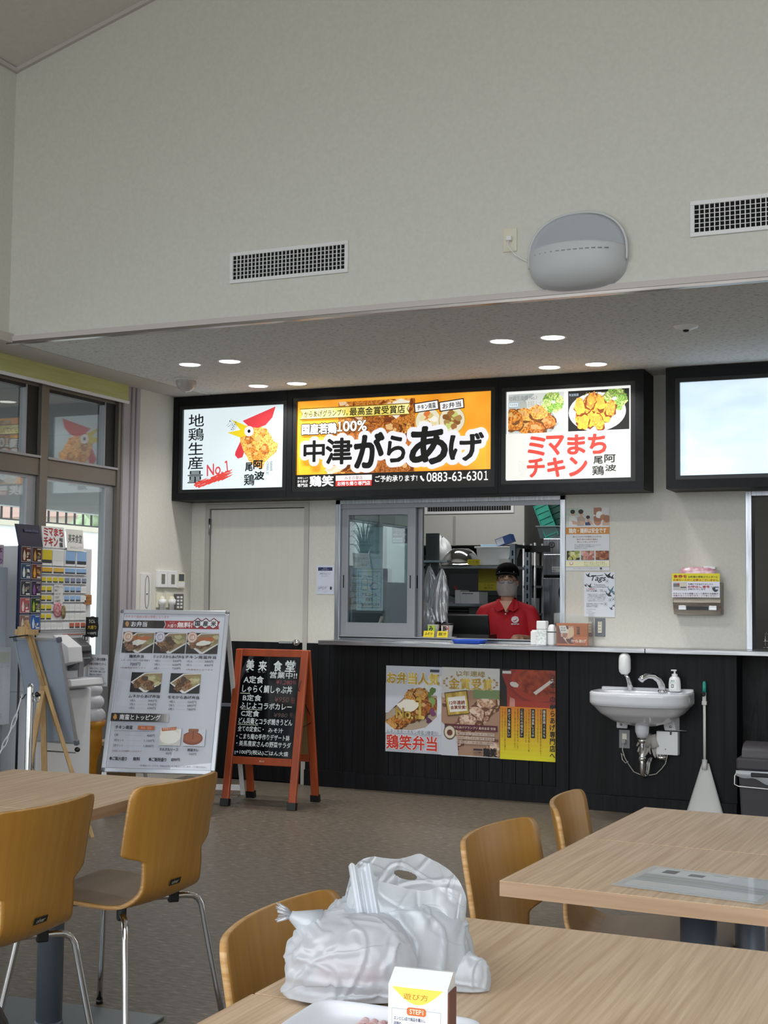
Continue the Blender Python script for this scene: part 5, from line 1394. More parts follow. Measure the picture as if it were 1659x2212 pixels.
k.lathe([(.018, .012), (.024, .01), (.024, -.01), (.018, -.012)], M_chrome, 16, (0, -.16, -.135)); k.lathe([(.018, .012), (.022, .01), (.022, -.01), (.018, -.012)], M_chrome, 16, (0, -.16, -.245)); o = k.build('drain_trap', t); o['label'] = 'chrome drain trap'
k = MB(); k.tube([(.155, -.05, -.03), (.155, -.05, -.10)], .012, M_steel, 10); k.tube([(.155, -.05, -.07), (.25, -.03, -.075)], .004, M_steel, 6); k.build('supply_pipe', t)
t = thing('tap', 'curved chrome tap at the middle of the wash basin', 'tap', (-1.80, 8.30, .765))
k = MB(); k.tube([(.012, 0, 0), (.008, -.005, .04), (-.008, -.02, .075), (-.035, -.05, .098), (-.065, -.08, .10), (-.09, -.105, .085), (-.098, -.115, .072)], [.024, .022, .02, .019, .019, .02, .018], M_chrome, 16); k.build('spout', t)
k = MB(); k.lathe([(.03, 0), (.03, .006), (.024, .01)], M_chrome, 20, (.012, 0, 0)); k.build('collar', t)
t = thing('soap_dispenser', 'white upturned soap globe on a chrome neck at left of the basin', 'soap dispenser', (-1.995, 8.32, .765))
k = MB(); k.tube([(0, 0, 0), (-.002, -.003, .045), (-.012, -.012, .08), (-.026, -.02, .10)], [.018, .017, .014, .013], M_chrome, 14); k.build('neck', t)
k = MB(); k.lathe([(0, 0), (.022, .002), (.035, .018), (.038, .04), (.038, .095), (.034, .118), (.02, .132), (0, .136)], mat('soap_globe', 'e8ebea', .25, coat=.3), 24, (-.03, -.02, .098)); k.build('globe', t)
t = thing('pump_bottle', 'white pump soap bottle with green print at right of the basin', 'bottle', (-1.715, 8.31, .768))
k = MB(); k.lathe([(0, 0), (.034, .001), (.038, .008), (.037, .05), (.033, .08), (.024, .092), (.0, .094)], M_white, 24, sy=.75); k.build('bottle_body', t)
k = MB(); k.lathe([(.018, .09), (.018, .108), (.01, .11), (.006, .112), (.006, .128), (.0, .128)], M_white, 16); k.box(-.022, .012, -.007, .007, .126, .135, M_white, bevel=.002); k.build('pump', t)
b = Board(.045, .06, 'e6e8e8', thick=.0003); b.text('キレイキレイ' if False else '薬用', .2, .06, .7, .2, '2f8a78', bold=.02); b.text('泡ハンドソープ', .1, .26, .85, .36, '2f8a78', bold=.03); b.rect(.25, .48, .6, .8, '3a4644'); b.ell(.42, .64, .12, .1, 'e0e4e2', 12); b.place('label_print', (-.028, -.0285, .074), parent=t)
t = thing('sink_outlet', 'grey wall outlet with a plugged cord under the basin', 'outlet', (-2.048, 8.39, .397)); k = MB(); k.box(-.034, .034, -.007, 0, 0, .115, mat('grey_plate2', '84898c', .4), bevel=.002); k.build('cover_plate', t); k = MB(); k.box(-.013, .015, -.01, -.006, .032, .092, M_ivory); k.build('socket', t); k = MB(); k.box(-.012, .014, -.035, -.008, .03, .056, mat('plug_grey', '9a9c9c', .5), bevel=.003); k.build('plug', t)
t = thing('water_heater', 'white sensor control box under the right of the basin', 'control box', (-1.768, 8.39, .376)); k = MB(); k.box(-.066, .066, -.06, 0, 0, .143, M_white, bevel=.003); k.build('case', t); k = MB(); k.lathe([(0, -.062), (.004, -.0615), (.004, -.06)], mat('lamp_red', 'c07a74', .4), 10, (-.01, 0, .035), axis='y'); k.build('indicator', t); k = MB(); k.lathe([(.016, -.02), (.018, .02), (0, .02)], M_chrome, 14, (-.03, -.04, -.02), axis='x'); k.build('valve', t)
t = thing('sensor_cord', 'thin grey cord looping from the grey outlet to the white control box', 'cord', (-2.045, 8.35, .44)); k = MB(); k.tube([(0, -.002, 0), (-.005, -.01, -.05), (.01, -.005, -.10), (.03, .01, -.14), (.06, .02, -.185), (.10, .025, -.20), (.16, .025, -.20), (.20, .022, -.19), (.235, .015, -.155), (.262, .005, -.12), (.272, .0, -.08), (.275, .0, -.062)], .003, mat('cord_grey', 'bdbab4', .5), 6); k.tube([(.008, -.006, -.09), (-.012, -.012, -.07), (-.005, -.012, -.11), (.015, -.01, -.13), (.03, .0, -.12)], .003, mat('cord_grey', 'bdbab4', .5), 6); k.build('cord', t)
t = thing('rubber_gloves', 'pair of limp pale rubber gloves hung behind the basin drain trap', 'gloves', (-1.87, 8.34, .36)); k = MB(); M_gl = mat('glove_rubber', 'b7b2ae', .6)
for (dx, dz, ro) in ((-.02, .09, .5), (.02, .085, -.35)):
    R_ = Matrix.Rotation(ro, 4, 'Y')
    def q(x, z, y=0): v_ = R_ @ Vector((x, y, z)); return (v_.x + dx, v_.y, v_.z + dz)
    k.tube([q(0, .05), q(0, .0), q(.0, -.03)], [.03, .027, .028], M_gl, 12)
    for i in range(4): k.tube([q(-.021 + i * .014, -.03), q(-.024 + i * .017, -.075 + .006 * abs(i - 1.5)), q(-.022 + i * .016, -.10 + .008 * abs(i - 1.5), -.005)], [.009, .0085, .005], M_gl, 8)
    k.tube([q(-.025, .0), q(-.045, -.03), q(-.045, -.06)], [.011, .009, .005], M_gl, 8)
k.build('glove_pair', t)
t = thing('dustpan', 'white long-handled dustpan standing against the black panel beside the basin', 'dustpan', (-1.54, 8.30, 0)); k = MB()
def pan(u, v):
    x = (u - .5) * 2; wd = .022 + .098 * v; z = .335 - .325 * v
    return Vector((x * wd, .045 - .03 * v - (.028 * (1 - abs(x) ** 3)) * (.2 + .8 * v) + .02, z))
k.grid(pan, 17, 14, M_whitep); o = k.build('pan', t); so = o.modifiers.new('thickness', 'SOLIDIFY'); so.thickness = .004
k = MB(); k.tube([(0, .035, .30), (0, .04, .36)], .016, M_whitep, 12); k.tube([(0, .04, .34), (-.003, .055, .72)], .0085, M_whitep, 12); k.build('handle', t)
k = MB(); k.box(-.017, .012, .042, .068, .69, .715, M_whitep, bevel=.003); k.box(-.014, .008, .046, .066, .715, .765, M_whitep, bevel=.003); k.lathe([(.008, 0), (.014, .0), (.014, .012), (0, .012)], M_blk, 14, (-.006, .03, .757), axis='y'); k.build('hanging_clip', t)
k = MB(); k.tube([(-.003, .056, .765), (-.003, .057, .825)], [.0125, .011], mat('teal_grip', '2c9a8a', .4), 12); k.ball((-.003, .057, .825), .011, mat('teal_grip', '2c9a8a', .4), 12); o = k.build('grip', t); o['label'] = 'teal grip'
t = thing('trash_bin', 'dark grey waste bin with curved lid and a white bag rim at right', 'bin', (-1.07, 8.25, 0)); M_bin = mat('bin_grey', '3d3b40', .55)
k = MB(); k.prism([(-.21, -.17, 0), (.21, -.17, 0), (.225, -.19, .36), (-.225, -.19, .36)], (0, .36, 0), M_bin); o = k.build('bin_body', t); bevel_mod(o, .01)
k = MB(); k.box(-.235, .235, -.20, .20, .345, .415, M_bin, bevel=.012); k.build('lid_rim', t)
k = MB()
def lid(u, v): a = PI * v; return Vector(((u - .5) * .42, -.15 * math.cos(a), .41 + .085 * math.sin(a) ** .6))
k.grid(lid, 8, 20, mat('bin_lid', '47454a', .5)); k.prism([(-.21, -.15 * math.cos(PI * i / 12), .41 + .085 * max(0, math.sin(PI * i / 12)) ** .6) for i in range(13)], (.004, 0, 0), M_bin); k.build('swing_lid', t)
k = MB()
def bagrim(u, v):
    x = -.235 + .47 * u; return Vector((x, -.205 - .006 * math.sin(v * PI), .343 - v * (.03 + .045 * math.exp(-((u - .35) / .14) ** 2) + .012 * math.sin(u * 17))))
k.grid(bagrim, 40, 6, M_film); k.build('bag_edge', t)
k = MB(); k.lathe([(.0, -.212), (.05, -.211), (.05, -.205)], M_blk, 20, (-.1, 0, .325), sx=1.0, axis='y') if False else k.box(-.15, -.04, -.216, -.206, .31, .335, M_blk, bevel=.005); k.build('bag_tie', t)
k = MB(); k.tube([(-.236, -.16, .33), (-.243, -.2, .31), (-.243, -.212, .262), (-.22, -.215, .252), (.0, -.216, .245), (.22, -.215, .25), (.243, -.2, .30)], .003, M_white, 6); k.build('wire_handle', t)

# ================================================================ A1 MENU STAND
MA = math.radians(16.5)
t = thing('menu_stand', 'aluminium A-frame menu stand with a white bento menu behind the left table', 'menu stand', (-4.625, 7.108, 0), MA)
dirb = Vector((0, -.300, -.990)).normalized()        # down the front face
TOP = Vector((0, .150, 1.232))
def fp(x, s_, off=0.0):                                   # s_ metres down the face, off in front of it
    n_ = Vector((0, -dirb.z, dirb.y)); n_ = n_ if n_.y < 0 else -n_
    return TOP + dirb * s_ + Vector((x, 0, 0)) + n_ * off
M_alf = mat('silver_frame', 'c3c8d0', .3, .7)
W2 = .357; Hs = 1.034; FL = (1.232 - .99) * 1.034 / .99
def slab(k, x0, x1, s0, s1, o0, o1, m):
    vs = [k.bm.verts.new(fp(x, s_, o_)) for x in (x0, x1) for s_ in (s0, s1) for o_ in (o0, o1)]
    fs = [k.bm.faces.new([vs[i] for i in f]) for f in ((0, 1, 3, 2), (4, 6, 7, 5), (0, 4, 5, 1), (2, 3, 7, 6), (0, 2, 6, 4), (1, 5, 7, 3))]
    k._fin(fs, m)
k = MB(); slab(k, -W2 + .022, W2 - .022, .0, .028, -.008, .012, M_alf); slab(k, -W2 + .022, W2 - .022, Hs - .028, Hs, -.008, .012, M_alf); slab(k, -W2, -W2 + .028, .022, Hs - .022, -.008, .012, M_alf); slab(k, W2 - .028, W2, .022, Hs - .022, -.008, .012, M_alf)
o = k.build('frame', t); bevel_mod(o, .004)
for sx, s0 in ((-1, 0), (1, 0), (-1, Hs - .03), (1, Hs - .03)):
    k = MB(); slab(k, min(sx * W2, sx * (W2 - .03)), max(sx * W2, sx * (W2 - .03)), s0, s0 + .03, -.009, .014, mat('corner_grey', '6e7177', .35, .3)); o = k.build('corner_cap', t); bevel_mod(o, .012, 3)
k = MB(); slab(k, -W2 + .02, W2 - .02, .02, Hs - .02, -.006, -.002, M_grey); k.build('back_panel', t)
for sx in (-1, 1):
    k = MB(); k.bar(fp(sx * (W2 - .02), Hs), fp(sx * (W2 - .02), Hs + FL), .03, .012, M_white); o = k.build('front_leg', t)
    k = MB(); k.bar(fp(sx * (W2 - .02), .05, -.02), (sx * (W2 - .03) , .72, .0), .028, .014, M_white); k.build('rear_leg', t)
k = MB(); k.bar((-W2 + .03, .70, .05), (W2 - .03, .70, .05), .014, .035, M_white); k.build('rear_crossbar', t); k = MB(); k.bar((-W2 + .03, .435, .62), (W2 - .03, .435, .62), .012, .02, M_alf); k.build('rear_crossbar', t)
b = Board(W2 * 2 - .05, Hs - .05, 'd3d9e6', rough=.35, thick=.001, coat=.25)
b.text('お弁当の価格は税込価格となります', .02, .012, .45, .03, 'b8404e')
b.poly_([(0, .045), (.405, .045), (.42, .07), (.405, .097), (0, .097)], '1c1c20'); b.ell(.045, .07, .018, .018, 'c08a4a', 14, .2); b.text('お弁当', .085, .053, .24, .088, 'dfe2ea', bold=.03)
b.poly_([(.41, .045), (.955, .045), (.94, .07), (.95, .098), (.41, .098), (.427, .07)], 'a3222f')
for i in range(3):
    cx = .735 + i * .078; b.poly_([(cx, .022), (cx + .045, .045), (cx + .045, .075), (cx, .098), (cx - .045, .075), (cx - .045, .045)], '6a1f2a')
for i, ch in enumerate('国産米'):
    cx = .735 + i * .078; b.poly_([(cx, .03), (cx + .039, .05), (cx + .039, .073), (cx, .092), (cx - .039, .073), (cx - .039, .05)], 'e9edf4'); b.text(ch, cx - .024, .044, cx + .024, .078, '30363e', bold=.05)
b.text('ライス', .46, .052, .51, .062, 'f0e4e6'); b.text('大盛り', .44, .067, .53, .09, 'f0e4e6', bold=.02); b.text('無料!', .54, .054, .685, .09, 'f4eaec', bold=.04)
def bento(x0, y0, x1, y1, seed, white):
    b.rect(x0, y0, x1, y1, '17181b')
    w_, h_ = x1 - x0, y1 - y0
    P = lambda u, v: (x0 + u * w_, y0 + v * h_)
    b.poly_([P(.0, .5), P(.42, .02), P(1, .0), P(1, .55), P(.55, 1), P(.45, 1)], 'd9dbdc'); b.poly_([P(.05, .5), P(.45, .06), P(1, .03), P(1, .48), P(.52, .93)], '8f7d5e')
    rnd = random.Random(seed); bm_ = brownmeat()
    for i in range(9): b.ell(*P(.62 + .3 * rnd.random(), .15 + .4 * rnd.random()), .12 * w_, .10 * h_, ['a9a078', '8f8f62', 'b8b28c'][i % 3], 10, .3, bounds=(x0, y0, x1, y1))
    for i in range(8): b.ell(*P(.18 + .5 * rnd.random(), .40 + .38 * rnd.random()), .13 * w_, .15 * h_, bm_[i % 3], 12, .25, bounds=(x0, y0, x1, y1))
    b.ell(*P(.45, .32), .11 * w_, .15 * h_, '4a3a30' if not white else 'a9663c', 12, .2)
    if white: b.ell(*P(.56, .48), .22 * w_, .14 * h_, 'dfe3dc', 16, .25, -.2); b.ell(*P(.70, .3), .2 * w_, .1 * h_, 'b5673a', 12, .25)
def medal(x, y, c1): b.ell(x, y, .05, .037, c1, 22); b.ell(x, y, .041, .03, 'e6e2e0', 22); b.ell(x, y, .032, .024, c1, 20); b.text('人気', x - .02, y - .012, x + .02, y + .012, 'efe8e4', bold=.03)
xs = ((.02, .325), (.335, .64), (.65, .955))
for i, (x0, x1) in enumerate(xs): bento(x0, .125, x1, .262, 60 + i, i != 1); medal(x0 + .05, .155, ('c9a58c', 'a9aec6', 'c59a8c')[i])
def item(cx, y, name, rows, hw=.13):
    b.text(name, cx - min(.15, .0215 * len(name)), y, cx + min(.15, .0215 * len(name)), y + .02, '2a2c33', bold=.03)
    for j, (a_, p_) in enumerate(rows):
        yy_ = y + .03 + j * .024; b.text(a_, cx - hw, yy_, cx - hw + .055, yy_ + .015, '50545e'); b.rect(cx - hw + .075, yy_ + .008, cx + .02, yy_ + .0088, '9a9fa8'); b.text(p_, cx + .045, yy_, cx + hw - .005, yy_ + .015, '40444e')
b.text('鶏笑弁当', .105, .275, .245, .296, '2a2c33', bold=.03); b.text('ムネ・モモ・チキン南蛮3種盛り', .03, .305, .31, .318, '5a5e68'); b.text('700円', .12, .326, .22, .348, '3a3e48', bold=.01); b.text('※数量限定となります', .03, .356, .28, .366, '8a5a64')
item(.49, .275, 'ミックスからあげ弁当', (('4個入', '520円'), ('5個入', '620円'), ('6個入', '720円'))); item(.80, .275, 'チキン南蛮弁当', (('1枚入', '580円'), ('2枚入', '800円'))); b.text('※数量限定となります', .67, .362, .93, .371, '8a4a54')
bento(.15, .39, .445, .518, 71, False); bento(.53, .392, .82, .52, 72, False)
item(.295, .535, 'ムネからあげ弁当', (('4個入', '490円'), ('5個入', '590円'), ('6個入', '690円'))); item(.675, .537, 'モモからあげ弁当', (('4個入', '560円'), ('5個入', '680円'), ('6個入', '780円')))
for i in range(14):
    if i < 8: b.rect(0 if i == 0 else .40 + (i - 1) * .022, .655, .40 if i == 0 else .425 + (i - 1) * .022, .706, '%02x%02x%02x' % tuple(int(28 + (205 - 28) * i / 8) for _ in range(3)))
b.ell(.04, .68, .018, .018, 'c08a4a', 14, .2); b.text('南蛮とトッピング', .085, .663, .475, .697, 'e6e8ee', bold=.02)
b.text('チキン南蛮', .055, .733, .22, .757, '2a2c33', bold=.03); b.rect(.27, .733, .43, .758, 'b5653a'); b.text('単品・追加', .30, .738, .40, .753, 'd8b4a0'); b.rect(.045, .766, .43, .768, '6a6e78')
for j, (a_, p_) in enumerate((('1枚', '400円'), ('3枚セット', '1,100円'), ('5枚セット', '1,800円'))): yy_ = .785 + j * .033; b.text(a_, .055, yy_, .055 + .03 * len(a_) * .62, yy_ + .017, '50545e'); b.rect(.17, yy_ + .009, .32, yy_ + .0098, '9a9fa8'); b.text(p_, .345 if j else .365, yy_, .44, yy_ + .017, '40444e')
b.text('※数量によりお時間をいただきます', .05, .888, .33, .90, '9a6a74')
b.photo(.485, .745, .69, .853, 'c9c9c8', ['e4e4df', 'dcdad2', 'd0cfca'], 10, .3, 81); b.ell(.585, .80, .095, .042, 'e9e8e2', 22); b.poly_([(.50, .745), (.64, .735), (.64, .755), (.505, .765)], 'b5653a'); b.text('自家製タルタル', .515, .741, .635, .756, 'ead0c0')
b.rect(.715, .745, .92, .853, 'c6cad4'); b.ell(.80, .805, .10, .042, '7e3f22', 22, 0, 0, (.715, .745, .92, .853)); b.ell(.80, .80, .085, .03, '94502c', 20); b.ell(.805, .755, .05, .022, '8a5434', 14, 0, 0, (.715, .745, .92, .853)); b.rect(.80, .76, .808, .81, '6a3018')
b.text('タルタルソース', .50, .868, .675, .886, '2a2c33', bold=.03); b.text('80円', .565, .895, .615, .91, '40444e'); b.text('南蛮タレ', .765, .868, .87, .886, '2a2c33', bold=.03); b.text('100円', .785, .895, .85, .91, '40444e')
b.text('●ご飯大盛り', .035, .93, .20, .953, '2a2c33', bold=.03); b.text('無料', .26, .93, .325, .953, '2a2c33', bold=.03); b.text('●ご飯特盛り', .41, .93, .575, .953, '2a2c33', bold=.03); b.text('@80円', .62, .93, .70, .95, '2a2c33', bold=.03)
b.text('※写真はイメージです。価格は変更になる場合がございます。ご了承ください。', .33, .975, .96, .987, '4a4e68')
o = b.place('printed_menu', fp(-W2 + .025, .025, .004), parent=t); o.rotation_euler = (-math.atan2(.300, .990), 0, 0)
o = None
k = MB(); slab(k, -W2 + .025, W2 - .025, .025, Hs - .025, .0115, .0122, glass_mat('poster_cover', 'ffffff', .03)); k.build('clear_cover', t)

# ================================================================ CHALKBOARD STAND
t = thing('chalkboard_stand', 'orange-stained wooden A-frame blackboard with handwritten white lunch menu', 'blackboard', (-4.166, 7.64, 0), math.radians(4.5))
HT = .985
def cp(x, z, back=False, off=0.0):
    y = (-.195 + .185 * z / HT) - off
    return Vector((x, -y if back else y, z))
hw = .255
for sx in (-1, 1):
    for bk in (False, True):
        k = MB(); k.bar(cp(sx * (hw - .025), .0, bk), cp(sx * (hw - .025), HT, bk), .05, .026, M_orange, up=(0, 1, 0)); o = k.build('leg', t); bevel_mod(o, .006)
        k = MB(); k.bar(cp(sx * (hw - .025), .0, bk), cp(sx * (hw - .025), .045, bk), .058, .036, M_blk, up=(0, 1, 0)); k2 = k.build('rubber_foot', o)
for bk in (False, True):
    for zr in (HT - .022, .285):
        k = MB(); k.bar(cp(-hw + .05, zr, bk), cp(hw - .05, zr, bk), .022, .047, M_orange); o = k.build('rail', t); bevel_mod(o, .003)
k = MB(); a_ = [cp(-hw + .05, .31, True), cp(hw - .05, .31, True), cp(hw - .05, HT - .045, True), cp(-hw + .05, HT - .045, True)]; k.prism(a_, (0, .006, 0), mat('back_board_tan', '8a7046', .6)); k.build('rear_panel', t)
k = MB(); k.tube([cp(hw - .03, .80, False, .02), cp(hw - .04, .74, False, .025), cp(hw - .02, .55, True)], .0025, M_blk, 6); k.tube([cp(hw - .02, .52), cp(hw - .01, .50), cp(hw - .02, .52, True)], .0025, M_blk, 6); k.build('hinge_cord', t)
slope = math.atan2(.185, HT)
Lb = (HT - .045 - .31) / math.cos(slope)
M_cb = mat('blackboard_gloss', '08090c', .07, spec=.6)
b = Board(2 * hw - .10, Lb, 'd0d0d0', rough=.7, thick=.006); b.bm.free(); b.bm = bmesh.new(); b.mats = []
b.box(0, b.w, 0, .006, -b.h, 0, M_cb)
CH = 'cfd6d8'; CG = 'b9c4b0'
b.chars('美来食堂', ((.08, .035, .21, .145), (.29, .045, .43, .145), (.55, .04, .69, .145), (.75, .035, .92, .145)), CH, bold=.03)
b.text('み', .09, .15, .13, .165, CH); b.text('ら', .29, .15, .33, .165, CH); b.text('い', .37, .15, .41, .165, CH)
b.text('営業中!!', .50, .15, .96, .215, CH, bold=.02)
b.text('A定食', .06, .20, .40, .272, CH, bold=.025); b.text('¥1,280', .62, .232, .885, .28, '8d4a50', bold=.01, shear=.1); b.text('税込', .90, .23, .96, .27, '8d4a50')
b.text('しゃらく鯛しゃぶ丼', .05, .29, .90, .365, CH, bold=.02); b.rect(.02, .372, .19, .380, CG)
b.text('B定食', .075, .388, .39, .45, CH, bold=.02); b.text('¥950', .62, .40, .86, .45, '6d4a4a', bold=.01, shear=.1); b.text('税込', .90, .40, .965, .46, '8d4a40')
b.text('ふじよコラボカレー', .04, .465, .92, .528, CH, bold=.02); b.rect(.06, .532, .42, .538, CG)
b.text('C定食', .07, .545, .38, .605, CH, bold=.025); b.text('¥980', .63, .56, .86, .60, '5d4644', bold=.01, shear=.1); b.text('税込', .90, .55, .96, .60, '6d4a44')
b.text('どん兵衛とコラボ焼きうどん', .04, .62, .95, .68, CH, bold=.02); b.rect(.03, .685, .38, .691, CG)
b.text('全ての定食に・', .04, .70, .48, .755, CH, bold=.015); b.text('みそ汁', .56, .71, .81, .755, CH, bold=.015)
b.text('・こまち庵の手作りデザート鉢', .03, .775, .93, .83, CH, bold=.012); b.text('・美馬農家さんの野菜サラダ', .04, .845, .96, .90, CH, bold=.012)
b.text('+100円(税込)ごはん大盛', .05, .935, .93, .985, CH, bold=.012); b.line([(.84, .05), (.9, .03), (.93, .1), (.88, .15)], .01, '5a6068'); b.rect(.02, .95, .045, .985, '6a86a4')
for i in range(9): b.line([(.05 + i * .04, .89 + .012 * math.sin(i)), (.08 + i * .04, .905 - .01 * math.sin(i * 2))], .006, '3a2a28')
o = b.place('blackboard', cp(-hw + .05, HT - .045, False, .004), parent=t); o.rotation_euler = (-slope, 0, 0)
b = Board(.06, .015, 'a8481f', thick=.0003); b.text('馬印', .2, .1, .8, .9, 'd8c0b0'); b.place('maker_print', cp(-.03, .293, False, .0125), parent=t)

# ================================================================ STANCHION, CHAIN, EASEL
t = thing('stanchion', 'polished chrome barrier post standing in front of the wooden easel', 'barrier post', (-4.384, 5.491, 0))
k = MB(); k.lathe([(.019, .02), (.019, .85), (.016, .864), (.009, .872), (0, .874)], M_chrome, 24); k.build('pole', t)
k = MB(); k.lathe([(.16, 0), (.16, .008), (.14, .016), (.03, .028), (.02, .03)], M_chrome, 36); k.build('base', t)
k = MB(); k.tube([(-.019, 0, .82), (-.03, -.004, .815), (-.038, -.006, .80), (-.046, -.008, .795), (-.055, -.008, .805)], .003, M_blk, 8); k.build('chain_hook', t)
k = MB(); k.tube([(.019, 0, .815), (.03, 0, .815)], .004, M_chrome, 8); k.ball((.042, 0, .82), (.012, .010, .014), M_blk, 12); k.ball((.056, 0, .818), .008, M_blk, 10); pts = [(.043 + .017 * math.cos(2 * PI * i / 20), .0, .80 + .017 * math.sin(2 * PI * i / 20)) for i in range(20)]; k.tube(pts, .0022, M_chrome, 6, closed=True); k.build('hook_knob', t)
st = t
t = thing('barrier_chain', 'white plastic chain hanging from the chrome barrier post', 'chain', (-4.384, 5.491, 0)); k = MB()
A_, B_ = Vector((-.05, -.008, .80)), Vector((-.72, -.70, .80)); n = 46
path = [A_.lerp(B_, i / n) - Vector((0, 0, .72 * (1 - (2 * i / n - 1) ** 2) ** .8 * .86)) for i in range(n + 1)]
M_chain = mat('chain_white', 'd6d9dd', .4)
for i in range(0, n):
    a, b2 = path[i], path[i + 1]; d_ = (b2 - a); L = max(d_.length, .012); d_ = d_.normalized(); sd = d_.cross(Vector((0, 0, 1)))
    sd = (sd.normalized() if sd.length > .01 else Vector((1, 0, 0)))
    if i % 2: sd = d_.cross(sd).normalized()
    c = (a + b2) / 2; pts = [c + d_ * (L * .68) * math.cos(2 * PI * j / 12) + sd * .008 * math.sin(2 * PI * j / 12) for j in range(12)]
    k.tube(pts, .0026, M_chain, 6, closed=True)
k.build('chain_links', t)
c = copy_tree(st); c.location = (-4.384 - .77, 5.491 - .70, 0); c['label'] = 'polished chrome barrier post out beyond the left edge, at the far chain end'
t = thing('easel', 'pine wooden easel holding the small whiteboard, seen from behind', 'easel', (-4.68, 6.0, 0))
k = MB(); k.bar((-.03, -.155, 1.18), (.04, .05, .60), .034, .016, M_pine); k.build('centre_post', t)
k = MB(); k.bar((-.022, -.175, 1.16), (.02, -.045, .80), .02, .014, M_pine); k.build('slide_rail', t)
for a, b2 in (((.02, -.06, .83), (-.09, .14, 0)), ((.035, -.06, .83), (.225, .14, 0)), ((.03, -.075, .80), (.105, -.36, .0))):
    k = MB(); k.bar(a, b2, .03, .02, M_pine); k.build('leg', t)
k = MB(); k.bar((-.055, .07, .25), (.16, .07, .25), .02, .026, M_pine); k.bar((.07, -.22, .40), (-.04, .06, .30), .02, .02, M_pine); k.build('brace', t)
k = MB(); k.tube([(-.05, .07, .46), (.15, .07, .46)], .004, M_bronze, 6); k.tube([(.09, -.28, .2), (.03, -.05, .27), (-.04, .06, .24)], .005, M_bronze, 6); k.ball((.17, .06, .48), (.018, .012, .014), M_blk, 10); k.build('hardware', t)
k = MB(); k.box(-.075, .055, -.19, -.15, 1.105, 1.135, M_pine, bevel=.003); k.box(-.05, .0, -.20, -.17, 1.09, 1.15, M_pine, bevel=.003); k.tube([(-.10, -.20, 1.09), (.02, -.2, 1.105)], .004, M_blk, 6); k.build('top_clamp', t)
t = thing('whiteboard', 'small grey-backed whiteboard leaning on the pine easel', 'whiteboard', (-4.683, 6.0, .797))
Rw = Matrix.Rotation(math.atan2(.18, .576), 4, 'X')
k = MB(); k.box(-.146, .146, -.004, .004, -.298, .298, nmat('board_back', '8d98a8', '9aa5b4', (4, 4, 2), 3, rough=.45), rot=Rw); k.build('panel', t)
k = MB()
for q in ((-.152, -.142, -.3, .3), (.142, .152, -.3, .3), (-.142, .142, -.304, -.292), (-.142, .142, .292, .304)): k.box(q[0], q[1], -.008, .008, q[2], q[3], M_alf, rot=Rw)
k.build('rim', t)
for sx in (-1, 1):
    for sz in (-1, 1): 
        k = MB(); k.box(sx * .146 - .012, sx * .146 + .012, -.012, .012, sz * .297 - .014, sz * .297 + .014, mat('corner_slate', '5c6070', .5), bevel=.004, rot=Rw); k.build('corner_cap', t)

# ================================================================ TICKET MACHINE AND NEIGHBOURS (faces +X)
t = thing('ticket_machine', 'white meal ticket vending machine with rows of yellow and blue buttons', 'ticket machine', (-4.95, 6.4975, 0), PI / 2); t.scale = (.886, 1, 1)
M_tm = mat('machine_white', 'cfd0d4', .45)
# local: x = along +Y of the room, -y = towards the room
k = MB(); k.box(-.285, .285, .0, .34, .76, 1.605, M_tm, bevel=.006); k.build('upper_body', t)
k = MB(); k.box(-.285, .285, -.02, .34, .0, .76, M_tm, bevel=.006); k.build('lower_cabinet', t)
k = MB(); k.prism([(-.1, -.02, .77), (-.1, -.13, .79), (-.1, -.12, .83), (-.1, -.0, .83)], (.36, 0, 0), M_tm); o = k.build('ticket_tray', t); bevel_mod(o, .006)
k = MB(); k.prism([(.04, -.0, 1.07), (.04, -.075, 1.02), (.04, -.085, .93), (.04, .0, .87)], (.15, 0, 0), mat('acceptor_grey', '4c4d50', .4)); o = k.build('note_acceptor', t); bevel_mod(o, .006)
boxobj('note_slot', (.07, .16, -.088, -.07, .98, .992), M_blk, t); boxobj('note_lip', (.07, .16, -.088, -.07, .945, .952), M_alu, t); boxobj('red_line', (-.02, .21, -.004, .0, 1.085, 1.09), mat('line_red', 'a8584c', .5), t)
k = MB(); k.prism([(-.12, -.0, 1.09), (-.12, -.11, 1.02), (-.12, -.12, .93), (-.12, .0, .90)], (.15, 0, 0), M_tm); o = k.build('card_reader', t); bevel_mod(o, .005)
k = MB(); k.box(.02, .07, -.10, -.09, .84, .95, mat('slot_shade', '77777c', .5)); k.build('coin_return', t)
for z in (1.488, 1.438, 1.383, 1.330, 1.275, 1.222, 1.168, 1.112):
    k = MB(); k.box(-.282, .215, -.008, .0, z - .006, z, mat('row_rail', 'a9aaae', .5)); k.build('row_rail', t)
def button(name, m1, x, z, wd, h, band=True):
    c = MB(); c.box(-wd / 2, wd / 2, -.012, 0, 0, h, M_white, bevel=.002)
    c.box(-wd / 2 + .003, wd / 2 - .003, -.0128, -.012, h * .32, h - .003, m1)
    if band: c.box(-wd / 2 + .005, wd / 2 - .005, -.0134, -.0128, h * .16, h * .36, mat('price_band', '3c3f46', .5))
    o = c.build(name, t); o.location = (x, 0, z); return o
M_by, M_bb, M_bw, M_br = mat('button_yellow', 'd6c238', .4), mat('button_blue', '8fb2dc', .4), mat('button_blank', 'dadcdc', .4), mat('button_red', 'b5654e', .4)
protos = {}
def put(m1, x, z, wd, h, band=True):
    key = (m1.name, wd, h, band)
    if key not in protos: protos[key] = button('button', m1, x, z, wd, h, band); return
    c = protos[key].copy(); c.parent = t; COL.objects.link(c); c.location = (x, 0, z)
for i, m1 in enumerate((M_by, M_bw, M_bb, M_bb)): put(m1, -.222 + i * .124, 1.492, .11, .095, m1 is not M_bw)
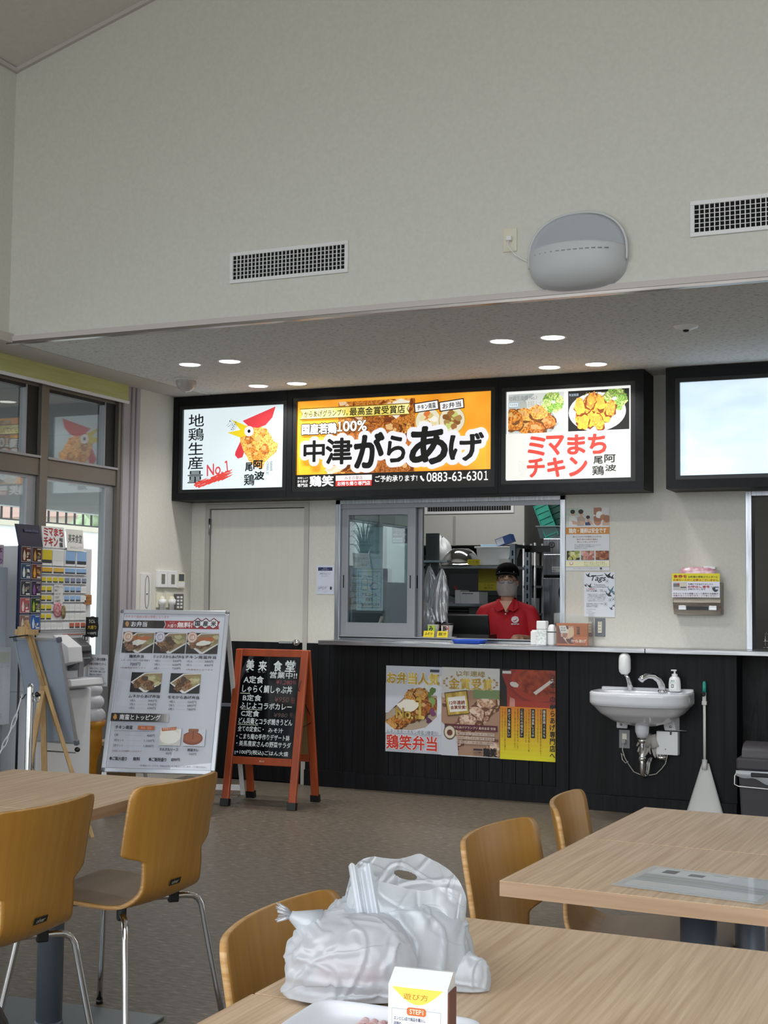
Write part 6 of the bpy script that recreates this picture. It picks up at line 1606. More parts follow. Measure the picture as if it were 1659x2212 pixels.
for i, m1 in enumerate((mat('button_amber', 'd9a93a', .4), mat('button_amber2', 'dcb458', .4), M_bb, M_bb)): put(m1, -.222 + i * .124, 1.442, .116, .042)
M_bs = mat('button_slate', '7f8ca4', .4)
for r in range(6):
    z = 1.387 - r * .0535
    for c_ in range(8):
        m1 = M_by if c_ < 2 else M_bw
        if r == 0: m1 = M_by if c_ < 4 else M_bs
        elif r in (1, 2): m1 = M_by if c_ < 2 else (M_bb if 4 <= c_ < 7 else M_bw)
        elif r == 5: m1 = M_br if c_ > 4 else M_bw
        put(m1, -.253 + c_ * .0622, z, .057, .041, m1 not in (M_bw,))
b = Board(.10, .095, 'd6c238', thick=.0003); b.ell(.45, .36, .28, .24, '8a4a1c', 16, .25); b.ell(.6, .5, .2, .18, 'a8642c', 14, .25); b.rect(0, .7, 1, .74, 'b09a20'); b.place('button_print', (-.272, -.0142, 1.587), parent=t) if False else b.bm.free()
b = Board(.235, .125, 'dfe0e2', thick=.001); 
for ch, x0 in zip('ミマまち', (.08, .30, .53, .76)): b.text(ch, x0, .08, x0 + .19, .44, 'a8242c', bold=.04)
for ch, x0 in zip('チキン', (.06, .27, .49)): b.text(ch, x0, .52, x0 + .18, .92, 'a8242c', bold=.04)
b.text('阿波', .76, .5, .9, .7, '22242a', bold=.03); b.text('尾鶏', .74, .73, .88, .95, '22242a', bold=.03)
b.place('top_paper', (-.255, .01, 1.722), parent=t, tilt=-.12)
b = Board(.185, .13, 'dcdcd8', thick=.001); b.text('美来食堂', .10, .22, .92, .62, '1c1e20', bold=.01, shear=.15); b.text('みらいしょくどう', .2, .78, .9, .9, '3a3c40'); b.place('handwritten_paper', (-.015, -.002, 1.715), parent=t, tilt=-.1)
b = Board(.095, .115, 'd6d6d4', thick=.0005); b.lines(['お子様セットに', '麺あげ', 'トッピング', 'できます', '+100円'], .08, .05, .95, .95, '4a4248', bold=.01); b.place('handwritten_note', (-.145, -.016, 1.385), parent=t)
k = MB(); k.lathe([(0, -.004), (.045, -.004), (.045, 0)], mat('badge_pink', 'b86878', .5), 24, (-.10, -.014, 1.235), axis='y'); k.lathe([(0, -.005), (.036, -.005), (.04, -.003)], nmat('badge_pattern', 'a04a58', 'dcb0b4', (60, 60, 60), 2, rough=.5), 24, (-.10, -.014, 1.235), axis='y'); k.ball((-.045, -.02, 1.222), (.022, .01, .042), nmat('food_model', '5c5238', 'a39462', (60, 60, 60), 3), 12); k.build('badge', t)
b = Board(.08, .06, 'a5764a', thick=.002); b.lines(['麺あげ', '終了です'], .1, .15, .9, .9, '5a3a20', bold=.02); b.place('cardboard_note', (.195, -.012, 1.325), parent=t)
b = Board(.10, .22, 'c6c6c8', thick=.0005); b.rect(.2, .04, .8, .2, '3a3a40'); b.rect(.26, .07, .4, .17, 'c6c6c8'); b.rect(.55, .07, .7, .17, 'c6c6c8'); b.rect(.1, .26, .9, .30, '6a6a70'); b.frame(.1, .33, .9, .60, .03, '5a5a60'); b.lines(['お釣り', '返却口'], .2, .38, .8, .55, '5a5a60'); b.ell(.5, .78, .3, .13, 'a05a60', 20, .15); b.ell(.5, .78, .22, .09, 'c6c6c8', 18, .15); b.place('side_labels', (.175, -.003, 1.09), parent=t)
t2 = thing('ticket_notice', 'white meal ticket notice sheet sticking out beside the ticket machine tray', 'notice', (-4.947, 6.73, .775)); b = Board(.145, .19, 'd9dbe2', thick=.001); b.text('食券をご入用のお客様へ', .05, .10, .95, .2, '26282e', bold=.03); b.text('食券購入後', .05, .26, .36, .34, '8a4a54', bold=.02); b.text('料理カウンターに', .38, .26, .92, .34, '34363c', bold=.02); b.lines(['お持ちください。ご注文は', '右側の券売機でお願いします', '現金のみのご利用です', '千円札をご用意ください', '係員にお声かけください'], .1, .4, .9, .88, '3a3c44', bold=.01); b.text('店主', .85, .88, .95, .93, '6a6c74'); b.place('sheet', (0, 0, .19), parent=t2)
k = MB(); k.box(-.003, .03, .001, .006, .02, .17, M_alu); k.build('holder_strip', t2)
t2 = thing('oval_sign', 'black oval sign with chalk lettering beside the ticket machine', 'sign', (-4.902, 6.705, 1.068)); k = MB(); k.lathe([(0, -.004), (.055, -.003), (.058, .0), (.055, .003), (0, .004)], M_blk, 30, (0, 0, .063), sx=.8, sy=1.12, axis='y'); k.build('plaque', t2)
b = Board(.09, .12, '0c0d0f', thick=.0002); b.text('うどん', .25, .12, .75, .3, 'd8dad4', bold=.02); b.text('大盛り', .15, .42, .85, .6, 'c8a83a', bold=.02); b.text('+100円', .15, .75, .85, .88, 'd0d2cc', bold=.02); b.place('lettering', (-.045, -.0045, .123), parent=t2); k = MB(); k.box(-.049, .0, .003, .007, .05, .075, M_blk); k.build('bracket', t2)
# navy soft-serve board
t = thing('soft_serve_board', 'navy picture board of soft-serve flavours left of the ticket machine', 'menu board', (-4.93, 6.152, 0), PI / 2)
M_navy = mat('board_navy', '141a3c', .35)
k = MB(); k.box(-.098, .098, 0, .02, 1.105, 1.60, M_navy, bevel=.002); k.build('panel', t)
k = MB(); k.prism([(-.098, 0, 1.60), (.098, 0, 1.60), (.10, .03, 1.722), (-.10, .03, 1.722)], (0, .016, 0), M_navy); k.build('header', t)
b = Board(.13, .02, '141a3c', thick=.0002); b.text('Queen Rose', .05, .1, .95, .9, '5a6490'); b.place('header_lettering', (-.05, .020, 1.698), parent=t, tilt=-.22)
cards = (('5a2c20', 'd8cfb4'), ('4c2a1c', 'c9a05a'), ('2f4a6a', 'dfe4e0'), ('6a3420', 'd9a43a'), ('3a3c44', 'b4b4ac'), ('3a2a44', '8a5a9a'), ('b05a60', 'e8d4d0'), ('2a3c24', 'a4b840'), ('8a6a64', 'd8ccc0'), ('2f5aa0', 'c4dcf0'))
for i, (c1, c2) in enumerate(cards):
    b = Board(.086, .088, c1, thick=.001, rough=.35); cx = -.09 + (i % 2) * .094; z = 1.595 - (i // 2) * .0965
    b.frame(0, 0, 1, 1, .03, 'b9bcc4'); rnd = random.Random(i); b.photo(.5, .35, .94, .8, c1, [c2, '8a7a6a', '3a3a3a'], 5, .3, 200 + i); b.poly_([(.22, .88), (.16, .6), (.22, .38), (.30, .2), (.38, .4), (.44, .62), (.38, .88)], c2); b.ell(.30, .55, .12, .08, c2, 12); b.ell(.30, .42, .09, .07, c2, 12); b.rect(.5, .1, .9, .16, 'c9c4b4'); b.rect(.56, .82, .92, .92, 'e0e0dc'); o = b.place('picture_card', (cx, -.0012, z), parent=t)
k = MB(); k.tube([(-.07, .01, 1.11), (-.07, .01, 0)], .007, M_blk, 8); k.box(-.10, .10, -.06, .1, 0, .012, M_blk); k.tube([(.07, .01, 1.11), (.07, .01, 0.0)], .007, M_blk, 8); k.build('stand', t)
# freezer cabinet at the left edge with plant and pink paper
t = thing('freezer_cabinet', 'pale blue-grey freezer cabinet at the left edge with a faded paper on it', 'freezer', (-5.0, 5.62, 0), PI / 2)
k = MB(); k.box(-.48, .42, 0, .34, .60, 1.475, mat('freezer_blue', 'a9b3c4', .35), bevel=.006); k.build('cabinet', t); k = MB(); k.box(-.48, .42, .01, .34, 0, .595, mat('freezer_base', '84868c', .4), bevel=.004); k.box(.325, .332, .008, .011, 0, .595, M_blk); k.build('base', t)
b = Board(.46, .43, 'b4bfca', thick=.0005); b.rect(.3, .06, .98, .2, 'aeb4ae'); b.lines(['お会計', 'ソフトクリームのご注文は', 'こちらの券売機で', 'お求めください', '食券をカウンターへ', '', 'メニューはこちら', 'バニラ チョコ 抹茶'], .3, .06, .98, .95, '98a4b2'); b.place('faded_paper', (.0, -.002, 1.025), parent=t)
t2 = thing('pink_notice', 'pink notice paper with dark lettering on top of the freezer cabinet', 'notice', (-5.02, 5.72, 1.476), PI / 2); b = Board(.30, .125, 'c7a9cc', thick=.001); b.rect(0, 0, 1, .12, 'd6cdd8'); b.rect(0, .88, 1, 1, 'd6d6e0'); b.text('もも一本', .35, .1, .96, .38, '4a3a58', bold=.03); b.text('濃厚しぼり', .35, .62, .97, .85, '5a4a78', bold=.03); b.poly_([(.3, .42), (.5, .5), (.32, .56)], '3a3040'); b.place('paper', (0, 0, .125), parent=t2)
k = MB(); k.box(0, .30, .002, .03, 0, .006, M_acryl); k.build('holder', t2)
t = thing('potted_plant', 'tuft of long drooping dark green leaves on the freezer cabinet', 'plant', (-5.20, 5.86, 1.476)); k = MB(); k.lathe([(0, 0), (.05, 0), (.06, .09), (.055, .09), (.048, .01), (0, .01)], M_white, 20); k.build('pot', t)
k = MB(); rnd = random.Random(11); ml = nmat('grass_leaf', '1f3f2a', '3a6a44', (20, 20, 20), 2, rough=.5)
for i in range(70):
    a = rnd.uniform(0, 2 * PI); L = rnd.uniform(.15, .33); h = rnd.uniform(.25, .5); pts = []
    for j in range(6):
        q = j / 5; pts.append((L * q ** 1.4 * math.cos(a) * .55, L * q ** 1.4 * math.sin(a) * .55, .08 + h * math.sin(q * PI * .62)))
    k.tube(pts, [.004, .004, .0035, .003, .002, .0005], ml, 5)
k.build('leaves', t)
# soft-serve display cone
t = thing('display_cone', 'giant soft-serve display with white swirls in an orange cone', 'ice cream display', (-5.235, 7.2, 0))
M_sw = mat('swirl_white', 'dfe0e6', .35); M_co = nmat('cone_orange', 'b9781a', 'd59428', (12, 12, 12), 2, rough=.45)
k = MB()
def swirl(z, r, h):
    pr = [(r * .35 * 0, z - h / 2)] + [(r * (max(0, 1 - (2 * i / 12 - 1) ** 2)) ** .5, z - h / 2 + h * i / 12) for i in range(1, 12)] + [(0, z + h / 2)]
    k.lathe(pr, M_sw, 28)
swirl(.545, .075, .125); swirl(.635, .064, .105); swirl(.712, .052, .085); swirl(.775, .038, .07); k.lathe([(.03, .79), (.016, .83), (0, .87)], M_sw, 18); k.build('swirls', t)
k = MB(); k.lathe([(0, .50), (.066, .50), (.078, .515), (.07, .48), (.058, .468), (.058, .44), (.054, .34), (.048, .325), (.05, .31), (.042, .30), (.03, .26), (.022, .02), (0, .02)], M_co, 28); k.build('cone', t)
k = MB(); k.lathe([(0, 0), (.10, 0), (.10, .014), (.03, .022), (0, .022)], M_whitep, 28); k.build('base', t)
t = thing('wooden_box', 'brown wooden box standing on the floor behind the soft-serve display', 'box', (-5.22, 7.42, 0)); k = MB(); k.box(-.10, .10, -.10, .10, 0, .34, nmat('brown_box_wood', '5a4224', '6e5230', (20, 20, 3), 4, rough=.6)); k.build('box_body', t); k = MB(); k.box(-.105, .105, -.105, .105, .34, .37, mat('box_lid_tan', 'a09078', .6), bevel=.004); k.build('lid', t)
# ================================================================ TABLES
def table(label, x, y, sx, sy, rz, z=.72, colx=.5, coly=.5, base=(.50, .44)):
    """top with its far left corner at (x, y), sx to the right and sy towards the camera"""
    t = thing('dining_table', label, 'table', (x, y, 0), rz, 'oak-topped dining tables')
    k = MB(); k.box(.0018, sx - .0018, -sy + .0018, -.0018, z - .0325, z - .0010, M_table_edge); k.build('table_edge', t)
    k = MB(); k.box(.0016, sx - .0016, -sy + .0016, -.0016, z - .0010, z, M_table); k.build('tabletop', t)
    cx, cy = sx * colx, -sy * coly
    k = MB(); k.tube([(cx, cy, .02), (cx, cy, z - .035)], .040, M_grey, 28); k.build('column', t)
    k = MB(); k.lathe([(.04, 0), (.043, .0), (.043, .012), (.04, .014)], M_grey, 28, (cx, cy, .012)); k.build('column_collar', t)
    k = MB(); k.box(cx - base[0] / 2, cx + base[0] / 2, cy - base[1] / 2, cy + base[1] / 2, 0, .012, M_plate, bevel=.005); k.build('base_plate', t)
    k = MB(); k.box(cx - .18, cx + .18, cy - .18, cy + .18, z - .04, z - .033, M_blk); k.build('top_bracket', t)
    return t
R = math.radians
table('oak table in the right row with clear menu sheets lying on it', -.924, 3.345, .75, .585, R(-2.35), colx=.48, coly=.5)
table('farther oak table of the right row, its far edge towards the basin', -.901, 3.931, .75, .583, R(-2.35), colx=.48)
table('oak table under the white shopping bag, nearest the camera on the right', -1.015, 2.418, .75, .602, 0)
table('nearest oak table at the bottom edge, holding the meat tray and step card', -1.017, 1.814, .75, .602, 0)
table('left oak table beside the two chairs, in front of the menu stand', -3.05, 3.742, .715, .715, R(4.6), colx=.57, coly=.52, base=(.57, .42))
table('oak table at the far left edge behind the nearer left chair', -2.992, 3.026, .715, .715, R(4.6), colx=.57, coly=.52, base=(.57, .42))

# ================================================================ CHAIRS
PROF = [(.215, .412), (.205, .426), (.15, .432), (.05, .430), (-.05, .424), (-.115, .422), (-.165, .432), (-.198, .462), (-.214, .51), (-.222, .56), (-.230, .62), (-.240, .68), (-.250, .735), (-.258, .782)]
def prof_at(s_):
    p_ = s_ * (len(PROF) - 1); i = min(int(p_), len(PROF) - 2); q = p_ - i
    P = [Vector((PROF[min(max(j, 0), len(PROF) - 1)][0], 0, PROF[min(max(j, 0), len(PROF) - 1)][1])) for j in (i - 1, i, i + 1, i + 2)]
    a, b_, c, d_ = P
    return .5 * ((2 * b_) + (c - a) * q + (2 * a - 5 * b_ + 4 * c - d_) * q * q + (3 * b_ - a - 3 * c + d_) * q ** 3)
def sm(a, b_, x): x = min(1, max(0, (x - a) / (b_ - a))); return x * x * (3 - 2 * x)
def half_w(s_):
    p_ = s_ * (len(PROF) - 1)
    L = [prof_at(i / 200).z for i in ()]
    if p_ < 5.5:                                    # seat
        w_ = .205 - .02 * sm(2, 5.5, p_)
        if p_ < 1.9: w_ -= .06 * (1 - math.sqrt(max(0, 1 - ((1.9 - p_) / 1.9) ** 2)))
    else:
        w_ = .185 - .035 * sm(5.5, 7.6, p_) + .075 * sm(8.95, 9.5, p_)
        if p_ > 12.2: w_ -= .045 * (1 - math.sqrt(max(0, 1 - ((p_ - 12.2) / .8) ** 2)))
    return w_
def make_chair(label):
    t = thing('dining_chair', label, 'chair', group='golden plywood chairs at the tables')
    k = MB()
    def shell(u, v):
        p_ = prof_at(v); x = (u - .5) * 2; w_ = half_w(v)
        bend = sm(6.5, 9.5, v * (len(PROF) - 1))
        return Vector((p_.x + .045 * bend * x * x * (w_ / .225) ** 2, x * w_, p_.z + .008 * (1 - bend) * x * x))
    k.grid(shell, 21, 150, M_ply)
    k.mats.append(M_plyedge)
    o = k.build('seat_shell', t)
    so = o.modifiers.new('ply', 'SOLIDIFY'); so.thickness = .0115; so.offset = 0; so.material_offset_rim = 1
    k = MB()
    def face(u, v):
        v = .02 + v * .40; p_ = prof_at(v); x = (u - .5) * 2 * .96; w_ = half_w(v)
        n_ = (prof_at(v + .005) - prof_at(v)).normalized(); nn = Vector((n_.z, 0, -n_.x)); nn = nn if nn.z > 0 else -nn
        return Vector((p_.x, x * w_, p_.z + .008 * x * x)) + nn * .0063
    k.grid(face, 15, 30, M_seat); o = k.build('seat_face', t); o['label'] = 'grey-brown seat face'
    for sx in (-1, 1):
        for sy in (-1, 1):
            k = MB(); P_ = lambda r_, z: (sx * .235 * r_, sy * .255 * r_, z)
            k.tube([P_(.10, .404), P_(.30, .404), P_(.62, .404), P_(.70, .401), P_(.745, .392), P_(.775, .375), P_(.79, .35), P_(.85, .25), P_(.93, .12), P_(1.0, .012)], .0095, M_chrome, 12); o = k.build('leg', t)
            k = MB(); k.tube([P_(.995, .016), P_(1.004, 0)], .0115, M_blk, 10); k.build('foot_cap', o)
            k = MB(); k.box(-.016, .016, -.013, .013, -.018, .022, M_blk, bevel=.004, rot=Matrix.Translation(P_(.52, .404)) @ Matrix.Rotation(math.atan2(sy * .255, sx * .235), 4, 'Z')); k.build('bumper', t)
    k = MB(); k.box(-.07, .07, -.07, .07, .395, .416, M_blk, bevel=.004); k.build('seat_mount', t)
    b = Board(.056, .019, '17171a', thick=.0006); b.frame(.02, .05, .98, .95, .015, '3a3a3c'); b.text('olver', .2, .22, .82, .8, 'b9b4a4', bold=.02, shear=.2)
    o = b.build('maker_plate', t, recalc=False)
    c = prof_at(.575); d_ = (prof_at(.59) - prof_at(.56)).normalized()
    o.rotation_euler = (0, 0, -PI / 2)
    o.matrix_local = Matrix.Translation((c.x - .0095 * d_.z + .010 * d_.x, .028, c.z + .0095 * d_.x + .010 * d_.z)) @ Matrix.Rotation(math.atan2(d_.x, d_.z), 4, 'Y') @ Matrix.Rotation(-PI / 2, 4, 'Z')
    return t
chair0 = make_chair('golden plywood chair at the left table, the one farther from the camera')
chairs = [(-2.395, 3.42, PI - R(1), None), (-2.445, 2.855, PI + R(1), 'golden plywood chair at the left edge, nearer of the left pair'),
          (-.883, 2.074, R(2), 'golden plywood chair tucked in behind the white shopping bag'),
          (-.825, 3.024, R(-3.5), 'golden plywood chair pushed under the table with the menu sheets'),
          (-.812, 3.61, R(7), 'golden plywood chair at the farther right table, nearest the counter')]
for i, (x, y, rz, lab) in enumerate(chairs):
    c = chair0 if i == 0 else copy_tree(chair0)
    c.location = (x, y, 0); c.rotation_euler = (0, 0, rz)
    if lab: c['label'] = lab

# ================================================================ ON THE TABLES
ZT = .7202
t = thing('menu_sheets', 'clear-covered menu sheets lying flat on the right-hand table', 'menu', (-.672, 3.05, ZT), R(-8.5))
k = MB(); k.box(0, .30, -.225, 0, 0, .002, mat('sheet_grey', 'c4c9ce', .4)); k.build('sheets', t)
b = Board(.285, .205, 'c3c9cf', rough=.3, thick=.0006, coat=.25, step=.00003)
b.rect(0, 0, .62, .33, 'd0d4d8'); b.rect(.09, .06, .20, .24, '4a4c52'); b.rect(.30, .12, .42, .25, '5a6068'); b.rect(.46, .05, .58, .08, '8a9096')
for i in range(7): b.poly_([(0, .36 + i * .05), (.5, .33 + i * .05), (1, .42 + i * .05), (1, .48 + i * .05), (.5, .40 + i * .05), (0, .42 + i * .05)], ['a9b0b4', '97a3ac', 'b5b4ac', '8d9aa4', 'a8aca4', '9aa4ac', 'b0b6ba'][i])
b.rect(0, .74, 1, 1, 'c9cdd0')
b.place('printed_face', (.008, -.010, .0032), parent=t).rotation_euler = (-PI / 2, 0, 0)
k = MB(); k.box(-.012, .312, -.237, .010, .0021, .0024, film_mat('sheet_cover', 'f2f5f7', .6, .2, .15, .05)); k.build('clear_cover', t)

# white shopping bags
def crumple(p, f1, a1, f2, a2, seed):
    """soft billows plus thin sharp creases"""
    v_ = Vector(p)
    d_ = a1 * mnoise.noise(v_ * f1 + Vector((seed, 0, 0)))
    for i, (sx, sy, sz) in enumerate(((1.7, 1.0, .45), (.5, 1.0, 1.6), (1.0, 1.0, 1.0))):
        n = mnoise.noise(Vector((v_.x * sx + v_.z * .5 * (i - 1), v_.y * sy, v_.z * sz + v_.x * .35 * (1 - i))) * f2 + Vector((0, seed + i * 7, 0)))
        d_ += a2 * (math.exp(-(n / .07) ** 2) - .35 * math.exp(-((n - .16) / .1) ** 2))
    return d_
def bagblob(k, c, r, ztop, seed, m, lean=(0, 0), pw=2.6, nu=150, nv=90, amp=1.0, flat=1.9):
    def fn(u, v):
        a = 2 * PI * u
        n = 2.5
        ca, sa = math.cos(a), math.sin(a)
        q = (abs(ca) ** n + abs(sa) ** n) ** (-1 / n)
        prof = (min(1, (v / .07)) ** .5) * max(0, 1 - max(0, (v - .30) / .70) ** pw) ** (1 / flat)
        prof *= 1 + .05 * math.sin(PI * min(1, v * 1.7))
        z = ztop * v
        x, y = r[0] * q * ca * prof, r[1] * q * sa * prof
        d_ = amp * crumple((x + c[0], y, z), 8, .010, 13, .0042, seed) * min(1, v / .1)
        L = math.hypot(x, y) or 1
        x += d_ * x / L; y += d_ * y / L
        z += (amp * crumple((x, y, z + 5), 8, .007, 14, .003, seed) if v > .1 else 0) * min(1, v)
        x += c[0] + lean[0] * v ** 1.5; y += c[1] + lean[1] * v ** 1.5
        return Vector((x, y, max(.0006, z)))
    k.grid(fn, nu, nv, m, wrap_u=True)
def path_at(P, t_):
    p_ = min(max(t_, 0), 1) * (len(P) - 1); i = min(int(p_), len(P) - 2); q = p_ - i
    a, b_ = P[i], P[i + 1]
    z_ = lambda j: P[min(max(j, 0), len(P) - 1)]
    o_ = []
    for d_ in range(len(a)):
        p0, p1, p2, p3 = z_(i - 1)[d_], a[d_], b_[d_], z_(i + 2)[d_]
        o_.append(.5 * (2 * p1 + (p2 - p0) * q + (2 * p0 - 5 * p1 + 4 * p2 - p3) * q * q + (3 * p1 - p0 - 3 * p2 + p3) * q ** 3))
    return o_
t = thing('shopping_bag', 'white carrier bag with upright loop handle on the near right table', 'bag', (-.852, 1.964, ZT), YAW); t.scale = (.92, .92, .92)
k = MB(); bagblob(k, (.0, .0), (.128, .085), .150, 2.2, M_film, lean=(.006, 0), pw=4.2)
bagblob(k, (.132, -.045), (.034, .030), .062, 5.1, M_film, pw=2.4, nu=70, nv=40, amp=.6); k.build('bag_body', t)
TOPP = [(-.086, .100), (-.082, .130), (-.076, .158), (-.068, .184), (-.055, .199), (-.036, .207), (-.012, .204), (.012, .203), (.030, .208), (.048, .213), (.064, .206), (.080, .198), (.098, .187), (.113, .172), (.123, .155), (.129, .136), (.128, .105)]
BOTP = [(-.078, .07), (-.05, .075), (-.02, .08), (.02, .08), (.06, .08), (.10, .075), (.126, .065)]
def sheet_grid(name, top, bot, y0, bulge, seed, holes=(), nu=230, nv=120):
    k = MB()
    def fn(u, v):
        a, b_ = path_at(top, u), path_at(bot, u)
        x, z = a[0] + (b_[0] - a[0]) * v, a[1] + (b_[1] - a[1]) * v
        y = y0 + bulge * math.sin(PI * min(1, v * .6 + .08)) * math.sin(PI * min(1, max(0, u)))
        y += crumple((x, 0, z), 12, .006, 17, .003, seed) + .004 * math.sin(x * 95 + z * 40) * math.exp(-((x + .05) / .03) ** 2)
        return Vector((x, y, z))
    k.grid(fn, nu, nv, M_film)
    dele = []
    for f_ in k.bm.faces:
        c = f_.calc_center_median()
        for hx, hz, rx, rz2, ro in holes:
            X, Z = c.x - hx, c.z - hz
            X, Z = X * math.cos(ro) + Z * math.sin(ro), -X * math.sin(ro) + Z * math.cos(ro)
            if (X / rx) ** 2 + (Z / rz2) ** 2 < 1: dele.append(f_); break
    bmesh.ops.delete(k.bm, geom=dele, context='FACES')
    return k.build(name, t)
HL = ((.024, .1735, .021, .0075, -.25), (-.0505, .170, .006, .0045, 0))
sheet_grid('rear_handle', TOPP, BOTP, .012, .020, 3.3, HL)
FT = [(-.082, .090), (-.078, .128), (-.072, .160), (-.060, .190), (-.046, .197), (-.034, .190), (-.020, .176), (.004, .170), (.030, .163), (.055, .160), (.085, .165), (.112, .158), (.124, .140), (.127, .10)]
FB = [(-.085, .045), (-.05, .04), (-.0, .035), (.05, .03), (.10, .035), (.126, .05)]
sheet_grid('front_handle', FT, FB, -.016, -.068, 6.1, ((-.0505, .170, .006, .0045, 0),))
k = MB()
def pleat(u, v):
    x = -.074 + .040 * u + .026 * v; z = .199 - .125 * v + .006 * math.sin(u * 9)
    return Vector((x, -.030 - .050 * math.sin(PI * .5 * v) + .0045 * math.sin(u * 20) * (1 - .4 * v), z))
k.grid(pleat, 44, 30, M_film); k.build('gathered_strap', t)
t = thing('knotted_bag', 'white plastic bag tied in a knot at upper left, in front of the carrier bag', 'bag', (-.872, 1.862, ZT), YAW); t.scale = (.93, .93, .93)
k = MB()
def kb(u, v):
    a = 2 * PI * u
    n = 2.6; ca, sa = math.cos(a), math.sin(a); q = (abs(ca) ** n + abs(sa) ** n) ** (-1 / n)
    prof = (min(1, v / .08)) ** .5 * max(0, 1 - max(0, (v - .30) / .70) ** 2.3) ** .62
    x, y, z = .106 * q * ca * prof, .075 * q * sa * prof, .143 * (v if v < .75 else .75 + .25 * (1 - (1 - (v - .75) / .25) ** 2) * .6)
    z += .012 * (x / .106) * v
    if v > .35 and ca < 0:                          # drawn out towards the knot
        g = min(1, (v - .35) / .5) * max(0, -ca) ** 3
        x += -.012 * g * (1 - prof) - .0 ; z += .010 * g
    kx, kz = -.095, .125
    ang = math.atan2(z - kz, x - kx); dist = math.hypot(x - kx, z - kz)
    d_ = crumple((x + 3, y, z), 7, .008, 11, .0036, 8.8) * min(1, v / .1)
    d_ += .0026 * math.sin(ang * 15 + 2 * mnoise.noise(Vector((x * 20, z * 20, 0)))) * math.exp(-dist / .085)
    d_ += .0022 * math.sin(z * 210 + x * 25) * math.exp(-((z - .035) / .022) ** 2)
    L = math.hypot(x, y) or 1
    return Vector((x + d_ * x / L, y + d_ * y / L, max(.0006, z + (crumple((x, y, z + 9), 8, .005, 14, .0022, 3.3) if v > .1 else 0))))
k.grid(kb, 160, 100, M_film, wrap_u=True); k.build('bag_body', t)
k = MB(); k.tube([(-.060, 0, .112), (-.082, -.002, .122), (-.096, -.002, .128), (-.101, -.002, .131)], [.030, .017, .0095, .007], M_film, 18)
rnd = random.Random(4)
for i in range(22):
    a, e = rnd.uniform(-.9, .9), rnd.uniform(-.9, 1.0)
    k.tube([(-.099, -.002, .130), (-.109, -.002 + .011 * a, .133 + .009 * e), (-.119 - rnd.uniform(0, .007), -.002 + .018 * a, .135 + .017 * e)], [.004, .0032, .0012], M_clear, 5)
k.build('knot', t)
t2 = thing('food_pack', 'pink-labelled food pack faintly showing inside the knotted bag', 'food pack', (-.882, 1.858, ZT), YAW); t2.scale = (.93, .93, .93)
k = MB(); k.box(-.070, .070, -.048, .045, .004, .030, mat('pack_navy', '39425e', .5), bevel=.006); k.build('pack_tray', t2); k = MB(); k.box(-.045, .065, -.045, .042, .031, .055, mat('pack_pink', 'd0847c', .5), bevel=.006); k.build('pack_lid', t2)
t2 = thing('food_pack', 'dark green food pack faintly showing inside the carrier bag', 'food pack', (-.852, 1.964, ZT), YAW); t2.scale = (.92, .92, .92)
k = MB(); k.box(-.085, .10, -.058, .05, .004, .028, mat('pack_black', '1a1c20', .4), bevel=.006); k.build('pack_tray', t2); k = MB(); k.box(.015, .098, -.055, .045, .029, .075, mat('pack_green', '5f7a66', .5), bevel=.006); k.build('pack_lid', t2)

# meat tray
t = thing('meat_tray', 'white foam tray of pink sliced meat at the bottom edge', 'tray', (-.752, 1.700, ZT), R(1.5))
M_foam = mat('foam_white', 'e3e6ee', .4, coat=.15)
k = MB()
def ft(u, v):
    a = 2 * PI * u; n = 7; ca, sa = math.cos(a), math.sin(a); q = (abs(ca) ** n + abs(sa) ** n) ** (-1 / n)
    pr = [(0, .004), (.80, .004), (.96, .021), (1.0, .022), (1.0, .019), (.82, 0), (0, 0)]
    p_ = v * (len(pr) - 1); i = min(int(p_), len(pr) - 2); w_ = p_ - i
    r_ = pr[i][0] + (pr[i + 1][0] - pr[i][0]) * w_; z = pr[i][1] + (pr[i + 1][1] - pr[i][1]) * w_
    return Vector((.125 * q * ca * r_, .078 * q * sa * r_, z))
k.grid(ft, 64, 31, M_foam, wrap_u=True); k.build('tray_body', t)
M_meat = nmat('pink_meat', 'dc9aa2', 'f2d2d2', (40, 200, 60), 4, rough=.35, coat=.3)
for i in range(11):
    k = MB()
    def sl_(u, v, i=i): return Vector((-.052 + i * .0135 + .017 * v + .0022 * math.sin(u * 30 + i * .7) * v, -.055 + .105 * u, .0058 + .0065 * math.sin(PI * v * .8) + .0008 * math.sin(u * 40 + i) * v))
    k.grid(sl_, 40, 8, M_meat); o = k.build('meat_slice', t); so = o.modifiers.new('thick', 'SOLIDIFY'); so.thickness = .0018
# step card (small upright carton)
t = thing('step_card', 'small white upright carton with yellow arc and orange STEP 1 tag', 'card', (-.659, 1.622, ZT), R(5)); t.scale = (1, 1, 1.15)
k = MB(); k.prism([(-.0405, -.017, 0), (-.0405, .017, 0), (-.0405, .017, .106), (-.0405, .008, .107), (-.0405, -.017, .094)], (.079, 0, 0), mat('carton_card', 'e9ebee', .45)); k.build('carton', t)
k = MB(); k.box(.0385, .0405, -.0165, .0165, 0, .090, mat('carton_side_brown', '6a3a30', .5)); k.build('side_print', t)
b = Board(.078, .093, 'e4e8ee', thick=.0003, step=.00002)
pts = [(.06 + .88 * i / 20, .02 + .19 * math.sin(PI * i / 20)) for i in range(21)]; b.poly_(pts, 'e9d75c'); b.text('遊び方', .26, .085, .68, .155, 'c07a2a', bold=.005)
b.frame(.06, .27, .90, 1.3, .006, '9aa0a8')
b.poly_([(.32 + .0, .265), (.35, .245), (.62, .245), (.65, .265), (.65, .32), (.62, .34), (.35, .34), (.32, .32)], 'd2703a'); b.text('STEP1', .37, .265, .60, .32, 'f4ead8', bold=.02)
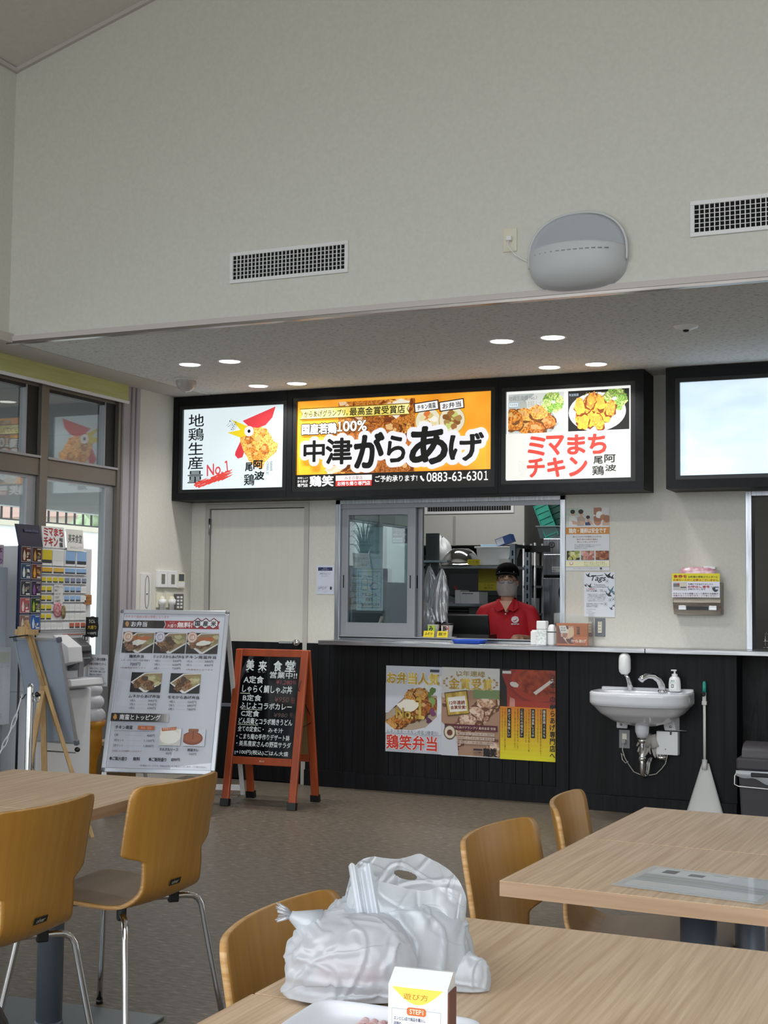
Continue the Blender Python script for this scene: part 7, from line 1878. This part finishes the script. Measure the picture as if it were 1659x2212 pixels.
b.lines(['エンとじ♪店で商品を購入し', '商品QRの代わりに' if False else '店頭の', '二次元コードから', 'ポイント獲得'], .10, .355, .64, .60, '3a4268', bold=.01)
b.line([(.50, .64), (.56, .50), (.64, .51), (.58, .65), (.50, .64)], .01, '5a6488'); b.line([(.66, .56), (.67, .60), (.65, .63)], .006, '8a90a8'); b.line([(.70, .55), (.71, .60), (.69, .65)], .006, '8a90a8')
b.poly_([(.72, .52), (.80, .47), (.88, .52), (.88, .9), (.72, .9)], 'e6dfb4'); b.text('応援', .74, .55, .86, .68, '6a6a4a', bold=.02); b.rect(.74, .70, .86, .84, '3a3c40')
b.place('front_print', (-.0403, -.0174, .0935), parent=t)
# person's head at the bottom-left corner
p = thing('person', "person's short-haired dark head at the bottom left corner, cropped by the frame", 'person', (-1.172, 1.322, .0), R(32)); p.scale = (.99, .99, .985)
k = MB()
body_union(k, [((-.05, 0, .36), (-.055, 0, .04), .045, .03), ((.05, 0, .36), (.055, 0, .04), .045, .03), ((-.055, .0, .03), (-.055, -.07, .02), .028, .02), ((.055, 0, .03), (.055, -.07, .02), .028, .02),
               ((0, 0, .38), (0, 0, .52), .085, .075), ((-.05, 0, .55), (-.095, 0, .55), .04, .03), ((.05, 0, .55), (.095, 0, .55), .04, .03), ((0, .005, .55), (0, 0, .65), .035, .032),
               ((-.105, 0, .545), (-.12, 0, .42), .027, .022), ((.105, 0, .545), (.12, 0, .42), .027, .022), ((-.12, 0, .42), (-.09, -.10, .38), .021, .016), ((.12, 0, .42), (.09, -.10, .38), .021, .016)],
           [((0, .0, .75), (.073, .088, .090)), ((0, -.02, .70), (.06, .062, .055)), ((0, -.088, .715), (.010, .012, .012)), ((-.072, .012, .72), (.010, .017, .026)), ((.072, .012, .72), (.010, .017, .026))], M_skin)
hand(k, (-.09, -.10, .38), (.2, -1, -.3), (1, .2, 0), M_skin, .62); hand(k, (.09, -.10, .38), (-.2, -1, -.3), (-1, .2, 0), M_skin, .62)
remesh(k.build('body', p), .005, 3)
k = MB()
def ch(u, v):
    a = 2 * PI * u; th = v * PI * .60; th *= 1 - .62 * max(0, -math.sin(a)) ** .6
    n = 1 + .025 * mnoise.noise(Vector((math.cos(a) * 9, math.sin(a) * 9, v * 14)))
    return Vector((.081 * math.sin(th) * math.cos(a) * n, .010 + .097 * math.sin(th) * math.sin(a) * n, .755 + .098 * math.cos(th) * n))
k.grid(ch, 60, 30, M_hair, wrap_u=True); k.build('hair', p)
k = MB()
for sx in (-1, 1): k.ball((sx * .03, -.080, .735), (.011, .007, .007), M_blk, 10)
k.build('eyes', p)
k = MB(); k.tube([(-.02, -.079, .675), (0, -.083, .673), (.02, -.079, .675)], .004, mat('lip', 'a5645a', .5), 8); k.build('mouth', p)
M_kid = mat('kid_clothes', '23262c', .8)
k = MB(); body_union(k, [((0, 0, .40), (0, 0, .53), .10, .088), ((-.05, 0, .55), (-.10, 0, .55), .048, .040), ((.05, 0, .55), (.10, 0, .55), .048, .040), ((-.105, 0, .55), (-.12, 0, .44), .038, .033), ((.105, 0, .55), (.12, 0, .44), .038, .033), ((-.05, 0, .36), (-.055, 0, .06), .058, .044), ((.05, 0, .36), (.055, 0, .06), .058, .044)], [], M_kid); remesh(k.build('clothes', p), .008, 4)
bpy.data.objects.remove(_to, do_unlink=True)
